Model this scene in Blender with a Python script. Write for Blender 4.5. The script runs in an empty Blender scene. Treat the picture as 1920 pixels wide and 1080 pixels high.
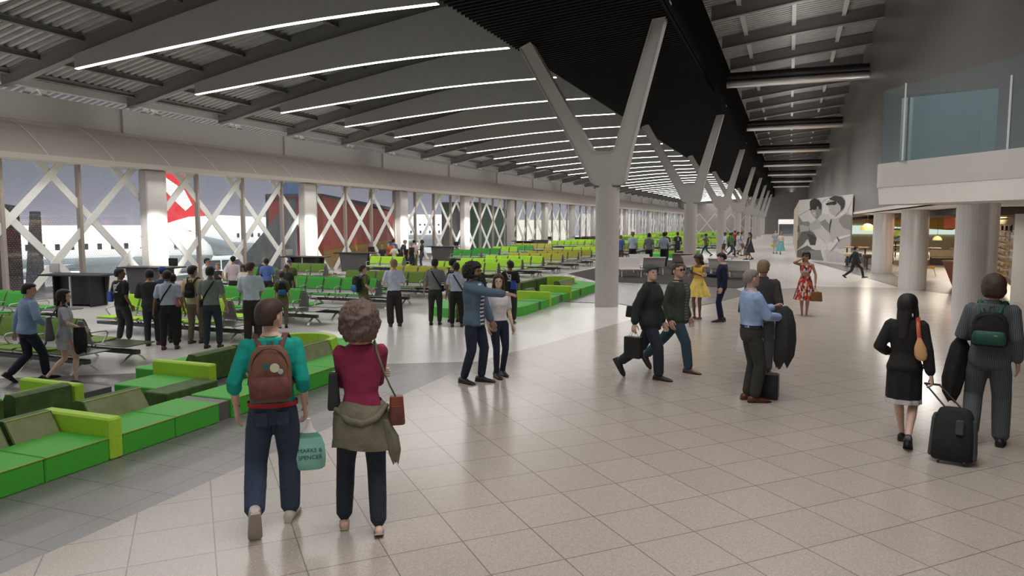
import bpy, math, random
from mathutils import Vector, Matrix
R = math.radians
SC = bpy.context.scene
COL = SC.collection
random.seed(7)

# ---------------------------------------------------------------- camera
F_PX = 1348.0
cam_d = bpy.data.cameras.new('camera')
cam_d.sensor_width = 36.0
cam_d.lens = F_PX / 1920 * 36.0
cam_d.clip_start = 0.05
cam_d.clip_end = 600
cam = bpy.data.objects.new('camera', cam_d)
cam.location = (0, 0, 2.4)
cam.rotation_euler = (R(90 - 5.19), 0, R(21.03))
COL.objects.link(cam)
SC.camera = cam

# ---------------------------------------------------------------- world and exposure
w = bpy.data.worlds.new('sky')
SC.world = w
w.use_nodes = True
nt = w.node_tree
bg = nt.nodes['Background']
tc = nt.nodes.new('ShaderNodeTexCoord')
sx = nt.nodes.new('ShaderNodeSeparateXYZ')
nt.links.new(tc.outputs['Generated'], sx.inputs[0])
cr = nt.nodes.new('ShaderNodeValToRGB')
_e = cr.color_ramp.elements
_e[0].position = 0.0
_e[0].color = (0.46, 0.45, 0.50, 1)
_e[1].position = 1.0
_e[1].color = (0.34, 0.37, 0.40, 1)
for _p, _c in ((0.030, (0.33, 0.32, 0.375)), (0.085, (0.20, 0.225, 0.25)), (0.3, (0.22, 0.24, 0.26))):
    _n = _e.new(_p)
    _n.color = (*_c, 1)
nt.links.new(sx.outputs[2], cr.inputs[0])
nt.links.new(cr.outputs[0], bg.inputs[0])
bg.inputs[1].default_value = 1.0
SC.view_settings.view_transform = 'Standard'
SC.view_settings.look = 'None'
SC.view_settings.gamma = 1
SC.view_settings.use_curve_mapping = False
SC.view_settings.exposure = 0.0


def area_light(name, loc, size, power, col=(1, 1, 1), rot=(0, 0, 0), sy=None, spread=180):
    d = bpy.data.lights.new(name, 'AREA')
    d.energy = power
    d.color = col
    d.size = size
    d.spread = R(spread)
    if sy:
        d.shape = 'RECTANGLE'
        d.size_y = sy
    o = bpy.data.objects.new(name, d)
    o.location = loc
    o.rotation_euler = rot
    COL.objects.link(o)
    return o


def spot_light(name, loc, target, power, angle, col=(1, 1, 1), rad=0.05, blend=0.6):
    d = bpy.data.lights.new(name, 'SPOT')
    d.energy = power
    d.color = col
    d.spot_size = R(angle)
    d.spot_blend = blend
    d.shadow_soft_size = rad
    o = bpy.data.objects.new(name, d)
    o.location = loc
    v = Vector(target) - Vector(loc)
    o.rotation_euler = v.to_track_quat('-Z', 'Y').to_euler()
    COL.objects.link(o)
    return o


# sunlight on the apron outside the facade
sun_d = bpy.data.lights.new('sun', 'SUN')
sun_d.energy = 7.5
sun_d.angle = R(4)
sun_d.color = (1.0, 0.97, 0.92)
sun_o = bpy.data.objects.new('sun', sun_d)
sun_o.rotation_euler = Vector((-0.42, 0.45, -0.95)).to_track_quat('-Z', 'Y').to_euler()
COL.objects.link(sun_o)
# fill lights added over the concourse and the lounge, without fittings
for _i in range(9):
    area_light('concourse_fill', (-0.6, 3.0 + _i * 18.5, 9.0), 4.0, 500, (1, .95, .92), sy=14.0, spread=125)
for _i in range(9):
    area_light('lounge_fill', (-14.0, 11.0 + _i * 18.5, 6.6), 7.0, 520, (1, .955, .935), sy=14.0)
# upward fill lights added to brighten the roof, without fittings
for _i in range(9):
    area_light('roof_fill', (-21.9, 9.0 + _i * 18.5, 5.75), 0.5, 60, (1, .97, .93), rot=(0, R(158), 0), sy=17.0)
    area_light('roof_fill', (0.2, 29.5 + _i * 18.5, 8.9), 0.5, 80, (1, .96, .93), rot=(0, R(180), 0), sy=16.0, spread=150)
    area_light('facade_fill', (-20.75, 9.0 + _i * 18.5, 4.2), 0.3, 230, (1, .985, .95), rot=(0, R(-28), 0), sy=17.0)  # wash added to brighten the bracing and mullions


for _i, (_y, _z) in enumerate(((25.0, 2.82), (34.2, 2.82), (43.5, 2.82))):
    area_light('shopfront_fill', (4.1, _y, _z), 0.5, 80, (1, .96, .9), sy=3.0)  # fill added to brighten the round columns and shop front
spot_light('balcony_fill', (-2.6, 6.5, 7.2), (2.4, 14.4, 3.2), 900, 34, (1, .97, .93), 0.3, 0.9)  # spot added to brighten the white band of the balcony


# ---------------------------------------------------------------- materials
MATS = {}


def mat(name, col, rough=0.5, metal=0.0, var=0.0, scale=20.0, bump=0.0, emit=None, es=1.0, spec=0.5, col2=None, alpha=None, coat=0.0, stretch=None, bdist=0.01):
    """procedural material: principled with a noise that varies colour and bump"""
    if name in MATS:
        return MATS[name]
    m = bpy.data.materials.new(name)
    m.use_nodes = True
    n = m.node_tree.nodes
    l = m.node_tree.links
    b = n['Principled BSDF']
    c = (*col, 1)
    b.inputs['Base Color'].default_value = c
    b.inputs['Roughness'].default_value = rough
    b.inputs['Metallic'].default_value = metal
    b.inputs['Specular IOR Level'].default_value = spec
    if coat:
        b.inputs['Coat Weight'].default_value = coat
        b.inputs['Coat Roughness'].default_value = 0.1
    if emit:
        b.inputs['Emission Color'].default_value = (*emit, 1)
        b.inputs['Emission Strength'].default_value = es
    if var > 0 or bump > 0 or col2:
        t = n.new('ShaderNodeTexCoord')
        mp = n.new('ShaderNodeMapping')
        if stretch:
            mp.inputs['Scale'].default_value = stretch
        l.new(t.outputs['Object'], mp.inputs[0])
        no = n.new('ShaderNodeTexNoise')
        no.inputs['Scale'].default_value = scale
        no.inputs['Detail'].default_value = 4
        l.new(mp.outputs[0], no.inputs['Vector'])
        if var > 0 or col2:
            r = n.new('ShaderNodeValToRGB')
            k = 1 - var
            k2 = 1 + var
            r.color_ramp.elements[0].position = 0.3
            r.color_ramp.elements[1].position = 0.7
            r.color_ramp.elements[0].color = (col[0] * k, col[1] * k, col[2] * k, 1)
            cc = col2 if col2 else (min(1, col[0] * k2), min(1, col[1] * k2), min(1, col[2] * k2))
            r.color_ramp.elements[1].color = (*cc, 1)
            l.new(no.outputs[0], r.inputs[0])
            l.new(r.outputs[0], b.inputs['Base Color'])
        if bump > 0:
            bp = n.new('ShaderNodeBump')
            bp.inputs['Strength'].default_value = bump
            bp.inputs['Distance'].default_value = bdist
            l.new(no.outputs[0], bp.inputs['Height'])
            l.new(bp.outputs[0], b.inputs['Normal'])
    MATS[name] = m
    return m


def glass_mat(name, tint, refl=0.12, rough=0.02, dots=False):
    if name in MATS:
        return MATS[name]
    m = bpy.data.materials.new(name)
    m.use_nodes = True
    n = m.node_tree.nodes
    l = m.node_tree.links
    n.clear()
    out = n.new('ShaderNodeOutputMaterial')
    tr = n.new('ShaderNodeBsdfTransparent')
    tr.inputs[0].default_value = (*tint, 1)
    gl = n.new('ShaderNodeBsdfGlossy')
    gl.inputs['Roughness'].default_value = rough
    gl.inputs['Color'].default_value = (.9, .95, 1, 1)
    mx = n.new('ShaderNodeMixShader')
    mx.inputs[0].default_value = refl
    l.new(tr.outputs[0], mx.inputs[1])
    l.new(gl.outputs[0], mx.inputs[2])
    last = mx
    if dots:
        t = n.new('ShaderNodeTexCoord')
        sp = n.new('ShaderNodeSeparateXYZ')
        l.new(t.outputs['Object'], sp.inputs[0])
        # small round frit dots on a staggered grid in the y/z plane
        def mth(op, a, b_=None):
            x = n.new('ShaderNodeMath')
            x.operation = op
            if isinstance(a, (int, float)):
                x.inputs[0].default_value = a
            else:
                l.new(a, x.inputs[0])
            if b_ is not None:
                if isinstance(b_, (int, float)):
                    x.inputs[1].default_value = b_
                else:
                    l.new(b_, x.inputs[1])
            return x.outputs[0]
        zz = mth('MULTIPLY', sp.outputs[2], 16.0)
        row = mth('FLOOR', zz)
        off = mth('MULTIPLY', row, 0.5)
        yy = mth('ADD', mth('MULTIPLY', sp.outputs[1], 11.0), off)
        fy = mth('SUBTRACT', mth('FRACT', yy), 0.5)
        fz = mth('SUBTRACT', mth('FRACT', zz), 0.5)
        d2 = mth('ADD', mth('MULTIPLY', fy, fy), mth('MULTIPLY', fz, fz))
        dot = mth('LESS_THAN', d2, 0.085)
        fac = mth('MULTIPLY', dot, 0.20)
        df = n.new('ShaderNodeBsdfTranslucent')
        df.inputs[0].default_value = (.85, .85, .86, 1)
        m2 = n.new('ShaderNodeMixShader')
        l.new(fac, m2.inputs[0])
        l.new(mx.outputs[0], m2.inputs[1])
        l.new(df.outputs[0], m2.inputs[2])
        last = m2
    l.new(last.outputs[0], out.inputs[0])
    MATS[name] = m
    return m


def tile_mat(name, col, grout, size, angle, origin=(0, 0), rough=0.16, var=0.06, gw=0.012, speck=0.12):
    m = bpy.data.materials.new(name)
    m.use_nodes = True
    n = m.node_tree.nodes
    l = m.node_tree.links
    b = n['Principled BSDF']
    t = n.new('ShaderNodeTexCoord')
    mp = n.new('ShaderNodeMapping')
    mp.vector_type = 'TEXTURE'
    mp.inputs['Location'].default_value = (*origin, 0)
    mp.inputs['Rotation'].default_value = (0, 0, angle)
    mp.inputs['Scale'].default_value = (size, size, 1)
    l.new(t.outputs['Object'], mp.inputs[0])
    br = n.new('ShaderNodeTexBrick')
    br.offset = 0.0
    br.squash = 1.0
    br.inputs['Scale'].default_value = 1.0
    br.inputs['Brick Width'].default_value = 1.0
    br.inputs['Row Height'].default_value = 1.0
    br.inputs['Mortar Size'].default_value = gw
    br.inputs['Mortar Smooth'].default_value = 0.3
    br.inputs['Color1'].default_value = (*[c * (1 - var) for c in col], 1)
    br.inputs['Color2'].default_value = (*[min(1, c * (1 + var)) for c in col], 1)
    br.inputs['Mortar'].default_value = (*grout, 1)
    l.new(mp.outputs[0], br.inputs['Vector'])
    no = n.new('ShaderNodeTexNoise')
    no.inputs['Scale'].default_value = 90
    no.inputs['Detail'].default_value = 3
    l.new(t.outputs['Object'], no.inputs['Vector'])
    mr = n.new('ShaderNodeMapRange')
    mr.inputs[1].default_value = 0.35
    mr.inputs[2].default_value = 0.65
    mr.inputs[3].default_value = 1 - speck
    mr.inputs[4].default_value = 1 + speck
    l.new(no.outputs[0], mr.inputs[0])
    mx = n.new('ShaderNodeMix')
    mx.data_type = 'RGBA'
    mx.blend_type = 'MULTIPLY'
    mx.inputs[0].default_value = 1.0
    l.new(br.outputs[0], mx.inputs[6])
    l.new(mr.outputs[0], mx.inputs[7])
    l.new(mx.outputs[2], b.inputs['Base Color'])
    b.inputs['Roughness'].default_value = rough
    b.inputs['Specular IOR Level'].default_value = 0.55
    return m


# ---------------------------------------------------------------- mesh builder
class MB:
    def __init__(s):
        s.v = []
        s.f = []
        s.m = []
        s.sm = []

    def add(s, vs, fs, mi=0, smooth=False):
        o = len(s.v)
        s.v += [tuple(p) for p in vs]
        for f in fs:
            s.f.append(tuple(i + o for i in f))
            s.m.append(mi)
            s.sm.append(smooth)
        return s

    def box(s, x0, x1, y0, y1, z0, z1, mi=0, M=None):
        vs = [(x0, y0, z0), (x1, y0, z0), (x1, y1, z0), (x0, y1, z0), (x0, y0, z1), (x1, y0, z1), (x1, y1, z1), (x0, y1, z1)]
        if M:
            vs = [M @ Vector(v) for v in vs]
        return s.add(vs, [(0, 3, 2, 1), (4, 5, 6, 7), (0, 1, 5, 4), (1, 2, 6, 5), (2, 3, 7, 6), (3, 0, 4, 7)], mi)

    def cbox(s, x0, x1, y0, y1, z0, z1, c=0.01, mi=0, M=None):
        """box with chamfered edges"""
        vs = []
        fs = []
        X = (x0, x1)
        Y = (y0, y1)
        Z = (z0, z1)
        idx = {}
        for i in (0, 1):
            for j in (0, 1):
                for k in (0, 1):
                    sx_ = c if i == 0 else -c
                    sy_ = c if j == 0 else -c
                    sz_ = c if k == 0 else -c
                    idx[i, j, k, 0] = len(vs)
                    vs.append((X[i], Y[j] + sy_, Z[k] + sz_))
                    idx[i, j, k, 1] = len(vs)
                    vs.append((X[i] + sx_, Y[j], Z[k] + sz_))
                    idx[i, j, k, 2] = len(vs)
                    vs.append((X[i] + sx_, Y[j] + sy_, Z[k]))
        g = lambda *a: idx[a]
        for i in (0, 1):
            q = [g(i, 0, 0, 0), g(i, 1, 0, 0), g(i, 1, 1, 0), g(i, 0, 1, 0)]
            fs.append(q if i else q[::-1])
            q = [g(0, i, 0, 1), g(0, i, 1, 1), g(1, i, 1, 1), g(1, i, 0, 1)]
            fs.append(q if i else q[::-1])
            q = [g(0, 0, i, 2), g(1, 0, i, 2), g(1, 1, i, 2), g(0, 1, i, 2)]
            fs.append(q if i else q[::-1])
        for i in (0, 1):
            for j in (0, 1):
                q = [g(i, j, 0, 0), g(i, j, 1, 0), g(i, j, 1, 1), g(i, j, 0, 1)]
                fs.append(q if (i ^ j) else q[::-1])
                q = [g(i, 0, j, 0), g(i, 0, j, 2), g(i, 1, j, 2), g(i, 1, j, 0)]
                fs.append(q if (i ^ j) else q[::-1])
                q = [g(0, i, j, 1), g(1, i, j, 1), g(1, i, j, 2), g(0, i, j, 2)]
                fs.append(q if (i ^ j) else q[::-1])
        for i in (0, 1):
            for j in (0, 1):
                for k in (0, 1):
                    q = [g(i, j, k, 0), g(i, j, k, 1), g(i, j, k, 2)]
                    fs.append(q if (i ^ j ^ k) else q[::-1])
        if M:
            vs = [M @ Vector(v) for v in vs]
        return s.add(vs, fs, mi)

    def prism(s, poly, axis, a, b, mi=0, smooth=False, M=None):
        """poly (2D) extruded along axis 'x','y' or 'z' from a to b"""
        def P(u, v, t):
            return {'x': (t, u, v), 'y': (u, t, v), 'z': (u, v, t)}[axis]
        n = len(poly)
        vs = [P(u, v, a) for u, v in poly] + [P(u, v, b) for u, v in poly]
        if M:
            vs = [M @ Vector(v) for v in vs]
        fs = [(i, (i + 1) % n, n + (i + 1) % n, n + i) for i in range(n)]
        s.add(vs, fs, mi, smooth)
        s.add(vs, [tuple(range(n))[::-1], tuple(range(n, 2 * n))], mi)
        return s

    def loft(s, rings, mi=0, smooth=True, cap=True, closed=True):
        n = len(rings[0])
        vs = [p for r in rings for p in r]
        fs = []
        for k in range(len(rings) - 1):
            for i in range(n if closed else n - 1):
                j = (i + 1) % n
                fs.append((k * n + i, k * n + j, (k + 1) * n + j, (k + 1) * n + i))
        s.add(vs, fs, mi, smooth)
        if cap and closed:
            s.add(rings[0], [tuple(range(n))[::-1]], mi, False)
            s.add(rings[-1], [tuple(range(n))], mi, False)
        return s

    def tube(s, pts, r, n=8, mi=0, smooth=True, cap=True):
        pts = [Vector(p) for p in pts]
        rings = []
        up = None
        for i, p in enumerate(pts):
            d = (pts[min(i + 1, len(pts) - 1)] - pts[max(i - 1, 0)])
            if d.length < 1e-9:
                d = Vector((0, 0, 1))
            d.normalize()
            if up is None:
                up = Vector((0, 0, 1)) if abs(d.z) < 0.9 else Vector((1, 0, 0))
            u = d.cross(up)
            if u.length < 1e-6:
                u = d.cross(Vector((0, 1, 0)))
            u.normalize()
            up = u.cross(d).normalized()
            rr = r[i] if isinstance(r, (list, tuple)) else r
            rings.append([p + (u * math.cos(2 * math.pi * k / n) + up * math.sin(2 * math.pi * k / n)) * rr for k in range(n)])
        return s.loft(rings, mi, smooth, cap)

    def cyl(s, cx, cy, z0, z1, r0, r1=None, n=24, mi=0, smooth=True):
        r1 = r0 if r1 is None else r1
        ring = lambda z, r: [(cx + r * math.cos(2 * math.pi * k / n), cy + r * math.sin(2 * math.pi * k / n), z) for k in range(n)]
        return s.loft([ring(z0, r0), ring(z1, r1)], mi, smooth)

    def lathe(s, prof, cx=0, cy=0, n=20, mi=0, smooth=True, cap=True):
        return s.loft([[(cx + r * math.cos(2 * math.pi * k / n), cy + r * math.sin(2 * math.pi * k / n), z) for k in range(n)] for r, z in prof], mi, smooth, cap)

    def build(s, name, mats, parent=None, loc=None, recentre=False, label=None, cat=None, group=None, kind=None):
        me = bpy.data.meshes.new(name)
        off = Vector((0, 0, 0))
        if recentre and s.v:
            xs = [p[0] for p in s.v]
            ys = [p[1] for p in s.v]
            zs = [p[2] for p in s.v]
            off = Vector(((min(xs) + max(xs)) / 2, (min(ys) + max(ys)) / 2, min(zs)))
        vs = [(p[0] - off.x, p[1] - off.y, p[2] - off.z) for p in s.v] if recentre else s.v
        me.from_pydata(vs, [], s.f)
        me.polygons.foreach_set('material_index', s.m)
        me.polygons.foreach_set('use_smooth', s.sm)
        if not isinstance(mats, (list, tuple)):
            mats = [mats]
        for mm in mats:
            me.materials.append(mm)
        me.update()
        o = bpy.data.objects.new(name, me)
        COL.objects.link(o)
        if parent:
            o.parent = parent
        if recentre:
            o.location = off
        if loc:
            o.location = loc
        tag(o, label, cat, group, kind)
        return o


def tag(o, label=None, cat=None, group=None, kind=None):
    if label:
        o['label'] = label
    if cat:
        o['category'] = cat
    if group:
        o['group'] = group
    if kind:
        o['kind'] = kind
    return o


def thing(name, label, cat, loc=(0, 0, 0), rz=0, group=None):
    o = bpy.data.objects.new(name, None)
    o.empty_display_size = 0.1
    COL.objects.link(o)
    o.location = loc
    o.rotation_euler = (0, 0, rz)
    return tag(o, label, cat, group)


def dup(root, loc, rz=0, label=None, group=None, ovr=None):
    """copy a thing with copies of its parts and sub-parts"""
    r = root.copy()
    COL.objects.link(r)
    r.location = loc
    r.rotation_euler = (0, 0, rz)
    if label:
        r['label'] = label
    if group:
        r['group'] = group
    for ch in list(root.children):
        c = ch.copy()
        COL.objects.link(c)
        c.parent = r
        for g in ch.children:
            d = g.copy()
            COL.objects.link(d)
            d.parent = c
    return r


def lerp_tab(tab, x):
    if x <= tab[0][0]:
        return tab[0][1]
    for (a, b), (c, d) in zip(tab, tab[1:]):
        if x <= c:
            return b + (d - b) * (x - a) / (c - a)
    return tab[-1][1]


ORD = ['first', 'second', 'third', 'fourth', 'fifth', 'sixth', 'seventh', 'eighth', 'ninth', 'tenth', 'eleventh', 'twelfth',
       'thirteenth', 'fourteenth', 'fifteenth', 'sixteenth', 'seventeenth', 'eighteenth', 'nineteenth', 'twentieth',
       'twenty-first', 'twenty-second', 'twenty-third', 'twenty-fourth', 'twenty-fifth', 'twenty-sixth', 'twenty-seventh',
       'twenty-eighth', 'twenty-ninth', 'thirtieth', 'thirty-first', 'thirty-second', 'thirty-third', 'thirty-fourth', 'thirty-fifth', 'thirty-sixth', 'thirty-seventh', 'thirty-eighth', 'thirty-ninth', 'fortieth']
# ================================================================ materials of the building
M_white_floor = tile_mat('white_terrazzo', (0.72, 0.695, 0.67), (0.50, 0.48, 0.46), 0.57, 0, (-5.18, 4.09), 0.22, 0.03, 0.008, 0.10)
M_beige_floor = tile_mat('beige_tile', (0.44, 0.395, 0.35), (0.22, 0.185, 0.16), 0.57, R(45), (-2.63, 5.96), 0.20, 0.03, 0.010, 0.14)
M_grey_floor = tile_mat('grey_tile', (0.205, 0.197, 0.193), (0.10, 0.095, 0.095), 0.575, 0, (-5.18, 4.09), 0.27, 0.03, 0.010, 0.12)
M_conc = mat('column_concrete', (0.50, 0.475, 0.45), 0.75, var=0.10, scale=35, bump=0.15)
M_conc_d = mat('wall_concrete', (0.45, 0.425, 0.405), 0.8, var=0.07, scale=25, bump=0.1)
M_canopy = mat('canopy_panel', (0.60, 0.535, 0.485), 0.6, var=0.06, scale=60)
M_steel = mat('grey_painted_steel', (0.20, 0.19, 0.185), 0.55, var=0.05, scale=6)
M_vsteel = mat('light_painted_steel', (0.50, 0.475, 0.465), 0.5, var=0.03, scale=40)
M_fin = mat('baffle_grey', (0.36, 0.35, 0.345), 0.6, var=0.04, scale=8)
M_deck = mat('metal_deck', (0.42, 0.41, 0.40), 0.42, 0.1, var=0.1, scale=3)
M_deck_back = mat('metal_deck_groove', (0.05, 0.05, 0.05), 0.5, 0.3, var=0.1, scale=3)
M_black = mat('black_slat', (0.006, 0.006, 0.006), 0.95, spec=0.05)
M_lamp = mat('light_strip_diffuser', (1, 1, 1), 0.5, emit=(1, .985, .96), es=7.0)
M_wall_r = mat('polished_plaster', (0.17, 0.16, 0.15), 0.36, var=0.05, scale=1.5)
M_white = mat('white_plaster', (0.78, 0.745, 0.71), 0.6, var=0.02, scale=10)
M_balc_grey = mat('balcony_fascia_grey', (0.56, 0.53, 0.515), 0.55, var=0.03, scale=80)
M_mull = mat('mullion_bronze', (0.40, 0.345, 0.30), 0.45, 0.2, var=0.15, scale=60)
M_brace = mat('brace_white', (0.82, 0.82, 0.78), 0.5, var=0.02, scale=5)
M_carpet = mat('carpet_brown', (0.055, 0.048, 0.042), 0.95, var=0.2, scale=60, bump=0.4)
M_dark = mat('dark_metal', (0.03, 0.028, 0.027), 0.4, 0.5, var=0.1, scale=20)
M_chrome = mat('tube_chrome', (0.55, 0.53, 0.52), 0.28, 0.9, var=0.1, scale=2, stretch=(0.2, 6, 6))
M_rcol = mat('brushed_column', (0.66, 0.63, 0.62), 0.38, 0.3, var=0.12, scale=3, stretch=(12, 12, 0.05))
M_end = mat('end_wall_grey', (0.27, 0.25, 0.235), 0.8, var=0.08, scale=2)

Y0, Y1 = -1.5, 166.0


def flat(name, poly, z, m):
    b = MB()
    b.add([(x, y, z) for x, y in poly], [tuple(range(len(poly)))])
    return b.build(name, m, kind='structure')


# floors: slab top is the light terrazzo, the other zones are thin layers of tile
b = MB().box(-23.6, 16.5, Y0, Y1, -0.25, 0.0)
b.build('floor', M_white_floor, kind='structure')
beige = [(-4.965, Y0), (-4.965, 10.6), (-4.87, 11.85), (-4.55, 13.0), (-4.28, 14.2), (-3.86, 16.3), (-3.5, 18.2), (-3.2, 19.7), (-2.56, 20.6), (-1.95, 22.4), (-1.27, 25.3),
         (-0.4, 27.6), (1.0, 29.2), (2.6, 29.6), (3.9, 29.8), (5.2, 27.8), (6.6, 25.6), (6.6, Y0)]
flat('floor', beige, 0.004, M_beige_floor)
greyL = [(-4.965, Y0), (-4.965, 10.6), (-4.93, 11.25), (-5.26, 11.1), (-6.41, 10.47), (-9.44, 8.56), (-10.8, 7.69), (-13.0, 6.3), (-13.0, Y0)]
flat('floor', greyL[::-1], 0.004, M_grey_floor)
greyC = [(-6.7, 20.85), (-4.65, 20.9), (-3.4, 19.75), (-2.56, 20.6), (-1.95, 22.4), (-1.27, 25.3), (-1.75, 27.3), (-3.57, 28.15), (-6.33, 28.45), (-7.43, 28.85), (-9.6, 32.3), (-9.6, 27)]
flat('floor', greyC[::-1], 0.012, M_grey_floor)
greyR = [(1.3, 48.7), (2.0, 43.5), (2.9, 37.5), (3.4, 33.5), (3.93, 29.8), (5.2, 27.8), (6.1, 26.0), (6.65, 25.5), (16.4, 25.5), (16.4, 75), (1.3, 75)]
flat('floor', greyR, 0.010, M_grey_floor)
carp = [(-9.6, 32.3), (-7.43, 28.85), (-6.33, 28.45), (-3.57, 28.15), (-1.75, 27.3), (-1.3, 29.0), (-1.6, 36.5), (-3.2, 42), (-6.0, 45.8), (-8.4, 47.4), (-9.2, 44.0)]
b = MB()
b.add([(x, y, 0.022) for x, y in carp], [tuple(range(len(carp)))])
b.build('floor', M_carpet, kind='structure')

# ---------------------------------------------------------------- roof deck, beams, purlins
DECK = [(-25, 6.75), (-23.3, 7.12), (-22.96, 7.20), (-21.6, 7.52), (-19.7, 7.92), (-17.8, 8.28), (-15.9, 8.62), (-14.0, 8.92), (-12, 9.2), (-10, 9.5), (-7.6, 9.8),
        (-3.0, 10.45), (0, 10.85), (3.3, 11.2)]
zdeck = lambda x: lerp_tab(DECK, x)
BEAM_Y = [6.525 + 4.625 * k for k in range(0, 35)]   # 6.5, 11.15, 15.8, 20.4 ...
XS = [-24.9, -23.3, -21.6, -19.7, -17.8, -15.9, -14, -12, -10, -7.6, -5.3, -3, 0, 3.3]
b = MB()
pitch = 0.30
yy = Y0
prof = []
while yy < Y1:
    prof += [(yy, 0.09), (yy + 0.13, 0.09), (yy + 0.16, 0.0), (yy + 0.27, 0.0)]
    yy += pitch
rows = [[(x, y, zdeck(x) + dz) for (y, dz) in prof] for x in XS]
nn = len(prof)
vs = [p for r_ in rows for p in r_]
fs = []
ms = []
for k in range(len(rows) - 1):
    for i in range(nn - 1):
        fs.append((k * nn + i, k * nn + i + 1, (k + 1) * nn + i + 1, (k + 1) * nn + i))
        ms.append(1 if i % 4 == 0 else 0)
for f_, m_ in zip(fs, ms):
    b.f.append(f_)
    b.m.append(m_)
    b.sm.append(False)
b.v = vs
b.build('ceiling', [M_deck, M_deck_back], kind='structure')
# roof slab over the deck
b = MB()
for a_, c_ in zip(XS, XS[1:]):
    za, zc = zdeck(a_) + .12, zdeck(c_) + .12
    b.add([(a_, Y0, za), (c_, Y0, zc), (c_, Y1, zc), (a_, Y1, za), (a_, Y0, za + .3), (c_, Y0, zc + .3), (c_, Y1, zc + .3), (a_, Y1, za + .3)],
          [(0, 3, 2, 1), (4, 5, 6, 7), (0, 1, 5, 4), (2, 3, 7, 6)])
b.build('ceiling', M_deck_back, kind='structure')

GBEAM = 'curved steel roof beams'
XL = [-23.35, -22.4, -21.6, -19.7, -17.8, -15.9, -14, -12, -10, -7.75]
XRr = [-3.0, 0, 3.3]


def beam_mesh(xs, left):
    b = MB()
    top = [(x, zdeck(x) - 0.0) for x in xs]
    bot = [(x, zdeck(x) - (0.52 if not left or x > -23 else 0.42)) for x in xs]
    t = 0.05
    for (x0, z0), (x1, z1), (_, u0), (_, u1) in zip(bot, bot[1:], top, top[1:]):
        b.add([(x0, -t, z0), (x1, -t, z1), (x1, -t, u1), (x0, -t, u0), (x0, t, z0), (x1, t, z1), (x1, t, u1), (x0, t, u0)],
              [(0, 1, 2, 3), (7, 6, 5, 4)])
        for zz0, zz1 in ((z0, z1), (u0 - .03, u1 - .03)):
            fl = 0.12
            b.add([(x0, -fl, zz0), (x1, -fl, zz1), (x1, fl, zz1), (x0, fl, zz0), (x0, -fl, zz0 + .03), (x1, -fl, zz1 + .03), (x1, fl, zz1 + .03), (x0, fl, zz0 + .03)],
                  [(0, 3, 2, 1), (4, 5, 6, 7), (0, 1, 5, 4), (3, 7, 6, 2)])
    for x, z, u in ((bot[0][0], bot[0][1], top[0][1]), (bot[-1][0], bot[-1][1], top[-1][1])):
        b.add([(x, -t, z), (x, t, z), (x, t, u), (x, -t, u)], [(0, 1, 2, 3)])
    return b


bl = beam_mesh(XL, True).build('roof_beam', M_steel)
br_ = beam_mesh(XRr, False).build('roof_beam', M_steel)
k = 0
for i, Y in enumerate(BEAM_Y):
    nm = ORD[i]
    if i == 0:
        o = bl
    else:
        o = bl.copy()
        COL.objects.link(o)
    o.location = (0, Y + 0.12, 0)
    tag(o, 'curved dark grey roof beam over the waiting lounge, %s from the camera end' % nm, 'roof beam', 'roof beams over the lounge')
    if i >= 5:
        if i == 5:
            o = br_
        else:
            o = br_.copy()
            COL.objects.link(o)
        o.location = (0, Y - 0.9, 0)
        tag(o, 'grey roof beam between black ceiling and right wall, %s from the camera' % ORD[i - 5], 'roof beam', 'roof beams over the walkway')

# purlins run between beams: each row is one continuous steel
PX = [-22.96, -21.6, -19.7, -17.8, -15.9, -14.0, -12.1, -10.2, -8.5, -2.0, -0.1, 1.8]
for i, x in enumerate(PX):
    z = zdeck(x)
    b = MB()
    s_ = (zdeck(x + .1) - zdeck(x - .1)) / .2
    ys, ye = (2.0, Y1)
    b.box(x - .08, x + .08, ys, ye, z - .17, z - .15)
    b.box(x - .015, x + .015, ys, ye, z - .15, z)
    b.box(x - .08, x + .08, ys, ye, z - .02, z + 0.0)
    side = 'left wall' if i < 9 else 'black ceiling'
    lab = ('long grey purlin under the metal deck, %s out from the left wall' % ORD[i]) if i < 9 else ('light grey purlin right of the black ceiling, %s from it' % ORD[i - 9])
    b.build('roof_purlin', M_steel if i < 9 else M_vsteel, label=lab, cat='purlin', group='roof purlins')

# ---------------------------------------------------------------- curved light baffles
FINB = [(-19.87, 6.95), (-18.3, 7.08), (-16.6, 7.22), (-14.9, 7.34), (-13.8, 7.42), (-12.4, 7.49), (-11.2, 7.53), (-9.6, 7.56), (-7.92, 7.56)]
b = MB()
xs = [p[0] for p in FINB]
fb = [p[1] for p in FINB]
ft = [max(p[1] + .14, zdeck(p[0]) - 0.55) for p in FINB]
t = 0.07
for i in range(len(xs) - 1):
    b.add([(xs[i], -t, fb[i]), (xs[i + 1], -t, fb[i + 1]), (xs[i + 1], -t, ft[i + 1]), (xs[i], -t, ft[i]),
           (xs[i], t, fb[i]), (xs[i + 1], t, fb[i + 1]), (xs[i + 1], t, ft[i + 1]), (xs[i], t, ft[i])],
          [(0, 1, 2, 3), (7, 6, 5, 4), (0, 4, 5, 1), (3, 2, 6, 7)])
b.add([(xs[0], -t, fb[0]), (xs[0], t, fb[0]), (xs[0], t, ft[0]), (xs[0], -t, ft[0])], [(0, 3, 2, 1)])
b.add([(xs[-1], -t, fb[-1]), (xs[-1], t, fb[-1]), (xs[-1], t, ft[-1]), (xs[-1], -t, ft[-1])], [(0, 1, 2, 3)])
root0 = thing('light_baffle', '', 'ceiling light')
panel0 = b.build('baffle_panel', M_fin, root0)
b = MB()
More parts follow.
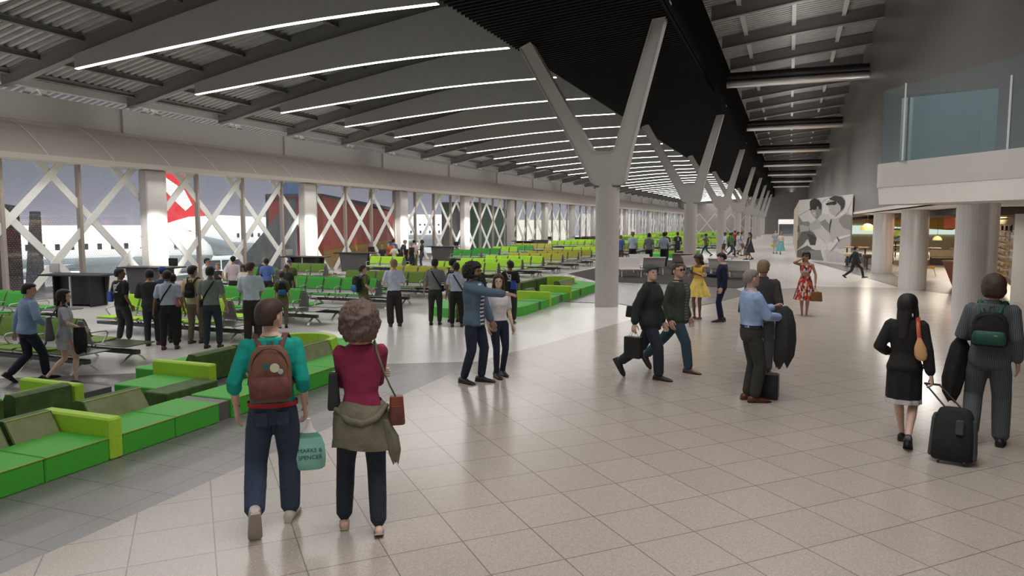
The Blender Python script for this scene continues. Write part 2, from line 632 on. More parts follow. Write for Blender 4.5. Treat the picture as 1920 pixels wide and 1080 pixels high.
for i in range(len(xs) - 1):
    b.add([(xs[i], -.058, fb[i] - .02), (xs[i + 1], -.058, fb[i + 1] - .02), (xs[i + 1], .058, fb[i + 1] - .02), (xs[i], .058, fb[i] - .02),
           (xs[i], -.058, fb[i]), (xs[i + 1], -.058, fb[i + 1]), (xs[i + 1], .058, fb[i + 1]), (xs[i], .058, fb[i])],
          [(0, 3, 2, 1), (0, 1, 5, 4), (3, 7, 6, 2)])
strip0 = b.build('light_strip', M_lamp, root0)
for i, Y in enumerate(BEAM_Y[1:]):
    lab = 'curved grey ceiling baffle with a glowing strip along its edge, %s from the camera' % ORD[i]
    if i == 0:
        root0.location = (0, Y - .05, 0)
        tag(root0, lab, None, 'curved light baffles')
    else:
        dup(root0, (0, Y - .05, 0), 0, lab, 'curved light baffles')

# ---------------------------------------------------------------- black slatted ceiling
b = MB()
zs = lambda x: 7.5 + (x + 7.7) * 0.085
ysl = 2.0
while ysl < 165:
    xa, xb = -7.72, -3.22
    za, zb = zs(xa), zs(xb)
    b.add([(xa, ysl, za), (xb, ysl, zb), (xb, ysl + .05, zb), (xa, ysl + .05, za), (xa, ysl, za + .14), (xb, ysl, zb + .14), (xb, ysl + .05, zb + .14), (xa, ysl + .05, za + .14)],
          [(0, 3, 2, 1), (4, 5, 6, 7), (0, 1, 5, 4), (2, 3, 7, 6), (1, 2, 6, 5), (3, 0, 4, 7)])
    ysl += 0.235 if ysl < 90 else 0.47
b.build('ceiling', mat('slat_edge', (0.012, 0.0118, 0.0115), 0.7, spec=0.15), kind='structure')
b = MB()
b.box(-7.68, -3.2, 2.0, Y1, 8.05, 8.1)
b.box(-3.24, -3.2, 2.0, Y1, 7.9, 10.4)
b.box(-7.70, -7.66, 2.0, Y1, 7.55, 9.75)
b.build('ceiling', M_black, kind='structure')

# ---------------------------------------------------------------- main V columns
COLX = -4.86
COLY = [20.24 + 18.5 * k for k in range(8)]


def arc(cx, cy, r, a0, a1, n):
    return [(cx + r * math.cos(R(a0 + (a1 - a0) * i / n)), cy + r * math.sin(R(a0 + (a1 - a0) * i / n))) for i in range(n + 1)]


Vout = [(-0.28, 3.47), (0.36, 3.47)] + [(0.44, 3.50), (0.50, 3.57), (0.53, 3.66), (0.68, 4.45), (1.53, 7.80), (1.66, 8.35), (1.60, 8.35), (1.50, 7.92), (1.225, 7.90),
        (0.25, 4.60), (0.21, 4.48), (0.16, 4.40), (0.08, 4.37), (-0.30, 4.40), (-0.40, 4.43), (-0.47, 4.52), (-2.29, 7.58), (-2.62, 7.44), (-0.87, 4.35), (-0.50, 3.66), (-0.45, 3.56), (-0.37, 3.50)]
root0 = None
for i, Y in enumerate(COLY):
    lab = ('thick round concrete column with white steel V top, nearest to the camera' if i == 0 else
           'round concrete column with white steel V top, %s in the row from the camera' % ORD[i])
    if i == 0:
        root0 = thing('forked_column', lab, 'column', (COLX, Y, 0), 0, 'forked columns along the concourse')
        MB().cyl(0, 0, 0, 3.39, 0.335, n=28).build('column_shaft', M_conc, root0)
        MB().cyl(0, 0, 3.37, 3.49, 0.24, n=20).build('collar', M_vsteel, root0)
        b = MB()
        # plate filled as separate convex pieces so faces stay clean
        import bmesh
        bm = bmesh.new()
        hw = 0.15
        fr = [bm.verts.new((x, -hw, z)) for x, z in Vout]
        f = bm.faces.new(fr)
        ex = bmesh.ops.extrude_face_region(bm, geom=[f])
        for v_ in [g for g in ex['geom'] if isinstance(g, bmesh.types.BMVert)]:
            v_.co.y = hw
        bmesh.ops.recalc_face_normals(bm, faces=bm.faces)
        bmesh.ops.triangulate(bm, faces=[f_ for f_ in bm.faces if len(f_.verts) > 4])
        me = bpy.data.meshes.new('fork')
        bm.to_mesh(me)
        bm.free()
        me.materials.append(M_vsteel)
        fo = bpy.data.objects.new('fork', me)
        COL.objects.link(fo)
        fo.parent = root0
        # edge flange: a strip wider than the web that follows the outline
        b = MB()
        n_ = len(Vout)
        for j in range(n_):
            (xa, za), (xb, zb) = Vout[j], Vout[(j + 1) % n_]
            d = Vector((xb - xa, 0, zb - za))
            if d.length < .01:
                continue
            nrm = Vector((d.z, 0, -d.x)).normalized() * 0.014
            q = [Vector((xa, 0, za)), Vector((xb, 0, zb))]
            vs = []
            for p in q:
                for sgn in (-1, 1):
                    for yy_ in (-hw - .03, hw + .03):
                        vs.append((p.x + nrm.x * sgn, yy_, p.z + nrm.z * sgn))
            b.add(vs, [(0, 1, 5, 4), (2, 6, 7, 3), (0, 4, 6, 2), (1, 3, 7, 5)])
        b.build('edge_flange', M_vsteel, root0)
    else:
        dup(root0, (COLX, Y, 0), 0, lab, 'forked columns along the concourse')

# ---------------------------------------------------------------- steel tubes across the walkway
tb = MB()
n = 20
tb.loft([[(x, 0.26 * math.cos(2 * math.pi * k / n), 9.40 + 0.20 * math.sin(2 * math.pi * k / n)) for k in range(n)] for x in (-3.45, 3.4)])
tb.loft([[(x, 0.30 * math.cos(2 * math.pi * k / n), 9.74 + 0.22 * math.sin(2 * math.pi * k / n)) for k in range(n)] for x in (-3.35, 3.4)], mi=1)
t0 = None
for i, Y in enumerate(COLY[1:]):
    if t0 is None:
        o = t0 = tb.build('roof_tube', [M_chrome, M_dark])
    else:
        o = t0.copy()
        COL.objects.link(o)
    o.location = (0, Y, 0)
    tag(o, 'polished steel tube spanning from black ceiling to right wall, %s from the camera' % ORD[i], 'steel tube', 'steel tubes over the walkway')

# ---------------------------------------------------------------- left wall, canopy, facade
GX = -21.8
b = MB().box(-23.75, -23.45, Y0, Y1, 5.3, 6.62)
b.box(-23.75, -23.45, Y0, Y1, 6.86, 7.1)
b.build('wall_left', M_conc_d, kind='structure')
b = MB()
for k in range(-1, 18):
    y = 20.6 + 9.25 * k
    b.box(-23.46, -23.34, y - .35, y + .35, 5.3, 6.62)
b.build('trim_1', M_conc_d, kind='structure')
# clerestory: small louvre frame in the slot under the roof
b = MB()
for k in range(len(BEAM_Y) * 1):
    y = BEAM_Y[k] + .9
    b.prism([(y, 6.62), (y + .25, 6.62), (y + .45, 6.86), (y + .2, 6.86)], 'x', -23.7, -23.62)
    b.prism([(y + .75, 6.62), (y + 1.0, 6.62), (y + .8, 6.86), (y + .55, 6.86)], 'x', -23.7, -23.62)
b.build('window_1', M_brace, kind='structure')
# curved canopy over the facade
cp = [(-23.5, 5.72), (-23.1, 5.70), (-22.7, 5.60), (-22.3, 5.42), (-21.9, 5.16), (-21.55, 4.88), (-21.25, 4.62), (-21.08, 4.44)]
under = [(-21.0, 4.44), (-21.0, 4.28), (-22.2, 4.28)]
b = MB()
pl = cp + under
b.loft([[(x, Y, z) for x, z in pl] for Y in (Y0, 60, 110, Y1)], closed=False, cap=False, smooth=False)
b.build('trim_2', M_canopy, kind='structure')
b = MB()
seamp = [(x + .012, z + .012) for x, z in cp]
k = 0
y = 15.9
seams = []
yy = 17.22 * .965 - 1.33 * 6
while yy < 150:
    seams.append(yy)
    yy += 2.31 / 1.0 * 1.0
for yv in seams:
    b.loft([[(x, yv + d, z) for x, z in seamp] for d in (-.02, .02)], closed=False, cap=False, smooth=False)
b.build('trim_3', mat('seam_light', (0.92, 0.88, 0.84), 0.5), kind='structure')

MULY = [14.5 + 2.52 * k for k in range(-3, 58)]
b = MB()
for y in MULY:
    b.box(GX, GX + .17, y - .048, y + .048, 0, 4.4)
b.box(GX - .02, GX + .1, 0, Y1, 0, .06)
b.box(GX - .02, GX + .1, 0, Y1, 4.3, 4.45)
b.build('window_2', M_mull, kind='structure')
b = MB()
b.box(GX - .012, GX, 2, Y1, 0.03, 4.4)
b.build('window_3', glass_mat('facade_glass', (.93, .95, .97), 0.05, 0.02, dots=True), kind='structure')

# white diagonal bracing behind the glass
b = MB()
P = 2.69
def strip(y0, z0, y1, z1, w_=0.115, xo=0.0):
    d = Vector((0, y1 - y0, z1 - z0)).normalized()
    nr = Vector((0, -d.z, d.y)) * w_
    vs = []
    for x in (GX + .03 + xo, GX + .07 + xo):
        vs += [(x, y0 + nr.y, z0 + nr.z), (x, y0 - nr.y, z0 - nr.z), (x, y1 - nr.y, z1 - nr.z), (x, y1 + nr.y, z1 + nr.z)]
    b.add(vs, [(0, 1, 2, 3), (7, 6, 5, 4), (0, 3, 7, 4), (1, 5, 6, 2)])
for k in range(-4, 56):
    yc = 16.1 + P * k        # node at z=3.92
    if yc > 162:
        break
    zt, zb_ = 4.4, -0.02
    s45 = 1.345 / 1.38
    strip(yc - (zt - 3.92) * s45, zt, yc + (3.92 - zb_) * s45, zb_)
    strip(yc + (zt - 3.92) * s45, zt, yc - (3.92 - zb_) * s45, zb_, xo=.041)
b.build('trim_4', M_brace, kind='structure')

# facade columns
b = MB().cbox(-.65, -.25, -.45, .45, 0, 4.27, .04)
c0 = None
for k in range(-1, 17):
    y = 19.78 + 8.95 * k
    if y > 160:
        break
    if c0 is None:
        o = c0 = b.build('facade_column', M_conc)
    else:
        o = c0.copy()
        COL.objects.link(o)
    o.location = (GX + .75, y, 0)
    tag(o, 'square pale concrete column against the glass facade, %s from the left picture edge' % ORD[k + 1], 'column', 'facade columns')
    if 0 <= k <= 3:
        spot_light('column_wash_light', (GX + 3.4, y - 1.2, 3.4), (GX + .4, y, 1.75), 1900, 36, (1, .98, .94), 0.1, 0.8)

# ---------------------------------------------------------------- right wall
b = MB().box(3.3, 3.6, 11.0, Y1, 2.86, 11.3)
b.build('wall_right', M_wall_r, kind='structure')
b = MB().box(-25, 9.3, Y0 - .3, Y0, 0, 11.6)  # unseen wall added behind the camera to keep the sun out
b.build('wall_sunblock', M_white, kind='structure')
b = MB().box(9.0, 9.3, Y0, 16.6, 0, 11.6)  # unseen side walls, added to shut out the sun
b.box(3.6, 9.0, 16.3, 16.6, 2.86, 11.6)
b.build('wall_right', M_wall_r, kind='structure')
b = MB().box(3.3, 9.3, Y0, 16.6, 11.3, 11.6)  # unseen slab added overhead, also against the sun
b.build('ceiling', M_fin, kind='structure')
b = MB().box(3.28, 16, 16.0, 75, 2.86, 2.98)
b.build('ceiling', M_white, kind='structure')
b = MB().box(3.3, 16.5, 75, 75.3, 0, 2.9)
b.box(3.3, 3.6, 75, Y1, 0, 2.9)
b.build('wall_right', M_wall_r, kind='structure')
for i, yy in enumerate((46.3, 37.6)):
    spot_light('wall_wash_light', (2.95, yy, 3.3), (3.38, yy + .15, 7.5), 90, 40, (1, .98, .95), .04, 1.0)
# end wall
b = MB().box(-23.6, 16.5, Y1 - 1, Y1 - .7, 0, 11.3)
b.build('wall_back', M_end, kind='structure')
b = MB()
for k in range(5):
    y = -20.5 + k * 3.4
    for sgn in (-1, 1):
        b.add([(y + sgn * 1.7 - .12, Y1 - 1.03, 0.2), (y + sgn * 1.7 + .12, Y1 - 1.03, .2), (y + .12 - sgn * 1.7, Y1 - 1.03, 4.4), (y - .12 - sgn * 1.7, Y1 - 1.03, 4.4)], [(0, 1, 2, 3)])
b.build('trim_5', M_conc, kind='structure')

# right hand round columns
c0 = None
for i, y in enumerate((20.23, 29.48, 38.73)):
    lab = ['brushed grey round column right of the shop, closest to the camera', 'brushed grey round column in the middle of the shop front', 'brushed grey round column farthest back, beside the billboard'][i]
    if c0 is None:
        o = c0 = MB().cyl(0, 0, 0, 2.87, 0.45, n=40).build('round_column', M_rcol)
    else:
        o = c0.copy()
        COL.objects.link(o)
    o.location = (4.22, y, 0)
    tag(o, lab, 'column', 'round columns of the shop front')

# ---------------------------------------------------------------- balcony
bal = thing('balcony', 'rounded white and grey balcony with tinted glass balustrade on the right', 'balcony', (2.6, 14.0, 2.74))
def balc_path(off=0.0):
    pts = [(3.28, 15.9 + off)]
    pts += [(x, y) for x, y in arc(2.05, 15.4, 0.5 + off, 90, 218, 10)]
    a, c = pts[-1], (3.28 + off * .0, 12.475 - off * .9)
    return pts + [c]
def local(p, z):
    return (p[0] - 2.6, p[1] - 14.0, z - 2.74)
def band(z0, z1, off0, off1, m, name, thick=0.06):
    b = MB()
    o_ = balc_path(off0)
    o2 = balc_path(off1)
    i_ = balc_path(off0 - thick)
    rings = [[local(p, z0) for p in o_], [local(p, z1) for p in o2]]
    b.loft(rings, closed=False, cap=False, smooth=True)
    i2 = balc_path(off1 - thick)
    b.loft([[local(p, z1) for p in o2], [local(p, z1) for p in i2]], closed=False, cap=False, smooth=False)
    b.loft([[local(p, z1) for p in i2], [local(p, z0) for p in i_]], closed=False, cap=False)
    b.loft([[local(p, z0) for p in i_], [local(p, z0) for p in o_]], closed=False, cap=False, smooth=False)
    return b.build(name, m, bal)
band(2.74, 3.06, -.03, 0, M_white, 'lower_band')
band(3.06, 3.50, 0.02, .02, M_balc_grey, 'fascia')
b = MB()
pp = balc_path(-.03)
b.add([local(p, 2.75) for p in pp], [tuple(range(len(pp)))])
b.add([local(p, 3.42) for p in pp], [tuple(range(len(pp)))])
b.build('slab', M_white, bal)
M_bglass = glass_mat('balcony_glass', (.62, .72, .74), 0.10, 0.45)
b = MB()
b.loft([[local(p, z) for p in balc_path(-.03)] for z in (3.50, 4.86)], closed=False, cap=False)
b.build('glass_balustrade', M_bglass, bal)
b = MB()
for (x, y) in ((1.83, 14.52), (3.02, 12.9)):
    b = MB()
    b.box(x - 2.6 - .012, x - 2.6 + .012, y - 14 - .012, y - 14 + .012, .76, 2.1 if x < 2 else 1.85)
    b.build('glass_post', M_brace, bal)
b = MB()
b.box(0, 1.45, 0, .012, .74, 1.87, M=Matrix.Translation((1.8 - 2.6, 14.7 - 14, 0)) @ Matrix.Rotation(R(-22), 4, 'Z'))
b.build('inner_glass_panel', M_bglass, bal)
# ================================================================ beam seating
C_LIME = (0.36, 0.66, 0.03)
C_GREEN = (0.045, 0.33, 0.035)
C_MOSS = (0.13, 0.24, 0.03)
C_MUST = (0.40, 0.40, 0.04)
UPH = {k: mat('seat_fabric_' + k, c, 0.75, var=0.12, scale=50, bump=0.1) for k, c in
       dict(lime=C_LIME, green=C_GREEN, moss=C_MOSS, mustard=C_MUST).items()}
M_shell = mat('seat_shell_grey', (0.42, 0.42, 0.41), 0.4, 0.2, var=0.03, scale=10)
M_alu = mat('cast_aluminium', (0.60, 0.60, 0.58), 0.3, 0.7, var=0.04, scale=10)
M_beamd = mat('beam_dark', (0.07, 0.068, 0.066), 0.4, 0.3, var=0.08, scale=8)
M_table = {'lime': mat('table_top_dark', (0.035, 0.05, 0.02), 0.3, var=0.2, scale=12)}
PW = 0.61
_mc = {}


def link_mesh(name, key, fn, m, parent):
    """one shared mesh per key, linked as a new object"""
    if key not in _mc:
        o = fn().build(name, m, parent)
        _mc[key] = o.data
        return o
    o = bpy.data.objects.new(name, _mc[key])
    COL.objects.link(o)
    o.parent = parent
    return o


def sweep(prof, x0, x1, t, b=None, mi=0, smooth=True):
    """thin curved sheet: profile in y,z with thickness t, from x0 to x1"""
    b = b or MB()
    n = len(prof)
    up = []
    for i, (y, z) in enumerate(prof):
        a = prof[max(0, i - 1)]
        c = prof[min(n - 1, i + 1)]
        d = Vector((c[0] - a[0], c[1] - a[1])).normalized()
        up.append((y - d.y * t, z + d.x * t))
    loop = list(prof) + up[::-1]
    b.loft([[(x, y, z) for y, z in loop] for x in (x0, x1)], mi, False)
    return b


SH = [(-.47, .335), (-.42, .35), (-.2, .33), (0.0, .32), (.05, .335), (.085, .38), (.13, .50), (.18, .64), (.225, .745), (.245, .76)]


def seat_shell():
    return sweep(SH, .03, PW - .03, -.018)


def seat_pad():
    return sweep([(-.455, .347), (-.41, .362), (-.2, .342), (-.03, .335)], .04, PW - .04, .022)


def back_pad():
    return sweep([(.105, .455), (.13, .52), (.175, .64), (.215, .735), (.245, .775)], .035, PW - .035, .026)


def armrest():
    b = MB()
    b.tube([(0, -.02, .30), (0, -.10, .36), (0, -.17, .45), (0, -.19, .50), (0, -.15, .535), (0, -.02, .545), (0, .14, .54)], .013, 6)
    return b


def bracket():
    b = MB()
    for dx in (-.035, .035):
        b.tube([(dx, -.02, .22), (dx * 1.6, -.12, .30), (dx * 1.2, -.16, .33)], .012, 5)
    return b


def arch():
    b = MB()
    pts = [(-.235, .008), (-.20, .045), (-.15, .095), (-.09, .135), (-.03, .158), (.03, .158), (.09, .135), (.15, .095), (.20, .045), (.235, .008)]
    w_ = .028
    b.loft([[(-w_, y, z), (w_, y, z), (w_, y, z + .016), (-w_, y, z + .016)] for y, z in pts], 0, False)
    return b


def row_beam(n):
    return MB().cbox(-n * PW - .25, .70, -.055, .055, .165, .235, .006)


def end_table(L):
    return MB().cbox(.02, .80, -.46, .16, .335, .350, .005)


def beam_row(parent, n, colour, flip, extra):
    """children of one side of a double row; flip turns it to face the other way"""
    def put(o, x=0.0, y=0.0):
        if flip:
            o.location = (x, -y, 0)
            o.scale = (1, -1, 1)
        else:
            o.location = (x, y, 0)
        return o
    yb = -.47
    put(link_mesh('beam', ('beam', n), lambda: row_beam(n), M_beamd, parent), 0, yb)
    for i in range(n):
        x = -(i + 1) * PW
        put(link_mesh('seat', ('pad', colour), seat_pad, UPH[colour], parent), x, yb + .18)
        put(link_mesh('seat_shell', 'shell', seat_shell, M_shell, parent), x, yb + .18)
        put(link_mesh('backrest', ('back', colour), back_pad, UPH[colour], parent), x, yb + .18)
        put(link_mesh('bracket', 'brk', bracket, M_alu, parent), x + PW * .5, yb + .10)
    for i in range(n + 1):
        if i % 1 == 0:
            put(link_mesh('armrest', 'arm', armrest, M_alu, parent), -i * PW, yb + .18)
    for x in (.6, -.55, -1.8, -3.05, -4.3)[:2 + (n > 3) + (n > 5)]:
        put(link_mesh('leg', 'arch', arch, M_alu, parent), x, yb)
    put(link_mesh('side_table', 'tab', lambda: end_table(0), M_table['lime'], parent), 0, yb + .18)


def seat_unit(X, Y, n, colour, label, group, cat='waiting seats'):
    t = thing('beam_seating', label, cat, (X, Y, 0), 0, group)
    beam_row(t, n, colour, False, None)
    beam_row(t, n, colour, True, None)
    return t


def far_unit_mesh(n, colour):
    b = MB()
    for sgn in (1, -1):
        M_ = Matrix.Diagonal((1, sgn, 1, 1)) @ Matrix.Translation((0, -.29, 0))
        for i in range(n):
            x = -(i + 1) * PW
            for fn, mi in ((seat_shell, 1), (seat_pad, 0), (back_pad, 0)):
                s_ = fn()
                b.add([M_ @ Vector((p[0] + x, p[1], p[2])) for p in s_.v], s_.f, mi)
        s_ = row_beam(n)
        b.add([Matrix.Diagonal((1, sgn, 1, 1)) @ Matrix.Translation((0, -.47, 0)) @ Vector(p) for p in s_.v], s_.f, 2)
        s_ = end_table(0)
        b.add([M_ @ Vector(p) for p in s_.v], s_.f, 2)
        for x in (.6, -.55, -1.8):
            s_ = arch()
            b.add([Matrix.Diagonal((1, sgn, 1, 1)) @ Matrix.Translation((x, -.47, 0)) @ Vector(p) for p in s_.v], s_.f, 1)
    return b


G1 = 'double rows of seats in the middle of the lounge'
ROWS = [8.55, 12.0, 14.5, 17.95, 20.85, 23.75, 27.2, 30.0, 32.9, 36.1, 39.1, 42.0]
RC = ['moss', 'lime', 'green', 'green', 'moss', 'mustard', 'lime', 'lime', 'lime', 'mustard', 'mustard', 'mustard']
CN = dict(moss='olive green', lime='lime green', green='bright green', mustard='mustard yellow')
for i, (y, c) in enumerate(zip(ROWS, RC)):
    n = 5
    seat_unit(-11.0, y, n, c, 'double row of %s waiting seats on steel beams, %s of the middle block' % (CN[c], ORD[i]), G1)
G2 = 'double rows of seats near the glass facade'
R2 = [(11.6, 'green', -16.6), (20.9, 'green', -17.0), (23.8, 'moss', -17.0), (30.0, 'lime', -17.0), (39.2, 'green', -17.0), (42.1, 'green', -17.0), (45.4, 'lime', -17.0), (48.5, 'green', -17.0)]
for i, (y, c, X) in enumerate(R2):
    n = 3
    seat_unit(X, y, n, c, 'double row of %s waiting seats, %s of the facade block' % (CN[c], ORD[i]), G2)

fm = {}
cols = ['lime', 'green', 'lime', 'mustard', 'lime', 'green', 'moss', 'lime']
cnt = 0
GF = 'distant rows of waiting seats'
for j in range(0, 30):
    y = 46.3 + 3.083 * j + (0.5 if j % 3 == 2 else 0)
    for bi, (X, nm) in enumerate(((-11.0, 'middle block'), (-17.0, 'block by the facade'), (-6.3, 'block beside the columns'))):
        if bi == 1 and (y < 50 or 53.5 < y < 60.5 or 70.5 < y < 77.5):
            continue
        if bi == 2 and (y < 62 or j % 2):
            continue
        c = cols[(j * 3 + bi * 5) % 8]
        n = 5 if bi != 2 else 4
        if (n, c) not in fm:
            fm[n, c] = o = far_unit_mesh(n, c).build('beam_seating', [UPH[c], M_shell, M_beamd])
        else:
            o = fm[n, c].copy()
            COL.objects.link(o)
        o.location = (X + (-.05 if bi == 2 else 0), y, 0)
        tag(o, 'distant double row of %s seats, %s back in the far %s' % (CN[c], ORD[j], nm), 'waiting seats', GF)
        cnt += 1

# ================================================================ soft modular benches
B_seat = mat('bench_green', (0.065, 0.45, 0.04), 0.6, var=0.10, scale=70, bump=0.15)
B_lime = mat('bench_lime', (0.42, 0.70, 0.045), 0.6, var=0.06, scale=30, bump=0.1)
B_dark = mat('bench_dark_olive', (0.065, 0.13, 0.03), 0.7, var=0.25, scale=9, bump=0.2)
B_sand = mat('bench_sand_olive', (0.30, 0.31, 0.17), 0.7, col2=(0.20, 0.23, 0.10), scale=7, bump=0.2)
B_box = mat('bench_table_grey', (0.13, 0.12, 0.12), 0.4, var=0.05, scale=10)
B_pipe = mat('bench_piping', (0.36, 0.42, 0.08), 0.6, var=0.05, scale=10)


def sector(cx, cy, r0, r1, a0, a1, z0, z1, n=10, b=None, lean=0.0):
    b = b or MB()
    rings = []
    for i in range(n + 1):
        a = R(a0 + (a1 - a0) * i / n)
        c_, s_ = math.cos(a), math.sin(a)
        rings.append([(cx + r0 * c_, cy + r0 * s_, z0), (cx + r1 * c_, cy + r1 * s_, z0), (cx + (r1 - lean) * c_, cy + (r1 - lean) * s_, z1), (cx + (r0 - lean * .3) * c_, cy + (r0 - lean * .3) * s_, z1)])
    b.loft(rings, 0, False)
    return b


def bench(cx, y0, y1, near_round, far_round, spec, label, group='modular benches'):
    """bench whose two seat rows run along y, back to back about the axis x = cx"""
    root = thing('modular_bench', label, 'bench', (cx, (y0 + y1) / 2, 0), 0, group)
    ym = (y0 + y1) / 2
    L = lambda *a: a
    for kind, side, a, c in spec:
        sg = 1 if side == 'f' else -1
        b = MB()
        X = lambda p, q: (min(sg * p, sg * q), max(sg * p, sg * q))
        if kind == 'seat':
            xa, xb = X(.70, 1.36)
            b.cbox(xa, xb, a - ym + .004, c - ym - .004, .0, .24, .012)
            s_ = b.build('seat', B_seat, root)
            p = MB().box(*X(1.352, 1.366), a - ym + .006, c - ym - .006, .229, .239)
            p.build('piping', B_pipe, s_)
        elif kind == 'block':
            xa, xb = X(-.12, .72)
            b.cbox(xa, xb, a - ym, c - ym, 0, .24, .012).build('seat', B_seat, root)
        elif kind == 'darkblock':
            xa, xb = X(.05, .45)
            b.cbox(xa, xb, a - ym, c - ym, 0, .25, .012).build('seat_block', B_dark, root)
        elif kind in ('back', 'backdark'):
            pr = [(sg * .70, .02), (sg * .70, .22), (sg * .56, .45), (sg * .46, .455), (sg * .40, .43), (sg * .40, .02)]
            if sg < 0:
                pr = pr[::-1]
            b.prism(pr, 'y', a - ym + .006, c - ym - .006)
            o = b.build('backrest', B_dark, root)
            p = MB()
            q = [(sg * .705, .225), (sg * .565, .443), (sg * .560, .438), (sg * .700, .220)]
            if sg < 0:
                q = q[::-1]
            p.prism(q, 'y', a - ym + .02, c - ym - .02)
            p.build('front_panel', B_sand if kind == 'back' else B_dark, o)
            p = MB().box(*X(.556, .572), a - ym + .01, c - ym - .01, .442, .452)
            p.build('piping', B_pipe, o)
        elif kind == 'arm':
            xa, xb = X(.36, 1.38)
            b.cbox(xa, xb, a - ym, c - ym, 0, .43, .02).build('armrest', B_lime, root)
        elif kind == 'armin':
            xa, xb = X(-.25, .82)
            b.cbox(xa, xb, a - ym, c - ym, 0, .43, .02).build('armrest', B_lime, root)
        elif kind == 'table':
            xa, xb = X(.68, 1.33)
            b.cbox(xa, xb, a - ym, c - ym, 0, .225, .006).build('side_table', B_box, root)
    for on, yc, a0, a1 in ((near_round, y0, 180, 360), (far_round, y1, 0, 180)):
        if on:
            k = 4
            for i in range(k):
                s0, s1 = a0 + (a1 - a0) * i / k, a0 + (a1 - a0) * (i + 1) / k
                sector(0, yc - ym, .70, 1.36, s0 + .5, s1 - .5, 0, .24).build('seat', B_seat, root)
                sector(0, yc - ym, .52, .70, s0 + .5, s1 - .5, 0.02, .45, lean=.10).build('backrest', B_lime, root)
    return root


spec1 = [('seat', 'f', 1.75, 2.43), ('seat', 'f', 2.43, 3.11), ('seat', 'f', 3.11, 3.80), ('seat', 'f', 3.80, 4.48), ('seat', 'f', 4.48, 5.16), ('arm', 'f', 5.16, 5.31),
         ('seat', 'f', 5.31, 6.0), ('seat', 'f', 6.0, 6.67), ('table', 'f', 6.68, 6.86), ('seat', 'f', 6.87, 7.56), ('seat', 'f', 7.56, 8.25), ('seat', 'f', 8.25, 8.94), ('seat', 'f', 8.94, 10.0),
         ('back', 'f', 2.6, 3.8), ('back', 'f', 3.83, 4.62), ('back', 'f', 4.65, 5.15), ('back', 'f', 5.5, 6.27), ('back', 'f', 7.9, 9.0), ('back', 'f', 9.03, 9.98),
         ('seat', 'b', 3.4, 4.1), ('seat', 'b', 4.1, 4.8), ('seat', 'b', 4.8, 5.45), ('seat', 'b', 5.45, 6.12), ('arm', 'b', 6.14, 6.26), ('table', 'b', 6.3, 6.9), ('block', 'b', 6.96, 7.66),
         ('darkblock', 'f', 6.75, 7.62), ('armin', 'b', 7.68, 7.82),
         ('seat', 'b', 7.86, 8.55), ('seat', 'b', 8.55, 9.25), ('seat', 'b', 9.25, 10.0),
         ('backdark', 'b', 4.5, 5.3), ('backdark', 'b', 5.42, 6.12), ('backdark', 'b', 8.1, 8.95), ('backdark', 'b', 9.0, 9.9)]
bench(-7.7, 1.75, 10.0, False, True, spec1, 'long green and lime modular bench in the left foreground with olive backrests')
spec2 = [('seat', 'f', 17.6, 18.5), ('table', 'f', 18.52, 18.7), ('seat', 'f', 18.72, 19.45), ('arm', 'f', 19.46, 19.6), ('seat', 'f', 19.61, 20.4), ('table', 'f', 20.42, 20.72), ('seat', 'f', 20.74, 21.5), ('arm', 'f', 21.52, 21.66),
         ('seat', 'f', 21.68, 22.6), ('table', 'f', 22.62, 22.85), ('seat', 'f', 22.87, 23.7), ('seat', 'f', 23.71, 24.6),
         ('back', 'f', 22.9, 24.5), ('backdark', 'b', 20.6, 21.9), ('backdark', 'b', 22.0, 23.4), ('backdark', 'b', 23.5, 24.6), ('backdark', 'b', 18.3, 19.3), ('back', 'f', 19.7, 20.4),
         ('seat', 'b', 17.6, 18.6), ('seat', 'b', 18.6, 19.6), ('arm', 'b', 19.65, 19.8), ('seat', 'b', 19.85, 21.4), ('seat', 'b', 21.4, 23.0), ('seat', 'b', 23.0, 24.6)]
b2 = bench(-7.7, 17.6, 24.6, True, True, spec2, 'green and lime round-ended modular bench left of the nearest concrete column')
dup(b2, (-7.9, 55.0, 0), 0, 'distant green modular bench seen between the second and third concrete columns', 'modular benches')

# ================================================================ gate desks
M_desk = mat('desk_panel_grey', (0.075, 0.072, 0.072), 0.5, var=0.05, scale=10)
M_deskb = mat('desk_black', (0.008, 0.008, 0.009), 0.45, var=0.1, scale=10)
M_lightgrey = mat('light_grey_metal', (0.5, 0.5, 0.5), 0.4, 0.3, var=0.05, scale=10)


def desk(X, Y, rz, label, staff):
    t = thing('gate_desk', label, 'desk', (X, Y, 0), rz, 'gate desks')
    b = MB()
    b.prism([(-.62, 0.0), (.62, 0.0), (.74, .88), (-.74, .88)], 'y', -.30, -.26)
    b.build('front_panel', M_desk, t)
    b = MB().box(-.60, -.56, -.26, .34, 0, .88)
    b.build('side_panel', M_deskb, t)
    b = MB().box(.56, .60, -.26, .34, 0, .88)
    b.build('side_panel', M_deskb, t)
    b = MB().box(-.56, .56, .12, .15, 0.05, .86)
    b.build('inner_panel', M_deskb, t)
    MB().cbox(-1.0, 1.0, -.42, .44, .88, .925, .008).build('counter_top', M_deskb, t)
    MB().box(-.02, .02, .36, .40, 0, .88).build('post', M_lightgrey, t)
    s = MB()
    s.box(.80, .84, -.02, .02, .925, 1.0)
    s.build('screen_arm', M_lightgrey, t)
    MB().cbox(.66, .98, -.04, .01, .96, 1.22, .008).build('screen', M_deskb if not staff else M_lightgrey, t)
    return t


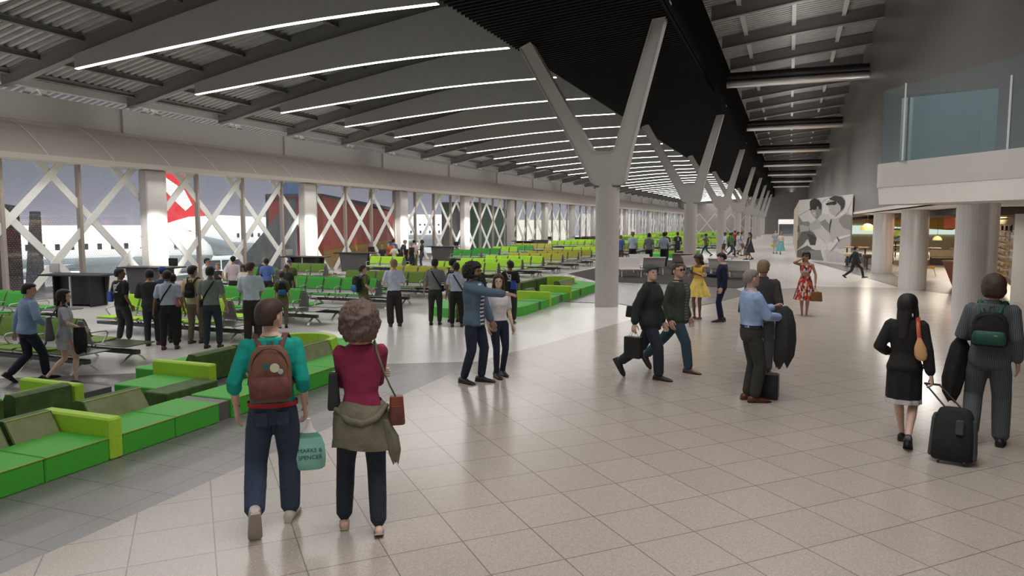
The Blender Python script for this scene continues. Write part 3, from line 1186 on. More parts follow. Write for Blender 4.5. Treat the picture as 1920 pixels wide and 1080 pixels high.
DK = [(-19.15, 14.9, R(192), 'black gate desk seen from its staff side behind the walking couple on the left', 1),
      (-20.0, 18.2, R(12), 'dark gate desk with sloping grey front behind the group of people on the left', 0),
      (-19.9, 26.4, R(190), 'black gate desk with white post right of the wide white facade column', 1),
      (-20.1, 30.6, R(12), 'gate desk with sloping grey front in front of the red boarding bridge', 0),
      (-20.2, 35.6, R(190), 'black gate desk beside the passengers queuing before the red bridge', 1),
      (-20.2, 40.6, R(12), 'grey fronted gate desk at the end of the green seat rows', 0),
      (-20.0, 54.8, R(190), 'distant black gate desk left of a grey one near the facade', 1),
      (-20.0, 58.8, R(12), 'distant grey gate desk behind the mustard seat rows', 0),
      (-20.0, 72.0, R(190), 'far black gate desk just left of the nearest concrete column', 1),
      (-20.0, 76.0, R(12), 'far grey gate desk just left of the nearest concrete column', 0)]
for d_ in DK:
    desk(*d_)

# ================================================================ white lounge chairs on the carpet
M_lw = mat('lounge_white', (0.72, 0.69, 0.67), 0.5, var=0.03, scale=20)
M_lp = mat('lounge_rose_grey', (0.36, 0.315, 0.305), 0.55, var=0.04, scale=20)
lprof = [(-.62, .36), (-.3, .37), (.0, .33), (.18, .31), (.28, .38), (.36, .52), (.43, .68), (.50, .80), (.56, .83), (.62, .80)]


def lounge_frame():
    b = MB()
    for x in (-.42, .42):
        b.tube([(x, -.55, 0), (x, -.52, .30), (x, -.45, .335), (x, -.1, .33), (x, .25, .30), (x, .33, .2), (x, .36, 0)], .022, 6)
    b.tube([(-.42, -.5, .33), (.42, -.5, .33)], .018, 6)
    return b


lch = {}


def lounge_chair(X, Y, rz, white, label):
    t = thing('lounge_chair', label, 'lounge chair', (X, Y, 0.023), rz, 'lounge chairs on the dark carpet')
    link_mesh('seat_shell', ('ls', white), lambda: sweep(lprof, -.5, .5, -.03), M_lw if white else M_lp, t)
    link_mesh('frame', 'lf', lounge_frame, M_lw, t)
    return t


LC = [(-7.7, 33.2, R(160), 0, 'rose grey lounge chair turned away, partly behind the nearest concrete column'),
      (-6.55, 31.6, R(20), 1, 'white lounge chair front left on the dark carpet, facing the camera'),
      (-6.7, 34.9, R(20), 1, 'white lounge chair directly behind the front left white one'),
      (-5.85, 33.3, R(200), 1, 'white lounge chair right of the nearest column, back to back with another'),
      (-5.1, 37.9, R(185), 0, 'rose grey lounge chair in the middle of the dark carpet seen from behind'),
      (-5.4, 41.5, R(185), 0, 'rose grey lounge chair at the back of the carpet'),
      (-4.0, 34.6, R(60), 0, 'rose grey lounge chair seen from its side behind the woman in yellow'),
      (-3.1, 35.6, R(300), 0, 'rose grey lounge chair between the woman in yellow and the man with a phone'),
      (-2.75, 33.4, R(170), 1, 'white lounge chair behind the man with a phone'),
      (-1.95, 32.0, R(175), 1, 'white lounge chair at the right edge of the dark carpet')]
for a_ in LC:
    lounge_chair(*a_)
# ================================================================ people
import numpy as np
V = Vector
SKIN = {k: mat('skin_' + k, c, 0.5, var=0.06, scale=25) for k, c in
        dict(light=(0.60, 0.37, 0.28), fair=(0.70, 0.47, 0.38), tan=(0.42, 0.24, 0.16), brown=(0.22, 0.115, 0.07), deep=(0.12, 0.06, 0.038)).items()}
M_eye = mat('eye_dark', (0.02, 0.015, 0.012), 0.3)
M_lip = mat('lip_red', (0.38, 0.12, 0.10), 0.5)
HAIR = {k: mat('hair_' + k, c, 0.6, var=0.35, scale=40, bump=0.5, stretch=(3, 3, .6)) for k, c in
        dict(black=(0.008, 0.007, 0.008), brown=(0.05, 0.028, 0.018), grey=(0.22, 0.20, 0.18), blond=(0.25, 0.17, 0.09), curly=(0.13, 0.085, 0.07), navy=(0.01, 0.012, 0.03)).items()}
_cl = {}


def cloth(name, col, **k):
    kw = dict(rough=0.85, var=0.12, scale=11, bump=0.5, bdist=0.03)
    kw.update(k)
    return mat('cloth_' + name, col, **kw)


def stripe_cloth(name, c1, c2, freq, axis='z', duty=0.5):
    if name in MATS:
        return MATS[name]
    m = mat(name, c1, 0.85)
    n = m.node_tree.nodes
    l = m.node_tree.links
    t = n.new('ShaderNodeTexCoord')
    s = n.new('ShaderNodeSeparateXYZ')
    l.new(t.outputs['Object'], s.inputs[0])
    a = n.new('ShaderNodeMath')
    a.operation = 'MULTIPLY'
    a.inputs[1].default_value = freq
    l.new(s.outputs['xyz'.index(axis)], a.inputs[0])
    f = n.new('ShaderNodeMath')
    f.operation = 'FRACT'
    l.new(a.outputs[0], f.inputs[0])
    g = n.new('ShaderNodeMath')
    g.operation = 'LESS_THAN'
    g.inputs[1].default_value = duty
    l.new(f.outputs[0], g.inputs[0])
    mx = n.new('ShaderNodeMix')
    mx.data_type = 'RGBA'
    l.new(g.outputs[0], mx.inputs[0])
    mx.inputs[6].default_value = (*c1, 1)
    mx.inputs[7].default_value = (*c2, 1)
    l.new(mx.outputs[2], n['Principled BSDF'].inputs['Base Color'])
    return m


def print_cloth(name, cols, scale):
    """patterned fabric: voronoi cells stepped through several colours"""
    if name in MATS:
        return MATS[name]
    m = mat(name, cols[0], 0.8)
    n = m.node_tree.nodes
    l = m.node_tree.links
    t = n.new('ShaderNodeTexCoord')
    mp = n.new('ShaderNodeMapping')
    mp.inputs['Scale'].default_value = (1, 1, .5)
    l.new(t.outputs['Object'], mp.inputs[0])
    v = n.new('ShaderNodeTexVoronoi')
    v.inputs['Scale'].default_value = scale
    l.new(mp.outputs[0], v.inputs['Vector'])
    r = n.new('ShaderNodeValToRGB')
    r.color_ramp.interpolation = 'CONSTANT'
    e = r.color_ramp.elements
    while len(e) < len(cols):
        e.new(0.5)
    for i, c in enumerate(cols):
        e[i].position = i / len(cols)
        e[i].color = (*c, 1)
    sp = n.new('ShaderNodeSeparateColor')
    l.new(v.outputs['Color'], sp.inputs[0])
    l.new(sp.outputs[0], r.inputs[0])
    l.new(r.outputs[0], n['Principled BSDF'].inputs['Base Color'])
    return m


BAKE = []      # (object, extra MB, materials): remeshed to one continuous surface at the end


def remeshed(name, mb, m, parent, voxel, extra=None, extra_mats=(), smooth=3):
    o = mb.build(name, m, parent)
    md = o.modifiers.new('r', 'REMESH')
    md.mode = 'VOXEL'
    md.voxel_size = voxel
    md.use_smooth_shade = True
    ms = o.modifiers.new('s', 'SMOOTH')
    ms.factor = 0.5
    ms.iterations = smooth
    BAKE.append((o, extra, extra_mats))
    return o


def bake_all():
    bpy.context.view_layer.update()
    dg = bpy.context.evaluated_depsgraph_get()
    for o, extra, em in BAKE:
        me = bpy.data.meshes.new_from_object(o.evaluated_get(dg))
        old = o.data
        o.modifiers.clear()
        if extra and extra.v:
            vs = [tuple(v.co) for v in me.vertices]
            fs = [tuple(p.vertices) for p in me.polygons]
            n0 = len(vs)
            nf = len(fs)
            vs += extra.v
            fs += [tuple(i + n0 for i in f) for f in extra.f]
            m2 = bpy.data.meshes.new(old.name)
            m2.from_pydata(vs, [], fs)
            m2.polygons.foreach_set('material_index', [0] * nf + list(extra.m))
            m2.polygons.foreach_set('use_smooth', [True] * len(fs))
            for mm in old.materials:
                m2.materials.append(mm)
            for mm in em:
                m2.materials.append(mm)
            m2.update()
            me = m2
        nm = old.name
        o.data = me
        bpy.data.meshes.remove(old)
        me.name = nm
    BAKE.clear()


def ik(a, t, l1, l2, pole):
    d = t - a
    L = max(min(d.length, (l1 + l2) * .998), abs(l1 - l2) + .01)
    dn = d.normalized()
    ca = max(-1, min(1, (l1 * l1 + L * L - l2 * l2) / (2 * l1 * L)))
    p = pole - dn * pole.dot(dn)
    p.normalize()
    return a + dn * l1 * ca + p * l1 * math.sqrt(1 - ca * ca), a + dn * L


def limb(mb, pts, rs, n=10, mi=0, flat_=1.0):
    """round-ended tapered limb through pts"""
    P_ = [V(p) for p in pts]
    d0 = (P_[1] - P_[0]).normalized()
    d1 = (P_[-1] - P_[-2]).normalized()
    pp = [P_[0] - d0 * rs[0] * .8] + P_ + [P_[-1] + d1 * rs[-1] * .8]
    rr = [rs[0] * .45] + list(rs) + [rs[-1] * .45]
    mb.tube(pp, rr, n, mi)


def fingers(mb, W, d, pn, side, s, curl, mi=0):
    """palm with four fingers and a thumb; W wrist, d hand direction, pn palm normal, side toward thumb"""
    d = d.normalized()
    pn = (pn - d * pn.dot(d)).normalized()
    th = d.cross(pn).normalized() * side
    pl = .058 * s
    ring = lambda c, a, b: [c + th * (a * math.cos(q)) + pn * (b * math.sin(q)) for q in [2 * math.pi * k / 10 for k in range(10)]]
    mb.loft([ring(W - d * .01 * s, .014 * s, .012 * s), ring(W + d * .012 * s, .019 * s, .011 * s), ring(W + d * .035 * s, .025 * s, .0105 * s), ring(W + d * pl * .95, .026 * s, .009 * s), ring(W + d * pl * 1.08, .022 * s, .005 * s)], mi)
    for k, (off, ln) in enumerate(((.019, .040), (.0065, .045), (-.0065, .042), (-.0185, .034))):
        base = W + d * pl * .97 + th * off * s
        dd = d
        pts = [base - d * .008 * s, base]
        c = curl * (1 + .12 * k)
        for j, q in enumerate((.45, .32, .25)):
            ang = c * (0.45 if j == 0 else .6)
            dd = (dd * math.cos(ang) + pn * math.sin(ang)).normalized()
            pts.append(pts[-1] + dd * ln * s * q)
            pnl = pn
            pn2 = (pn * math.cos(ang) - d * 0).normalized()
        mb.tube(pts, [.0055 * s, .0056 * s, .0052 * s, .0048 * s, .0038 * s], 7, mi)
    tb = W + d * .016 * s + th * .018 * s
    td = (d * .65 + th * .65 + pn * .35 * (0.4 + curl)).normalized()
    t2 = (d * .9 + th * .15 + pn * .5 * curl).normalized()
    mb.tube([tb - td * .006 * s, tb + td * .018 * s, tb + td * .018 * s + t2 * .016 * s, tb + td * .018 * s + t2 * .030 * s], [.0075 * s, .0068 * s, .006 * s, .0045 * s], 7, mi)


TORSO_M = [(.455, .066, .052, 0), (.49, .086, .062, 0), (.53, .087, .062, -.002), (.57, .080, .057, 0), (.61, .075, .054, .002), (.66, .082, .058, .002), (.71, .092, .063, .004), (.755, .097, .063, .002), (.79, .094, .055, -.002), (.815, .074, .045, -.006), (.832, .052, .040, -.008), (.85, .034, .036, -.006)]
TORSO_F = [(.455, .066, .052, 0), (.49, .090, .062, -.003), (.53, .088, .062, -.006), (.57, .074, .053, -.002), (.615, .064, .048, .002), (.66, .070, .053, .004), (.71, .079, .062, .010), (.755, .082, .058, .006), (.79, .080, .049, -.002), (.815, .062, .040, -.006), (.832, .044, .036, -.008), (.85, .030, .032, -.006)]


def person(name_label, x, y, H, rz, sex='m', skin='light', hair=('short', 'brown'), lean=0, side=0, twist=0, feet=((-.06, 0, 0, 0), (.06, 0, 0, 0)),
           hands=(None, None), poles=(None, None), curl=(.45, .45), palm=(None, None), head=(0, 0), top=None, bottom=None, shoes=('shoe', (0.02, .02, .02)),
           vox=.016, fat=1.0, group=None, glasses=None, jacket=None, toe=(0, 0), hz_=None, collar=None, z0=0.0):
    """a standing or walking figure facing local +y; lengths are fractions of the height H"""
    s = H
    bm_ = MB()
    ex = MB()
    exm = [M_eye, M_lip]
    sk = SKIN[skin]
    tors = TORSO_F if sex == 'f' else TORSO_M
    # ---- legs
    ank = []
    hip = []
    hx = .050
    hz = 9
    for i, (fx, fy, lift, pitch) in enumerate(feet):
        az = .045 + lift
        a = V((fx, fy - (.02 if pitch else 0), az))
        ank.append(a)
        if lift < .02:
            hor = math.hypot(fx - (-hx if i == 0 else hx), fy)
            hz = min(hz, az + math.sqrt(max(.02, .478 ** 2 - hor ** 2)))
    if hz > 1:
        hz = .51
    if hz_:
        hz = hz_
    dz = hz - .515
    T = Matrix.Translation((0, 0, hz)) @ Matrix.Rotation(R(-twist), 4, 'Z') @ Matrix.Rotation(R(side), 4, 'Y') @ Matrix.Rotation(R(-lean), 4, 'X') @ Matrix.Translation((0, 0, -.515))
    S = lambda p: V(p) * s
    TT = lambda p: (T @ V(p)) * s
    knees = []
    for i in (0, 1):
        h = V(((-hx, hx)[i], 0, hz))
        k, a = ik(h, ank[i], .243, .243, V((((-1, 1)[i]) * .12, 1, 0)))
        hip.append(h)
        knees.append(k)
        ank[i] = a
    mid = lambda a, b, t: a + (b - a) * t
    for i in (0, 1):
        h, k, a = hip[i], knees[i], ank[i]
        back = V((0, -1, 0))
        limb(bm_, [S(h), S(mid(h, k, .35)), S(mid(h, k, .8)), S(k), S(mid(k, a, .3) + back * .006), S(mid(k, a, .7)), S(a)],
             [.050 * s, .046 * s, .032 * s, .029 * s, .030 * s, .021 * s, .017 * s], 12)
    # feet
    footinfo = []
    for i in (0, 1):
        fx, fy, lift, pitch = feet[i]
        ta = toe[i]
        F = Matrix.Translation(ank[i]) @ Matrix.Rotation(R(-ta), 4, 'Z') @ Matrix.Rotation(R(-pitch), 4, 'X') @ Matrix.Translation((0, 0, -.045))
        footinfo.append(F)
        rings = []
        for (yy, a_, z_) in ((-.042, .014, .022), (-.035, .019, .034), (0, .020, .040), (.04, .022, .026), (.075, .026, .017), (.10, .022, .011), (.110, .012, .007)):
            rings.append([(F @ V((a_ * math.cos(q), yy, max(0.001, z_ * .5 + z_ * .5 * math.sin(q))))) * s for q in [2 * math.pi * k / 10 for k in range(10)]])
        bm_.loft(rings)
    # ---- torso, neck, head
    def torso(mb, rings, g=0.0, zlo=0, zhi=9, n=18, gb=None, fr=0.0):
        rr = []
        for (z, a, b, yo) in rings:
            if zlo <= z <= zhi:
                a2, b2 = (a * fat + g), (b * fat + (g if gb is None else gb))
                pts = []
                for k in range(n):
                    q = 2 * math.pi * k / n
                    cx, sy = math.cos(q), math.sin(q)
                    cx = math.copysign(abs(cx) ** .85, cx)
                    sy = math.copysign(abs(sy) ** .85, sy)
                    pts.append(TT((cx * a2, yo + sy * b2, z)))
                rr.append(pts)
        mb.loft(rr)
        return rr
    torso(bm_, tors)
    hy, hp = head
    NK = V((0, -.008, .84))
    HM = T @ Matrix.Translation(NK + V((0, .004, .032))) @ Matrix.Rotation(R(-hy), 4, 'Z') @ Matrix.Rotation(R(hp), 4, 'X')
    HH = lambda p: (HM @ V(p)) * s
    limb(bm_, [TT(NK - V((0, 0, .01))), HH((0, -.004, .02))], [.032 * s, .030 * s], 12)
    hr = []
    for (z, a, b, yo) in ((-.006, .014, .012, .040), (.002, .025, .026, .030), (.016, .034, .043, .016), (.035, .040, .052, .006), (.055, .043, .057, .002), (.075, .0435, .059, -.001), (.095, .040, .054, -.003), (.110, .030, .042, -.004), (.119, .016, .024, -.004)):
        hr.append([HH((a * math.cos(2 * math.pi * k / 16), yo + b * math.sin(2 * math.pi * k / 16), z)) for k in range(16)])
    bm_.loft(hr)
    # nose, ears, eyes, mouth
    ex.loft([[HH(p) for p in ((-.007, .054, .034), (.007, .054, .034), (0, .058, .032))], [HH(p) for p in ((-.008, .055, .038), (.008, .055, .038), (0, .072, .039))], [HH(p) for p in ((-.004, .054, .062), (.004, .054, .062), (0, .060, .062))]], 0)
    for sg in (-1, 1):
        ex.loft([[HH((sg * (.041 + o), -.004 + r * math.cos(q), .048 + 1.6 * r * math.sin(q))) for q in [2 * math.pi * k / 8 for k in range(8)]] for o, r in ((-.002, .008), (.006, .011), (.008, .007))], 0)
        ex.loft([[HH((sg * .017 + r * math.cos(q), .0545 + o, .0615 + .55 * r * math.sin(q))) for q in [2 * math.pi * k / 8 for k in range(8)]] for o, r in ((-.003, .009), (.0015, .0065))], 1)
    ex.loft([[HH((.015 * k_ * math.cos(q), .0525 + o, .020 + .0045 * k_ * math.sin(q))) for q in [2 * math.pi * k / 8 for k in range(8)]] for o, k_ in ((-.004, 1), (.003, .8))], 2)
    # ---- arms
    sw = (.088 if sex == 'f' else .101) * (1 + (fat - 1) * .6)
    jo = {}
    arms = []
    for i in (0, 1):
        sg = (-1, 1)[i]
        sh = V((sg * sw, -.004, .800))
        tg = V(hands[i]) if hands[i] is not None else V((sg * (sw + .035), .035, .505))
        pole = V(poles[i]) if poles[i] is not None else V((sg * .22, -1, -.1))
        el, wr = ik(sh, tg, .168, .148, pole)
        arms.append((sh, el, wr))
        limb(bm_, [TT(sh), TT(mid(sh, el, .4)), TT(mid(sh, el, .85)), TT(el), TT(mid(el, wr, .3)), TT(mid(el, wr, .75)), TT(wr)],
             [.027 * s * fat, .024 * s * fat, .021 * s, .020 * s, .0205 * s, .016 * s, .0135 * s], 10)
        dW = (TT(wr) - TT(el)).normalized()
        pn = palm[i] if palm[i] is not None else (-sg, .15, 0)
        pnw = (T.to_3x3() @ V(pn))
        d_ = dW
        w_ = TT(wr)
        # thumb on the forward side of a hanging hand
        thc = d_.cross((pnw - d_ * pnw.dot(d_)).normalized())
        fw = V((0, 1, .0)) if abs(d_.y) < .8 else V((-sg, 0, 0.5))
        sd = 1 if thc.dot(fw) > 0 else -1
        fingers(ex, w_, d_, pnw, sd, s, curl[i])
        jo['wrist%d' % i] = w_
        jo['elbow%d' % i] = TT(el)
        jo['shoulder%d' % i] = TT(sh)
        jo['hand%d' % i] = w_ + d_ * .06 * s
    body = remeshed('person', bm_, sk, None, vox * .85, ex, exm)
    body.location = (x, y, z0)
    body.rotation_euler = (0, 0, rz)
    tag(body, name_label, 'person', group)
    W = Matrix.Translation((x, y, z0)) @ Matrix.Rotation(rz, 4, 'Z')
    # ---- clothes
    def garment_top(kind, m, nm, g=.010, zlo=.50, sleeve='short', ga=.008, zhi=.835):
        b = MB()
        rr = [(zlo, lerp_tab([(z, a) for z, a, _, _ in tors], zlo), lerp_tab([(z, b_) for z, _, b_, _ in tors], zlo), 0)] + [r_ for r_ in tors if r_[0] > zlo + .012]
        torso(b, rr, g, 0, zhi)
        for i in (0, 1):
            sh, el, wr = arms[i]
            if sleeve == 'none':
                limb(b, [TT(mid(V((0, 0, sh.z)), sh, .75)), TT(sh)], [(.026 + ga * .4) * s, (.027 + ga * .4) * s])
            elif sleeve == 'short':
                limb(b, [TT(sh), TT(mid(sh, el, .45)), TT(mid(sh, el, .78))], [(.026 + ga) * s * fat, (.026 + ga) * s * fat, (.0255 + ga) * s])
            elif sleeve == 'elbow':
                limb(b, [TT(sh), TT(mid(sh, el, .5)), TT(el), TT(mid(el, wr, .25))], [(.026 + ga) * s * fat, (.025 + ga) * s * fat, (.025 + ga) * s, (.025 + ga) * s])
            else:
                limb(b, [TT(sh), TT(mid(sh, el, .5)), TT(el), TT(mid(el, wr, .5)), TT(mid(el, wr, .9))], [(.026 + ga) * s * fat, (.025 + ga) * s * fat, (.025 + ga) * s, (.021 + ga) * s, (.0175 + ga) * s])
        return remeshed(nm, b, m, body, vox)
    parts = {}
    if top:
        kind, m, kw = top[0], top[1], (top[2] if len(top) > 2 else {})
        parts['top'] = garment_top(kind, m, kind, **kw)
    if jacket:
        m, kw = jacket[0], (jacket[1] if len(jacket) > 1 else {})
        k2 = dict(g=.020, ga=.015, zlo=.47, sleeve='long', zhi=.84)
        k2.update(kw)
        fp = k2.pop('front', None)
        parts['jacket'] = garment_top('jacket', m, 'jacket', **k2)
        if fp:
            b = MB()
            rr = []
            for (z, a, b_, yo) in tors:
                if k2['zlo'] + .01 <= z <= .835:
                    w2 = .030 + .012 * (1 if z < .8 else .2)
                    dpt = yo + b_ * fat + k2['g'] + .002
                    rr.append([TT((-w2, dpt - .016, z)), TT((-w2 * .5, dpt + .003, z)), TT((w2 * .5, dpt + .003, z)), TT((w2, dpt - .016, z))])
            b.loft(rr, closed=False, cap=False)
            b.build('shirt_front', fp, body)
        b = MB()
        cr_ = []
        for z, a, b_ in ((.822, .056, .050), (.845, .046, .046), (.852, .040, .042), (.84, .036, .038)):
            cr_.append([TT((a * math.cos(2 * math.pi * k / 16), -.008 + b_ * math.sin(2 * math.pi * k / 16), z)) for k in range(16)])
        b.loft(cr_, cap=False)
        b.build('collar', m, body)
    elif collar:
        b = MB()
        cr_ = []
        for z, a, b_ in ((.826, .046, .045), (.850, .039, .041), (.856, .036, .038), (.84, .032, .035)):
            cr_.append([TT((a * math.cos(2 * math.pi * k / 16), -.008 + b_ * math.sin(2 * math.pi * k / 16), z)) for k in range(16)])
        b.loft(cr_, cap=False)
        b.build('collar', collar, body)
    if bottom:
        kind, m = bottom[0], bottom[1]
        kw = bottom[2] if len(bottom) > 2 else {}
        if kind in ('trousers', 'shorts'):
            b = MB()
            g = kw.get('g', .012) * .8
            end = kw.get('end', .97 if kind == 'trousers' else .0)
            waist = kw.get('waist', .585)
            torso(b, tors, g * .8, 0, waist)
            for i in (0, 1):
                h, k, a = hip[i], knees[i], ank[i]
                if kind == 'shorts':
                    e2 = kw.get('len', .95)
                    limb(b, [S(h), S(mid(h, k, .4)), S(mid(h, k, e2))], [.053 * s, (.047 + g) * s, (.040 + g) * s], 12)
                else:
                    w_ = kw.get('w', .0)
                    limb(b, [S(h), S(mid(h, k, .4)), S(k), S(mid(k, a, .5)), S(mid(k, a, end - .04))],
                         [.052 * s, (.045 + g) * s, (.032 + g + w_) * s, (.029 + g + w_ * 1.2) * s, (.024 + g + w_ * 1.4) * s], 12)
            parts['bottom'] = remeshed(kind, b, m, body, vox)
        else:
            hem = kw.get('hem', .28)
            fl = kw.get('flare', .10)
            wz = kw.get('waist', .60)
            b = MB()
            ple = kw.get('pleat', 10)
            amp = kw.get('amp', .006)
            a0 = lerp_tab([(z, a) for z, a, _, _ in tors], wz) + .010
            rr = []
            N = 60
            steps = 9
            for j in range(steps + 1):
                t = j / steps
                z = wz + (hem - wz) * t
                ba = max(lerp_tab([(z_, a) for z_, a, _, _ in tors], max(z, .49)) + .012, a0 + (fl) * t ** .9)
                bb = max(lerp_tab([(z_, b_) for z_, _, b_, _ in tors], max(z, .49)) + .014, a0 * .72 + fl * .85 * t ** .9)
                # the skirt hangs below the hips: follow the pelvis, not the leaned chest
                row = []
                for k in range(N):
                    q = 2 * math.pi * k / N
                    w = 1 + amp / .1 * t * math.sin(ple * q) + .02 * t * math.sin(3 * q + 1)
                    row.append(TT((ba * w * math.cos(q), bb * w * math.sin(q), z)) if z > .5 else S((ba * w * math.cos(q), bb * w * math.sin(q), z + dz)))
                rr.append(row)
            b.loft(rr, cap=False)
            b.loft([rr[-1], [V(p) * 1 + (V((0, 0, 0))) for p in [mid(V(p), S((0, 0, hem + dz)), .03) for p in rr[-1]]], rr[0]], cap=False)
            parts['bottom'] = b.build(kind, m, body)
            if kw.get('band'):
                b = MB()
                bh = kw['band'][1]
                r1 = [S((V(p).x / s * 1.006, V(p).y / s * 1.006, hem + dz + .001)) for p in rr[-1]]
                r2 = [mid(V(p), V(q_), bh * 1.0) for p, q_ in zip(rr[-1], rr[-2])]
                r2 = [V((p.x * 1.008, p.y * 1.008, p.z)) for p in r2]
                b.loft([r1, r2], cap=False)
                b.build('hem_band', kw['band'][0], body)
    # ---- shoes
    if shoes:
        kind, c = shoes
        m = cloth('shoe_%.2f_%.2f_%.2f' % c, c, rough=.45, var=.05, bump=.05)
        ms = mat('sole_%s' % ('pale' if kind in ('sneaker', 'sandal') else 'dark'), (.45, .40, .34) if kind in ('sneaker', 'sandal') else (.02, .018, .016), .7)
        for i in (0, 1):
            F = footinfo[i]
            b = MB()
            n_ = 12
            if kind == 'sandal':
                b.loft([[(F @ V((w_ * sx_, yy, zz))) * s for sx_, zz in ((-1, -.002), (1, -.002), (1, .006), (-1, .006))] for yy, w_ in ((-.045, .018), (0, .021), (.05, .026), (.09, .027), (.116, .015))], 1, False)
                for yy in (.02, .065):
                    b.loft([[(F @ V(((.024 + .003 * (yy > .05)) * math.cos(q), yy + dy_, .002 + (.041 if yy < .05 else .024) * math.sin(q)))) * s for q in [math.pi * k / 8 for k in range(9)]] for dy_ in (0, .012)], closed=False, cap=False)
            else:
                hgt = dict(shoe=1.0, sneaker=1.1, boot=1.3, heel=.9)[kind]
                sl = 0.004
                rings = []
                for (yy, a_, z_) in ((-.050, .016, .030), (-.044, .0225, .046 * hgt), (-.015, .025, .052 * hgt), (.02, .026, .046 * hgt), (.05, .028, .031), (.085, .0295, .024), (.11, .025, .018), (.125, .012, .010)):
                    rings.append([(F @ V((a_ * math.cos(q), yy, sl + z_ * .5 + z_ * .5 * math.sin(q)))) * s for q in [2 * math.pi * k / n_ for k in range(n_)]])
                b.loft(rings, 0)
                b.loft([[(F @ V((w_ * sx_, yy, zz))) * s for sx_, zz in ((-1, -.004), (1, -.004), (1, .008), (-1, .008))] for yy, w_ in ((-.052, .018), (-.02, .024), (.05, .028), (.09, .029), (.128, .012))], 1, False)
                if kind == 'heel':
                    b.loft([[(F @ V((w_ * math.cos(q), -.038 + w_ * math.sin(q), zz))) * s for q in [2 * math.pi * k / 6 for k in range(6)]] for zz, w_ in ((-.0, .014), (-.040, .005))], 1)
                if kind == 'boot':
                    a = ank[i]
                    k = knees[i]
                    b.tube([S(a), S(mid(a, k, .12))], [.029 * s, .030 * s], 12)
            o = b.build({'sandal': 'sandal', 'sneaker': 'sneaker', 'boot': 'boot', 'heel': 'shoe', 'shoe': 'shoe'}[kind], [m, ms], body)
    # ---- hair
    hk, hc = hair
    if hk:
        b = MB()
        hm = HAIR[hc] if hc in HAIR else cloth('hat_' + hc, dict(hat_blue=(.02, .05, .16), hat_red=(.35, .02, .02), hat_black=(.01, .01, .01), hat_grey=(.06, .07, .065))[hc])
        rnd = random.Random(int(abs(x * 917 + y * 331)) + 5)
        nu, nv = 28, 20
        rows = []
        big = dict(short=.011, long=.013, bob=.018, bun=.011, curly=.042, cap=.014, beanie=.015, crop=.004, wavy=.020, shag=.026)[hk]
        for j in range(nv + 1):
            el_ = math.pi * j / nv - math.pi / 2
            row = []
            for i in range(nu):
                q = 2 * math.pi * i / nu
                dx, dy, dzz = math.cos(el_) * math.cos(q), math.cos(el_) * math.sin(q), math.sin(el_)
                lowlim = dict(short=(-.62 if dy < -.25 else -.30), long=-.75, bob=-.85, bun=-.35, curly=-.85, cap=.12, beanie=-.05, crop=(-.55 if dy < -.25 else -.25), wavy=-.8, shag=-.8)[hk]
                g = big
                if hk in ('curly', 'shag', 'wavy', 'bob'):
                    g += rnd.uniform(-.3, .35) * big * .45
                front = dy > .30 + (.25 if hk in ('long', 'bob', 'shag') else 0)
                facecut = .28 if hk in ('long', 'short', 'bob', 'bun', 'crop') else .2
                if hk in ('short', 'crop') and abs(dx) > .6 and -.1 < dy < .5 and dzz < .02:
                    g = -.012
                if (front and dzz < facecut + (dy - .3) * .35) or dzz < lowlim or (dzz < -.15 and dy > .12 and hk in ('short', 'crop', 'bun', 'cap', 'beanie')) or (dy > .22 and dzz < .18 and hk in ('short', 'crop', 'bun')):
                    g = -.012
                rx, ry, rz_ = .0435 + g, .060 + g, .063 + g * .8
                bx = lambda v_: math.copysign(abs(v_) ** .86, v_) if g > 0 else v_
                row.append(HH((rx * bx(dx), -.002 + ry * bx(dy) - (g * .25 if g > .02 else 0), .058 + rz_ * bx(dzz))))
            rows.append(row)
        b.loft(rows, 0)
        if hk in ('long', 'wavy'):
            ln = .16 if hk == 'long' else .085
            rr = []
            for j in range(8):
                t = j / 7
                zc = .06 - t * (.06 + ln)
                wv = .048 * (1 - .35 * t) + (.006 * math.sin(t * 12) if hk == 'wavy' else 0)
                yo = -.038 - .020 * t ** .5
                rr.append([HH((wv * math.cos(q), yo + .022 * (1 - .3 * t) * math.sin(q), zc)) for q in [2 * math.pi * k / 12 for k in range(12)]])
            b.loft(rr, 0)
            if hk == 'long':
                for sg in (-1, 1):
                    limb(b, [HH((sg * .044, .01, .06)), HH((sg * .050, .012, .0)), HH((sg * .052, .012, -.06)), HH((sg * .045, .015, -.10))], [.014 * s, .017 * s, .015 * s, .008 * s], 8)
        if hk == 'bun':
            b.lathe([(0.001, -.02), (.018, -.012), (.022, 0), (.018, .014), (0.001, .02)], n=10)
            k0 = len(b.v) - 50
            for q in range(k0, len(b.v)):
                p = b.v[q]
                b.v[q] = tuple(HH((p[0], p[1] - .072, p[2] + .05)))
        if hk == 'cap':
            b.loft([[HH(p) for p in ((-.036, .045, .075), (.036, .045, .075), (.036, .045, .081), (-.036, .045, .081))], [HH(p) for p in ((-.028, .105, .068), (.028, .105, .068), (.028, .105, .073), (-.028, .105, .073))]], 0, False)
        if hk in ('curly', 'shag'):
            o = b.build('hair', hm, body)
            md = o.modifiers.new('r', 'REMESH')
            md.mode = 'VOXEL'
            md.voxel_size = .010 if vox < .013 else .016
            md.use_smooth_shade = True
            tx = bpy.data.textures.new('curls', 'CLOUDS')
            tx.noise_scale = .035
            dm = o.modifiers.new('d', 'DISPLACE')
            dm.texture = tx
            dm.strength = .035
            BAKE.append((o, None, ()))
        else:
            o = b.build({'cap': 'cap', 'beanie': 'knit_hat'}.get(hk, 'hair'), hm, body)
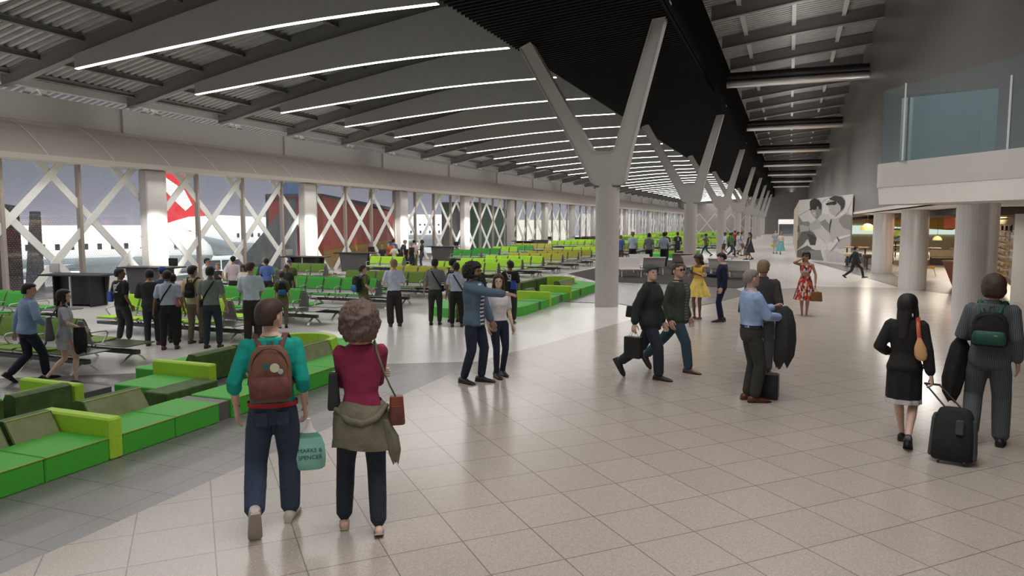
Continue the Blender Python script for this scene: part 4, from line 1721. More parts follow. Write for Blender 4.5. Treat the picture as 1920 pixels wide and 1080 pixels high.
        if hk in ('cap', 'beanie'):
            b = MB()
            b.loft([[HH((.0445 * math.cos(q), -.004 + .060 * math.sin(q), z)) for q in [math.pi * (1.08 + .84 * k / 10) for k in range(11)]] for z in (.035, .09)], closed=False, cap=False)
            b.build('hair', HAIR['black'], body)
    if glasses:
        b = MB()
        gm = M_eye if glasses == 'dark' else M_dark
        for sg in (-1, 1):
            b.loft([[HH((sg * .017 + .0135 * math.cos(q), .059 + o, .061 + .010 * math.sin(q))) for q in [2 * math.pi * k / 10 for k in range(10)]] for o in (0, .002)], 0, False)
            b.tube([HH((sg * .030, .056, .064)), HH((sg * .044, .02, .062)), HH((sg * .045, -.005, .060))], .0014 * s, 5)
        b.tube([HH((-.006, .060, .063)), HH((.006, .060, .063))], .0016 * s, 5)
        b.build('glasses', gm, body)
    jo['T'] = T
    jo['TT'] = TT
    jo['HH'] = HH
    jo['W'] = W
    jo['body'] = body
    jo['parts'] = parts
    jo['s'] = s
    jo['rz'] = rz
    jo['knees'] = [S(k) for k in knees]
    return jo


# ---------------------------------------------------------------- bags and held things, in the carrier's frame
def held(name, label, cat, P, group=None):
    t = thing(name, label, cat, P['body'].location, P['rz'], group)
    return t


def backpack(P, m, m2, label, w=.088, h=.23, d=.075, patch=None):
    s = P['s']
    TT = P['TT']
    t = held('backpack', label, 'backpack', P)
    zc = .692
    yb = -.078
    b = MB()
    rings = []
    N = 16
    for (zz, a, dd) in ((-.105, .80, .70), (-.095, .96, .95), (-.04, 1.0, 1.05), (.03, .97, .90), (.075, .82, .72), (.100, .5, .45)):
        rings.append([TT((w * a * math.copysign(abs(math.cos(q)) ** .6, math.cos(q)), yb - d * .5 + d * .5 * dd * math.copysign(abs(math.sin(q)) ** .7, math.sin(q)), zc + zz * h / .20)) for q in [2 * math.pi * k / N for k in range(N)]])
    b.loft(rings)
    b.build('main_bag', m, t)
    b = MB()
    rings = []
    for (zz, a, dd) in ((-.092, .75, .5), (-.085, .88, .8), (-.045, .9, .9), (-.015, .80, .6), (-.01, .6, .3)):
        rings.append([TT((w * a * math.copysign(abs(math.cos(q)) ** .6, math.cos(q)), yb - d - .002 + .022 * dd * math.sin(q), zc + zz * h / .20)) for q in [2 * math.pi * k / N for k in range(N)]])
    b.loft(rings)
    b.build('front_pocket', m2, t)
    b = MB()
    b.tube([TT((w * .82 * math.cos(R(a)), yb - d * .98 + .012 * abs(math.cos(R(a))), zc + (.015 + .078 * math.sin(R(a))) * h / .20)) for a in range(-10, 191, 20)], .0022 * s, 5)
    b.build('zip', M_dark, t)
    for sg in (-1, 1):
        b = MB()
        pts = [(sg * .035, yb - .01, zc + .075), (sg * .050, -.055, .815), (sg * .062, -.01, .843), (sg * .068, .045, .822), (sg * .078, .078, .76), (sg * .088, .055, .68), (sg * .088, -.03, .63), (sg * .07, yb, .62)]
        rr = []
        for i, p in enumerate(pts):
            p = V(p)
            rr.append([TT(p + V((-.012, 0, 0))), TT(p + V((.012, 0, 0))), TT(p + V((.012, -.003, .006))), TT(p + V((-.012, -.003, .006)))])
        b.loft(rr, 0, True)
        b.build('strap', m2, t)
    b = MB()
    b.tube([TT((-.014, yb, zc + .09)), TT((-.010, yb + .005, zc + .125)), TT((.010, yb + .005, zc + .125)), TT((.014, yb, zc + .09))], .004 * s, 6)
    b.build('top_loop', m2, t)
    if patch:
        for (px_, pz_, r_, mm, nm) in patch:
            b = MB()
            b.loft([[TT((px_ + r_ * math.cos(q), yb - d * 1.04 - .010 + o, zc + pz_ + r_ * math.sin(q))) for q in [2 * math.pi * k / 14 for k in range(14)]] for o in (0, -.006)], 0, False)
            b.build(nm, mm, t)
    return t


def strap_across(P, m, t, side=1, low=(.10, .02, .50)):
    """strap from one shoulder diagonally to the opposite hip"""
    TT = P['TT']
    b = MB()
    pts = [(side * .060, .02, .838), (side * .045, -.060, .805), (side * .01, -.087, .74), (-side * .04, -.092, .66), (-side * .085, -.070, .58), (-side * low[0], -low[1], low[2])]
    f = [(side * .060, .02, .838), (side * .040, .062, .79), (0, .090, .72), (-side * .045, .090, .64), (-side * .09, .060, .57), (-side * low[0], low[1], low[2])]
    for q in (pts, f):
        rr = []
        for p in q:
            p = V(p)
            rr.append([TT(p + V((-.009, 0, 0))), TT(p + V((.009, 0, 0))), TT(p + V((.009, 0, .009))), TT(p + V((-.009, 0, .009)))])
        b.loft(rr, 0, True)
    b.build('strap', m, t)


def bag_box(t, c, size, m, name='bag_body', taper=.85, M_=None, rnd=.5):
    """soft-sided bag body: rounded box narrowing upwards; c = bottom centre"""
    b = MB()
    w_, d_, h_ = size
    N = 20
    rr = []
    for zt, k in ((0, .90), (.06, 1.0), (.5, (1 + taper) / 2), (.93, taper), (1.0, taper * .93)):
        row = []
        for i in range(N):
            q = 2 * math.pi * i / N
            cx, sy = math.cos(q), math.sin(q)
            row.append(V((c[0] + w_ / 2 * k * math.copysign(abs(cx) ** rnd, cx), c[1] + d_ / 2 * k * math.copysign(abs(sy) ** rnd, sy), c[2] + h_ * zt)))
        if M_:
            row = [M_ @ p for p in row]
        rr.append(row)
    b.loft(rr)
    return b.build(name, m, t)


def handles(t, pts_list, r, m, name='handle'):
    for pts in pts_list:
        MB().tube(pts, r, 6).build(name, m, t)


def draped(t, pts, w, thick, m, name='jacket_body', seed=1):
    """cloth hanging: a folded sheet lofted down through pts with growing folds"""
    rnd = random.Random(seed)
    b = MB()
    rr = []
    n = 22
    ph = rnd.uniform(0, 6)
    for i, (p, k) in enumerate(pts):
        p = V(p)
        row = []
        for j in range(n):
            q = 2 * math.pi * j / n
            f = 1 + .16 * math.sin(5 * q + ph + i * .35) * min(1, i / 2)
            row.append(p + V((w * k * math.cos(q) * f, thick * (.6 + .5 * k) * math.sin(q) * f, .012 * math.sin(3 * q) * i)))
        rr.append(row)
    b.loft(rr)
    return b.build(name, m, t)


def text_mesh(body, size, m, parent, M_, name='lettering', extrude=.001, align='CENTER'):
    cu = bpy.data.curves.new('t', 'FONT')
    cu.body = body
    cu.size = size
    cu.extrude = extrude
    cu.align_x = align
    cu.align_y = 'CENTER'
    cu.resolution_u = 3
    o = bpy.data.objects.new('t', cu)
    COL.objects.link(o)
    bpy.context.view_layer.update()
    me = bpy.data.meshes.new_from_object(o)
    bpy.data.objects.remove(o)
    bpy.data.curves.remove(cu)
    me.transform(M_)
    me.materials.clear()
    me.materials.append(m)
    r = bpy.data.objects.new(name, me)
    COL.objects.link(r)
    r.parent = parent
    return r
# ---------------------------------------------------------------- fabrics
K = cloth
c_teal = K('teal', (0.0, 0.33, 0.27))
c_redtrim = K('red_trim', (0.5, 0.03, 0.04))
c_denim = K('denim', (0.035, 0.055, 0.10), scale=30)
c_denimd = K('denim_dark', (0.018, 0.028, 0.045), scale=30)
c_navyt = K('navy_trousers', (0.014, 0.018, 0.04))
c_raspb = K('raspberry', (0.26, 0.022, 0.075))
c_rust = K('rust', (0.20, 0.04, 0.03))
c_khaki = K('khaki_jacket', (0.15, 0.145, 0.10), scale=9, bump=.8)
c_char = K('charcoal', (0.028, 0.03, 0.033))
c_blk = K('black', (0.009, 0.009, 0.010))
c_blue_jk = K('blue_grey_jacket', (0.10, 0.16, 0.23))
c_lblue = K('light_blue', (0.30, 0.42, 0.66))
c_wht = K('white', (0.72, 0.72, 0.74))
c_cream = K('cream', (0.66, 0.62, 0.52))
c_coat = K('dark_coat', (0.014, 0.024, 0.024))
c_olive = K('olive_jacket', (0.045, 0.06, 0.045))
c_yel = K('yellow', (0.82, 0.52, 0.05), bump=.5)
c_yel2 = K('yellow_skirt', (0.85, 0.66, 0.16), bump=.5)
c_navy = K('navy', (0.004, 0.009, 0.045))
c_grey = K('grey_suit', (0.05, 0.05, 0.053))
c_dgreen = K('dark_green_trousers', (0.030, 0.032, 0.025))
c_pin = stripe_cloth('pinstripe', (0.055, 0.07, 0.08), (0.16, 0.18, 0.19), 62, 'x', .22)
c_strp = stripe_cloth('navy_white_stripe', (0.03, 0.04, 0.12), (0.75, 0.75, 0.75), 17, 'z', .5)
c_polo = stripe_cloth('olive_stripe', (0.06, 0.075, 0.06), (0.16, 0.18, 0.14), 22, 'z', .45)
c_flor = print_cloth('red_floral', [(0.45, 0.03, 0.03), (0.65, 0.60, 0.50), (0.55, 0.05, 0.04), (0.03, 0.03, 0.04), (0.62, 0.16, 0.04)], 26)
c_gpolo = K('grey_green_polo', (0.17, 0.20, 0.20))
c_lpolo = K('pale_blue_polo', (0.42, 0.48, 0.62))
c_wtee = K('blue_white_tee', (0.55, 0.62, 0.76))
c_yshirt = K('pale_yellow', (0.50, 0.46, 0.24))
c_pink = K('pink', (0.60, 0.20, 0.26))
c_ogreen = K('olive_green_top', (0.09, 0.13, 0.025))
c_orange = K('orange_vest', (0.50, 0.10, 0.02))
c_dtop = K('dark_top', (0.025, 0.03, 0.028))
c_lil = stripe_cloth('pink_white_stripe', (0.65, 0.58, 0.62), (0.50, 0.36, 0.42), 40, 'x', .4)
c_blu = K('blue_top', (0.10, 0.17, 0.48))
c_brownt = K('brown_trousers', (0.035, 0.024, 0.024))
c_tan_t = K('khaki_trousers', (0.16, 0.125, 0.085))
c_plaid = stripe_cloth('green_stripe', (0.03, 0.15, 0.05), (0.07, 0.30, 0.10), 14, 'z', .5)
c_bstripe = stripe_cloth('brown_stripe', (0.05, 0.035, 0.04), (0.30, 0.26, 0.12), 12, 'z', .35)
c_aqua = K('aqua', (0.16, 0.44, 0.46))
c_lskirt = K('grey_skirt', (0.42, 0.43, 0.50))
M_leather = mat('leather_brown', (0.20, 0.055, 0.022), 0.4, var=0.2, scale=12, bump=.3)
M_tan = mat('leather_tan', (0.62, 0.36, 0.16), 0.4, var=0.08, scale=8, bump=.1)
M_bag_br = mat('canvas_brown', (0.19, 0.085, 0.055), 0.8, var=.2, scale=18, bump=.4)
M_bag_br2 = mat('canvas_maroon', (0.15, 0.05, 0.045), 0.8, var=.2, scale=18, bump=.4)
M_blkleather = mat('black_leather', (0.012, 0.013, 0.014), 0.35, var=.2, scale=12, bump=.2)
M_plast = mat('mint_plastic', (0.30, 0.68, 0.56), 0.35, var=.12, scale=9, bump=.6)
M_plastw = mat('white_plastic', (0.80, 0.80, 0.80), 0.35, var=.08, scale=9, bump=.6)
M_bluebag = mat('blue_sling', (0.02, 0.06, 0.36), 0.5, var=.1, scale=10)
M_bluepack = mat('backpack_blue', (0.02, 0.13, 0.32), 0.6, var=.15, scale=10, bump=.3)
M_greenpk = mat('backpack_green', (0.006, 0.07, 0.045), 0.6, var=.2, scale=10)
M_gleath = mat('grey_leather', (0.085, 0.085, 0.09), 0.35, var=.15, scale=10, bump=.3)
M_orange_s = mat('strap_orange', (0.50, 0.10, 0.04), 0.4, var=.05, scale=9)
M_num = mat('print_white', (0.75, 0.75, 0.75), 0.7)
M_phone = mat('phone_black', (0.02, 0.02, 0.022), 0.2)
STAND = ((-.055, 0, 0, 0), (.055, 0, 0, 0))
GA = 'people in the waiting lounge'

# ================================================================ foreground pair
P = person('person in a teal long-sleeved top with brown backpack, walking away in the left foreground', -3.76, 4.52, 1.80, R(36), 'm', 'fair', ('short', 'brown'), 2,
           feet=((-.075, -.15, .075, 62), (.060, .03, 0, 0)), hands=((-.155, .045, .512), (.135, .02, .512)), poles=((-.5, -1, 0), (.15, -1, 0)), curl=(.5, 1.0), head=(38, 0),
           top=('shirt', c_teal, dict(g=.014, sleeve='elbow', zlo=.545)), bottom=('trousers', c_denim, dict(g=.016, w=.004, end=.98)), shoes=('sneaker', (.55, .52, .46)), vox=.011, toe=(-8, 10))
MB().loft([[P['TT']((.094 * 1.13 * math.cos(q), .066 * 1.22 * math.sin(q), z)) for q in [2 * math.pi * k / 20 for k in range(20)]] for z in (.532, .552)], cap=False).build('red_undershirt', c_redtrim, P['body'])
MB().loft([[P['TT'](V((-.155, .045, .512)) + V(p)) for p in ((-.014, -.016, z), (.014, -.016, z), (.014, .010, z), (-.014, .010, z))] for z in (.012, .028)], 0, True).build('wristband', c_blk, P['body'])
backpack(P, M_bag_br, M_bag_br2, 'worn brown canvas backpack on the back of the person in teal',
         patch=[(-.012, .035, .016, mat('badge_dark', (0.05, .10, .12), .5), 'badge'), (.022, .028, .019, mat('badge_cream', (0.6, .62, .45), .5), 'badge'), (.045, .012, .011, mat('badge_grey', (0.4, .5, .45), .5), 'badge')])
MB().tube([mid_ for mid_ in (P['knees'][0] + (V((-.075, -.17, .12)) * P['s'] - P['knees'][0]) * t_ for t_ in (.78, .84, .90))], [.060, .062, .060], 14).build('rolled_cuff', cloth('denim_pale', (.22, .28, .34)), P['body'])
for sg in (-1, 1):
    b = MB()
    b.loft([[P['TT']((sg * .044 + w_, y_, z_)) for w_ in (-.024, .024)] + [P['TT']((sg * .044 + w_, y_ + .012, z_)) for w_ in (.024, -.024)] for y_, z_ in ((-.073, .455), (-.080, .475), (-.080, .515))], 0, False)
    b.build('back_pocket', cloth('denim_pocket', (.045, .065, .115), scale=30), P['body'])
MB().tube([P['TT']((.040 * math.cos(R(a)), -.008 + .043 * math.sin(R(a)), .838)) for a in range(0, 361, 24)], .006, 6).build('neckband', cloth('neckband_green', (.16, .42, .16)), P['body'])
MB().loft([[P['TT'](V((.135, .02, .512)) + V(p)) for p in ((-.013, -.015, z), (.013, -.015, z), (.013, .010, z), (-.013, .010, z))] for z in (.010, .020)], 0, True).build('watch', M_dark, P['body'])
# plastic bag
t = held('shopping_bag', 'mint green plastic shopping bag in the right hand of the teal walker', 'bag', P)
h = P['hand1']
b = MB()
N = 24
rr = []
for (z, a, d) in ((0, .095, .035), (.02, .12, .052), (.10, .128, .056), (.20, .12, .052), (.27, .095, .045), (.31, .06, .035), (.34, .03, .02), (.42, .012, .012)):
    rr.append([V((h.x + .02 + a * math.copysign(abs(math.cos(2 * math.pi * k / N)) ** .7, math.cos(2 * math.pi * k / N)) * (1 + .03 * math.sin(5 * k)), h.y + d * math.copysign(abs(math.sin(2 * math.pi * k / N)) ** .6, math.sin(2 * math.pi * k / N)) * (1 + .04 * math.sin(7 * k + z * 20)), h.z - .44 + z)) for k in range(N)])
b.loft(rr[:6])
b.build('bag_body', M_plast, t)
MB().loft(rr[4:]).build('bag_top', M_plastw, t)
for i_, (tx_, sz_) in enumerate((('MARKS &', .047), ('SPENCER', .047))):
    text_mesh(tx_, sz_, mat('print_dark_green', (0.02, .12, .09), .5), t, Matrix.Translation((h.x + .025, h.y - .0605, h.z - .44 + .17 - i_ * .058)) @ Matrix.Rotation(R(90), 4, 'X'))

P = person('person with curly hair, raspberry top and khaki jacket tied at the waist, walking away', -3.06, 4.70, 1.76, R(34), 'f', 'fair', ('curly', 'curly'), 1,
           feet=((-.085, .05, 0, 10), (.062, -.06, 0, 25)), hands=((.05, .145, .66), (-.05, .150, .655)), poles=((-.8, -.35, -.5), (.8, -.35, -.5)), curl=(.6, .6), head=(8, 0),
           top=('shirt', c_raspb, dict(g=.010, sleeve='elbow', zlo=.545)), bottom=('trousers', c_denimd, dict(g=.008, w=.004)), shoes=('sandal', (.16, .05, .03)), vox=.011)
b = MB()
rr = []
N = 40
for j, (z, a, d, yo) in enumerate(((.575, .086, .066, 0), (.555, .104, .080, -.004), (.53, .118, .092, -.008), (.49, .122, .098, -.012), (.45, .128, .102, -.02), (.41, .132, .100, -.025), (.385, .130, .098, -.03))):
    rr.append([P['TT']((a * math.cos(q) * (1 + .05 * math.sin(6 * q + j)), yo + d * math.sin(q) * (1 + .07 * math.sin(5 * q + j * .7)), z + .012 * math.sin(2 * q))) for q in [2 * math.pi * k / N for k in range(N)]])
b.loft(rr, cap=False)
b.build('tied_jacket', c_khaki, P['body'])
b = MB()
b.tube([P['TT'](p) for p in ((-.115, -.02, .555), (-.06, -.095, .515), (0, -.108, .50), (.06, -.10, .52), (.11, -.03, .56))], [.018, .026, .03, .026, .018], 8)
b.build('jacket_roll', c_khaki, P['body'])
draped(P['body'], [(P['TT']((.10, -.06, .50)), .5), (P['TT']((.125, -.075, .43)), 1), (P['TT']((.135, -.08, .37)), .9), (P['TT']((.14, -.085, .325)), .4)], .05, .03, c_khaki, 'jacket_sleeve', 3)
MB().tube([P['TT']((.043 * math.cos(q), -.008 + .046 * math.sin(q), .842)) for q in [2 * math.pi * k / 16 for k in range(17)]], .015, 8).build('scarf', cloth('scarf_pink', (.45, .12, .28), col2=(.45, .42, .15), scale=30), P['body'])
t = held('shoulder_bag', 'reddish brown leather bag hanging at the right hip of the curly-haired walker', 'bag', P)
cb = P['TT']((.150, -.045, .475))
bag_box(t, (cb.x, cb.y, cb.z), (.13, .10, .22), M_leather, taper=.8)
bag_box(t, (cb.x, cb.y - .048, cb.z + .02), (.10, .03, .13), M_bag_br2, 'bag_pocket')
b = MB()
b.tube([P['TT'](p) for p in ((.060, .05, .825), (.062, .0, .842), (.066, -.055, .81), (.095, -.088, .72), (.118, -.085, .66), (.145, -.05, .60))], .008, 6)
b.build('strap', cloth('strap_green', (.10, .16, .08)), t)
t = held('shoulder_bag', 'dark soft bag hanging from the left arm of the curly-haired walker', 'bag', P)
cb = P['TT']((-.118, .01, .545))
bag_box(t, (cb.x, cb.y, cb.z), (.10, .14, .28), c_char, taper=.7)

# ================================================================ pointing pair
P = person('bearded person in a blue hooded jacket and striped shirt, pointing to the right', -4.38, 9.80, 1.80, R(-96), 'm', 'tan', ('shag', 'black'), 0,
           feet=((-.03, .05, 0, 0), (.09, -.05, 0, 0)), hands=((-.12, .10, .50), (-.02, .330, .745)), poles=(None, (.8, -.6, -.8)), curl=(.5, .35), head=(-2, 0), palm=(None, (-.3, 0, -1)),
           top=('shirt', c_strp, dict(g=.008, zlo=.50)), jacket=(c_blue_jk, dict(zlo=.475, front=c_strp)), bottom=('trousers', c_navyt, dict(g=.012)), shoes=('shoe', (.015, .015, .02)), vox=.012, glasses='clear', toe=(-8, 14))
b = MB()
limb(b, [P['HH'](p) for p in ((0, .046, .012), (0, .044, -.012))], [.030, .016], 10)
b.tube([P['HH']((.042 * math.cos(q), .016 + .040 * math.sin(q), .020)) for q in [math.pi * (-.1 + 1.2 * k / 12) for k in range(13)]], .022, 8)
b.build('beard', HAIR['black'], P['body'])
MB().tube([P['TT']((.060 * math.cos(q), -.020 + .052 * math.sin(q), .825 - .008 * math.sin(q))) for q in [math.pi * (.95 + 1.1 * k / 12) for k in range(13)]], .024, 8).build('hood', c_blue_jk, P['body'])
P = person('smiling person with brown fringe, white top and black high-top shoes beside the pointing one', -4.18, 10.30, 1.60, R(-135), 'f', 'fair', ('long', 'brown'), 0,
           feet=((-.05, -.03, 0, 0), (.05, .06, 0, 0)), hands=((-.13, .03, .50), None), head=(24, 0), top=('shirt', c_wht, dict(g=.010, zlo=.55, sleeve='short')), bottom=('trousers', c_navyt, dict(g=.004)), shoes=('boot', (.008, .008, .008)), vox=.012)

# ================================================================ strolling pair
P = person('person in knit hat and dark coat carrying a black paper bag, walking right', -1.92, 10.90, 1.78, R(-105), 'f', 'fair', ('beanie', 'hat_grey'), 0,
           feet=((.03, -.25, .09, 55), (-.02, .07, 0, 0)), hands=((-.13, .05, .50), (.15, -.08, .505)), curl=(.5, 1.0), head=(32, 0),
           top=('shirt', c_blk, dict(g=.006)), jacket=(c_coat, dict(zlo=.44, g=.028, ga=.020)), bottom=('trousers', c_denimd, dict(g=.014, w=.006)), shoes=('shoe', (.02, .018, .016)), vox=.013)
t = held('shopping_bag', 'black paper shopping bag held by the walker in the dark coat', 'bag', P)
h = P['hand1']
bm2 = MB()
bm2.cbox(h.x - .065, h.x + .065, h.y - .13, h.y + .13, h.z - .42, h.z - .10, .004)
bm2.build('bag_body', M_blkleather, t)
handles(t, [[(h.x + q, h.y - .06, h.z - .10), (h.x + q * .4, h.y - .02, h.z - .01), (h.x + q * .4, h.y + .02, h.z - .01), (h.x + q, h.y + .06, h.z - .10)] for q in (-.05, .05)], .004, c_cream)
t = held('handbag', 'dark shoulder bag tucked behind the walker in the dark coat', 'bag', P)
cb = P['TT']((.12, -.11, .55))
bag_box(t, (cb.x, cb.y, cb.z), (.10, .24, .17), M_blkleather)
MB().tube([P['TT'](p) for p in ((.115, -.10, .66), (.11, -.075, .76), (.095, -.05, .80), (.08, -.03, .84))], .006, 6).build('strap', c_blk, t)
P = person('person with glasses, green jacket, striped polo and blue jeans walking right', -1.62, 11.62, 1.78, R(-112), 'm', 'light', ('crop', 'brown'), 0,
           feet=((.06, -.28, .07, 50), (-.03, .10, 0, 0)), hands=((-.16, .02, .50), (.13, .0, .5)), head=(14, 8), glasses='clear',
           top=('shirt', c_polo, dict(g=.010, zlo=.49)), jacket=(c_olive, dict(zlo=.455, g=.024, ga=.016, front=c_polo)), bottom=('trousers', cloth('denim_teal', (.03, .07, .10), scale=30), dict(g=.014, w=.004)), shoes=('shoe', (.09, .045, .03)), vox=.013, fat=1.06)

# ================================================================ phones pair
P = person('person in a yellow dress looking down at a phone', -2.07, 18.34, 1.62, R(156), 'f', 'brown', ('wavy', 'brown'), 0,
           feet=((-.035, .0, 0, 0), (.055, .0, 0, 0)), hands=((-.045, .155, .70), (.035, .165, .685)), poles=((-1, -.6, -.8), (1, -.6, -.8)), curl=(1.0, 1.0), head=(12, -22), palm=((1, 0, .3), (-1, 0, .3)),
           top=('dress_top', c_yel, dict(g=.006, sleeve='none', zlo=.60, zhi=.79)), bottom=('dress_skirt', c_yel2, dict(hem=.345, flare=.115, waist=.625, pleat=14, amp=.010)), shoes=('sandal', (.25, .16, .10)), vox=.014)
t = held('phone', 'black phone held by the person in the yellow dress', 'phone', P)
h = P['TT']((-.006, .205, .705))
MB().cbox(-.038, .038, -.004, .004, -.02, .10, .003, M=Matrix.Translation(h) @ Matrix.Rotation(R(-35), 4, 'X')).build('case', M_phone, t)
t = held('handbag', 'small dark bag hanging beside the yellow dress', 'bag', P)
cb = P['TT']((.13, .0, .43))
bag_box(t, (cb.x, cb.y, cb.z), (.06, .16, .15), M_blkleather)
MB().tube([P['TT'](p) for p in ((.12, 0, .50), (.11, -.02, .66), (.075, -.01, .845), (.08, .05, .75), (.125, .03, .52))], .004, 5).build('strap', M_blkleather, t)
P = person('person in a navy sweater and trousers holding out a phone, facing left', -1.47, 17.95, 1.68, R(102), 'm', 'fair', ('short', 'black'), 0,
           feet=((-.04, .02, 0, 0), (.05, -.02, 0, 0)), hands=((.145, -.02, .505) and (-.13, .02, .50), (.03, .215, .665)), poles=((-.4, -1, 0), (.4, -1, -.5)), curl=(.5, .8), head=(4, -22),
           top=('sweater', c_navy, dict(g=.014, sleeve='long', ga=.010, zlo=.53)), collar=c_wht, bottom=('trousers', c_navy, dict(g=.008)), shoes=('boot', (.012, .014, .03)), vox=.014)
t = held('phone', 'white phone in the outstretched hand of the person in navy', 'phone', P)
h = P['hand1'] + V((0, .03, .012))
MB().cbox(-.035, .035, -.02, .10, -.004, .004, .003, M=Matrix.Translation(h) @ Matrix.Rotation(R(25), 4, 'X')).build('case', M_plastw, t)

# ================================================================ blue shirt and briefcase
P = person('grey-haired person in a light blue shirt and dark trousers holding a folded jacket', -0.43, 10.05, 1.78, R(-66), 'm', 'light', ('crop', 'grey'), -1,
           feet=((-.045, .0, 0, 0), (.05, .02, 0, 0)), hands=((-.03, .185, .70), (.04, .20, .635)), poles=((-.9, -.8, -.3), (.8, -.9, -.5)), curl=(.8, .9), head=(-8, 0),
           top=('shirt', c_lblue, dict(g=.016, sleeve='long', ga=.014, zlo=.565)), collar=c_lblue, bottom=('trousers', c_dgreen, dict(g=.014, w=.004)), shoes=('shoe', (.10, .03, .015)), vox=.012, fat=1.08)
MB().loft([[P['TT']((.088 * 1.22 * math.cos(q), .062 * 1.28 * math.sin(q), z)) for q in [2 * math.pi * k / 20 for k in range(20)]] for z in (.568, .583)], cap=False).build('belt', c_blk, P['body'])
t = held('folded_jacket', 'dark grey jacket draped over the arm of the person in the blue shirt', 'jacket', P)
a0 = P['TT']((.03, .215, .70))
draped(t, [(a0 + V((0, 0, .03)), .35), (a0 + V((0, .03, -.03)), .8), (a0 + V((.01, .05, -.2)), 1), (a0 + V((.0, .06, -.42)), 1.15), (a0 + V((.0, .05, -.62)), 1.05), (a0 + V((0, .02, -.76)), .5)], .10, .11, c_char, seed=4)
t = thing('briefcase', 'black upright briefcase standing on the floor behind the blue-shirted person', 'briefcase', (-0.28, 10.28, 0.004), R(-10))
MB().cbox(-.20, .22, -.065, .065, .005, .36, .018).build('case_body', M_blkleather, t)
MB().tube([(-.05, 0, .36), (-.045, 0, .395), (.06, 0, .395), (.065, 0, .36)], .011, 8).build('handle', M_blkleather, t)
MB().box(-.201, .221, -.067, .067, .17, .176).build('seam', c_char, t)
P = person('person in a grey suit seen from behind beside the blue-shirted one', -0.36, 12.0, 1.81, R(-3), 'm', 'light', ('short', 'blond'), 1,
           feet=((-.06, .03, 0, 0), (.06, -.04, 0, 0)), hands=((-.155, .02, .50), (.15, .02, .50)), curl=(1.0, .5), head=(6, 0),
           top=('shirt', c_wht, dict(g=.004)), jacket=(c_grey, dict(zlo=.45, g=.024, ga=.016)), bottom=('trousers', c_grey, dict(g=.014, w=.004)), shoes=('shoe', (.01, .01, .01)), vox=.013)
t = held('shopping_bag', 'white plastic carrier bag in the left hand of the grey-suited person', 'bag', P)
h = P['hand0']
bag_box(t, (h.x, h.y, h.z - .50), (.20, .14, .34), M_plastw, taper=.55, rnd=.8)
handles(t, [[(h.x + q, h.y, h.z - .18), (h.x, h.y, h.z)] for q in (-.04, .04)], .006, M_plastw)
t = held('handbag', 'black shoulder bag at the left side of the grey-suited person', 'bag', P)
cb = P['TT']((-.165, -.03, .535))
bag_box(t, (cb.x, cb.y, cb.z), (.12, .20, .17), M_blkleather)
MB().tube([P['TT'](p) for p in ((-.16, -.03, .63), (-.12, -.07, .74), (-.075, -.01, .855), (-.10, .05, .76), (-.165, .02, .64))], .006, 6).build('strap', M_blkleather, t)

# ================================================================ floral dress
P = person('person in a red floral dress with one hand at the ear, facing the camera', 0.43, 19.97, 1.65, R(-185), 'f', 'tan', ('wavy', 'black'), 0,
           feet=((-.033, .0, 0, 0), (.033, .01, 0, 0)), hands=((.065, .060, .885) and (-.150, .05, .50), (.062, .055, .880)), poles=((-1, -.4, 0), (1.0, .1, -1)), curl=(1.0, .9), head=(-18, 0), glasses='dark',
           top=('dress_top', c_flor, dict(g=.006, sleeve='none', zlo=.67, zhi=.79)), bottom=('dress_skirt', c_flor, dict(hem=.245, flare=.085, waist=.615, pleat=16, amp=.008)), shoes=('sandal', (.35, .16, .10)), vox=.014)
t = held('handbag', 'tan brown handbag held by the person in the red floral dress', 'bag', P)
h = P['hand0']
bag_box(t, (h.x - .03, h.y, h.z - .34), (.30, .14, .24), mat('bag_cognac', (.22, .09, .02), .35, var=.1, scale=9), taper=.85, rnd=.35)
handles(t, [[(h.x - .03 + q, h.y + w_, h.z - .12), (h.x - .02 + q * .6, h.y + w_, h.z), (h.x - .03 - q, h.y + w_, h.z - .12)] for q, w_ in ((.06, -.03), (.06, .03))], .006, M_tan)
# walking businessman
P = person('person in a dark suit striding past the billboard with a bag', 2.72, 34.6, 1.50, R(-70), 'm', 'tan', ('short', 'black'), 3,
           feet=((-.01, -.26, .03, 35), (.01, .27, 0, -12)), hands=((-.13, -.10, .51), (.13, .10, .51)), curl=(.9, .5), top=('shirt', c_wht, dict(g=.004)), collar=c_wht,
           jacket=(cloth('night_suit', (.012, .02, .024)), dict(zlo=.46)), bottom=('trousers', cloth('night_suit', (.012, .02, .024)), dict(g=.012)), shoes=('shoe', (.02, .05, .07)), vox=.018)
t = held('shoulder_bag', 'dark blue bag carried by the striding person in the suit', 'bag', P)
h = P['TT']((-.13, -.15, .50))
bag_box(t, (h.x, h.y, h.z), (.10, .26, .20), mat('bag_slate', (.03, .06, .08), .5, var=.1, scale=9))
MB().tube([h + V((0, 0, .19)), P['TT']((-.10, -.05, .75)), P['TT']((-.07, 0, .85))], .006, 5).build('strap', M_blkleather, t)

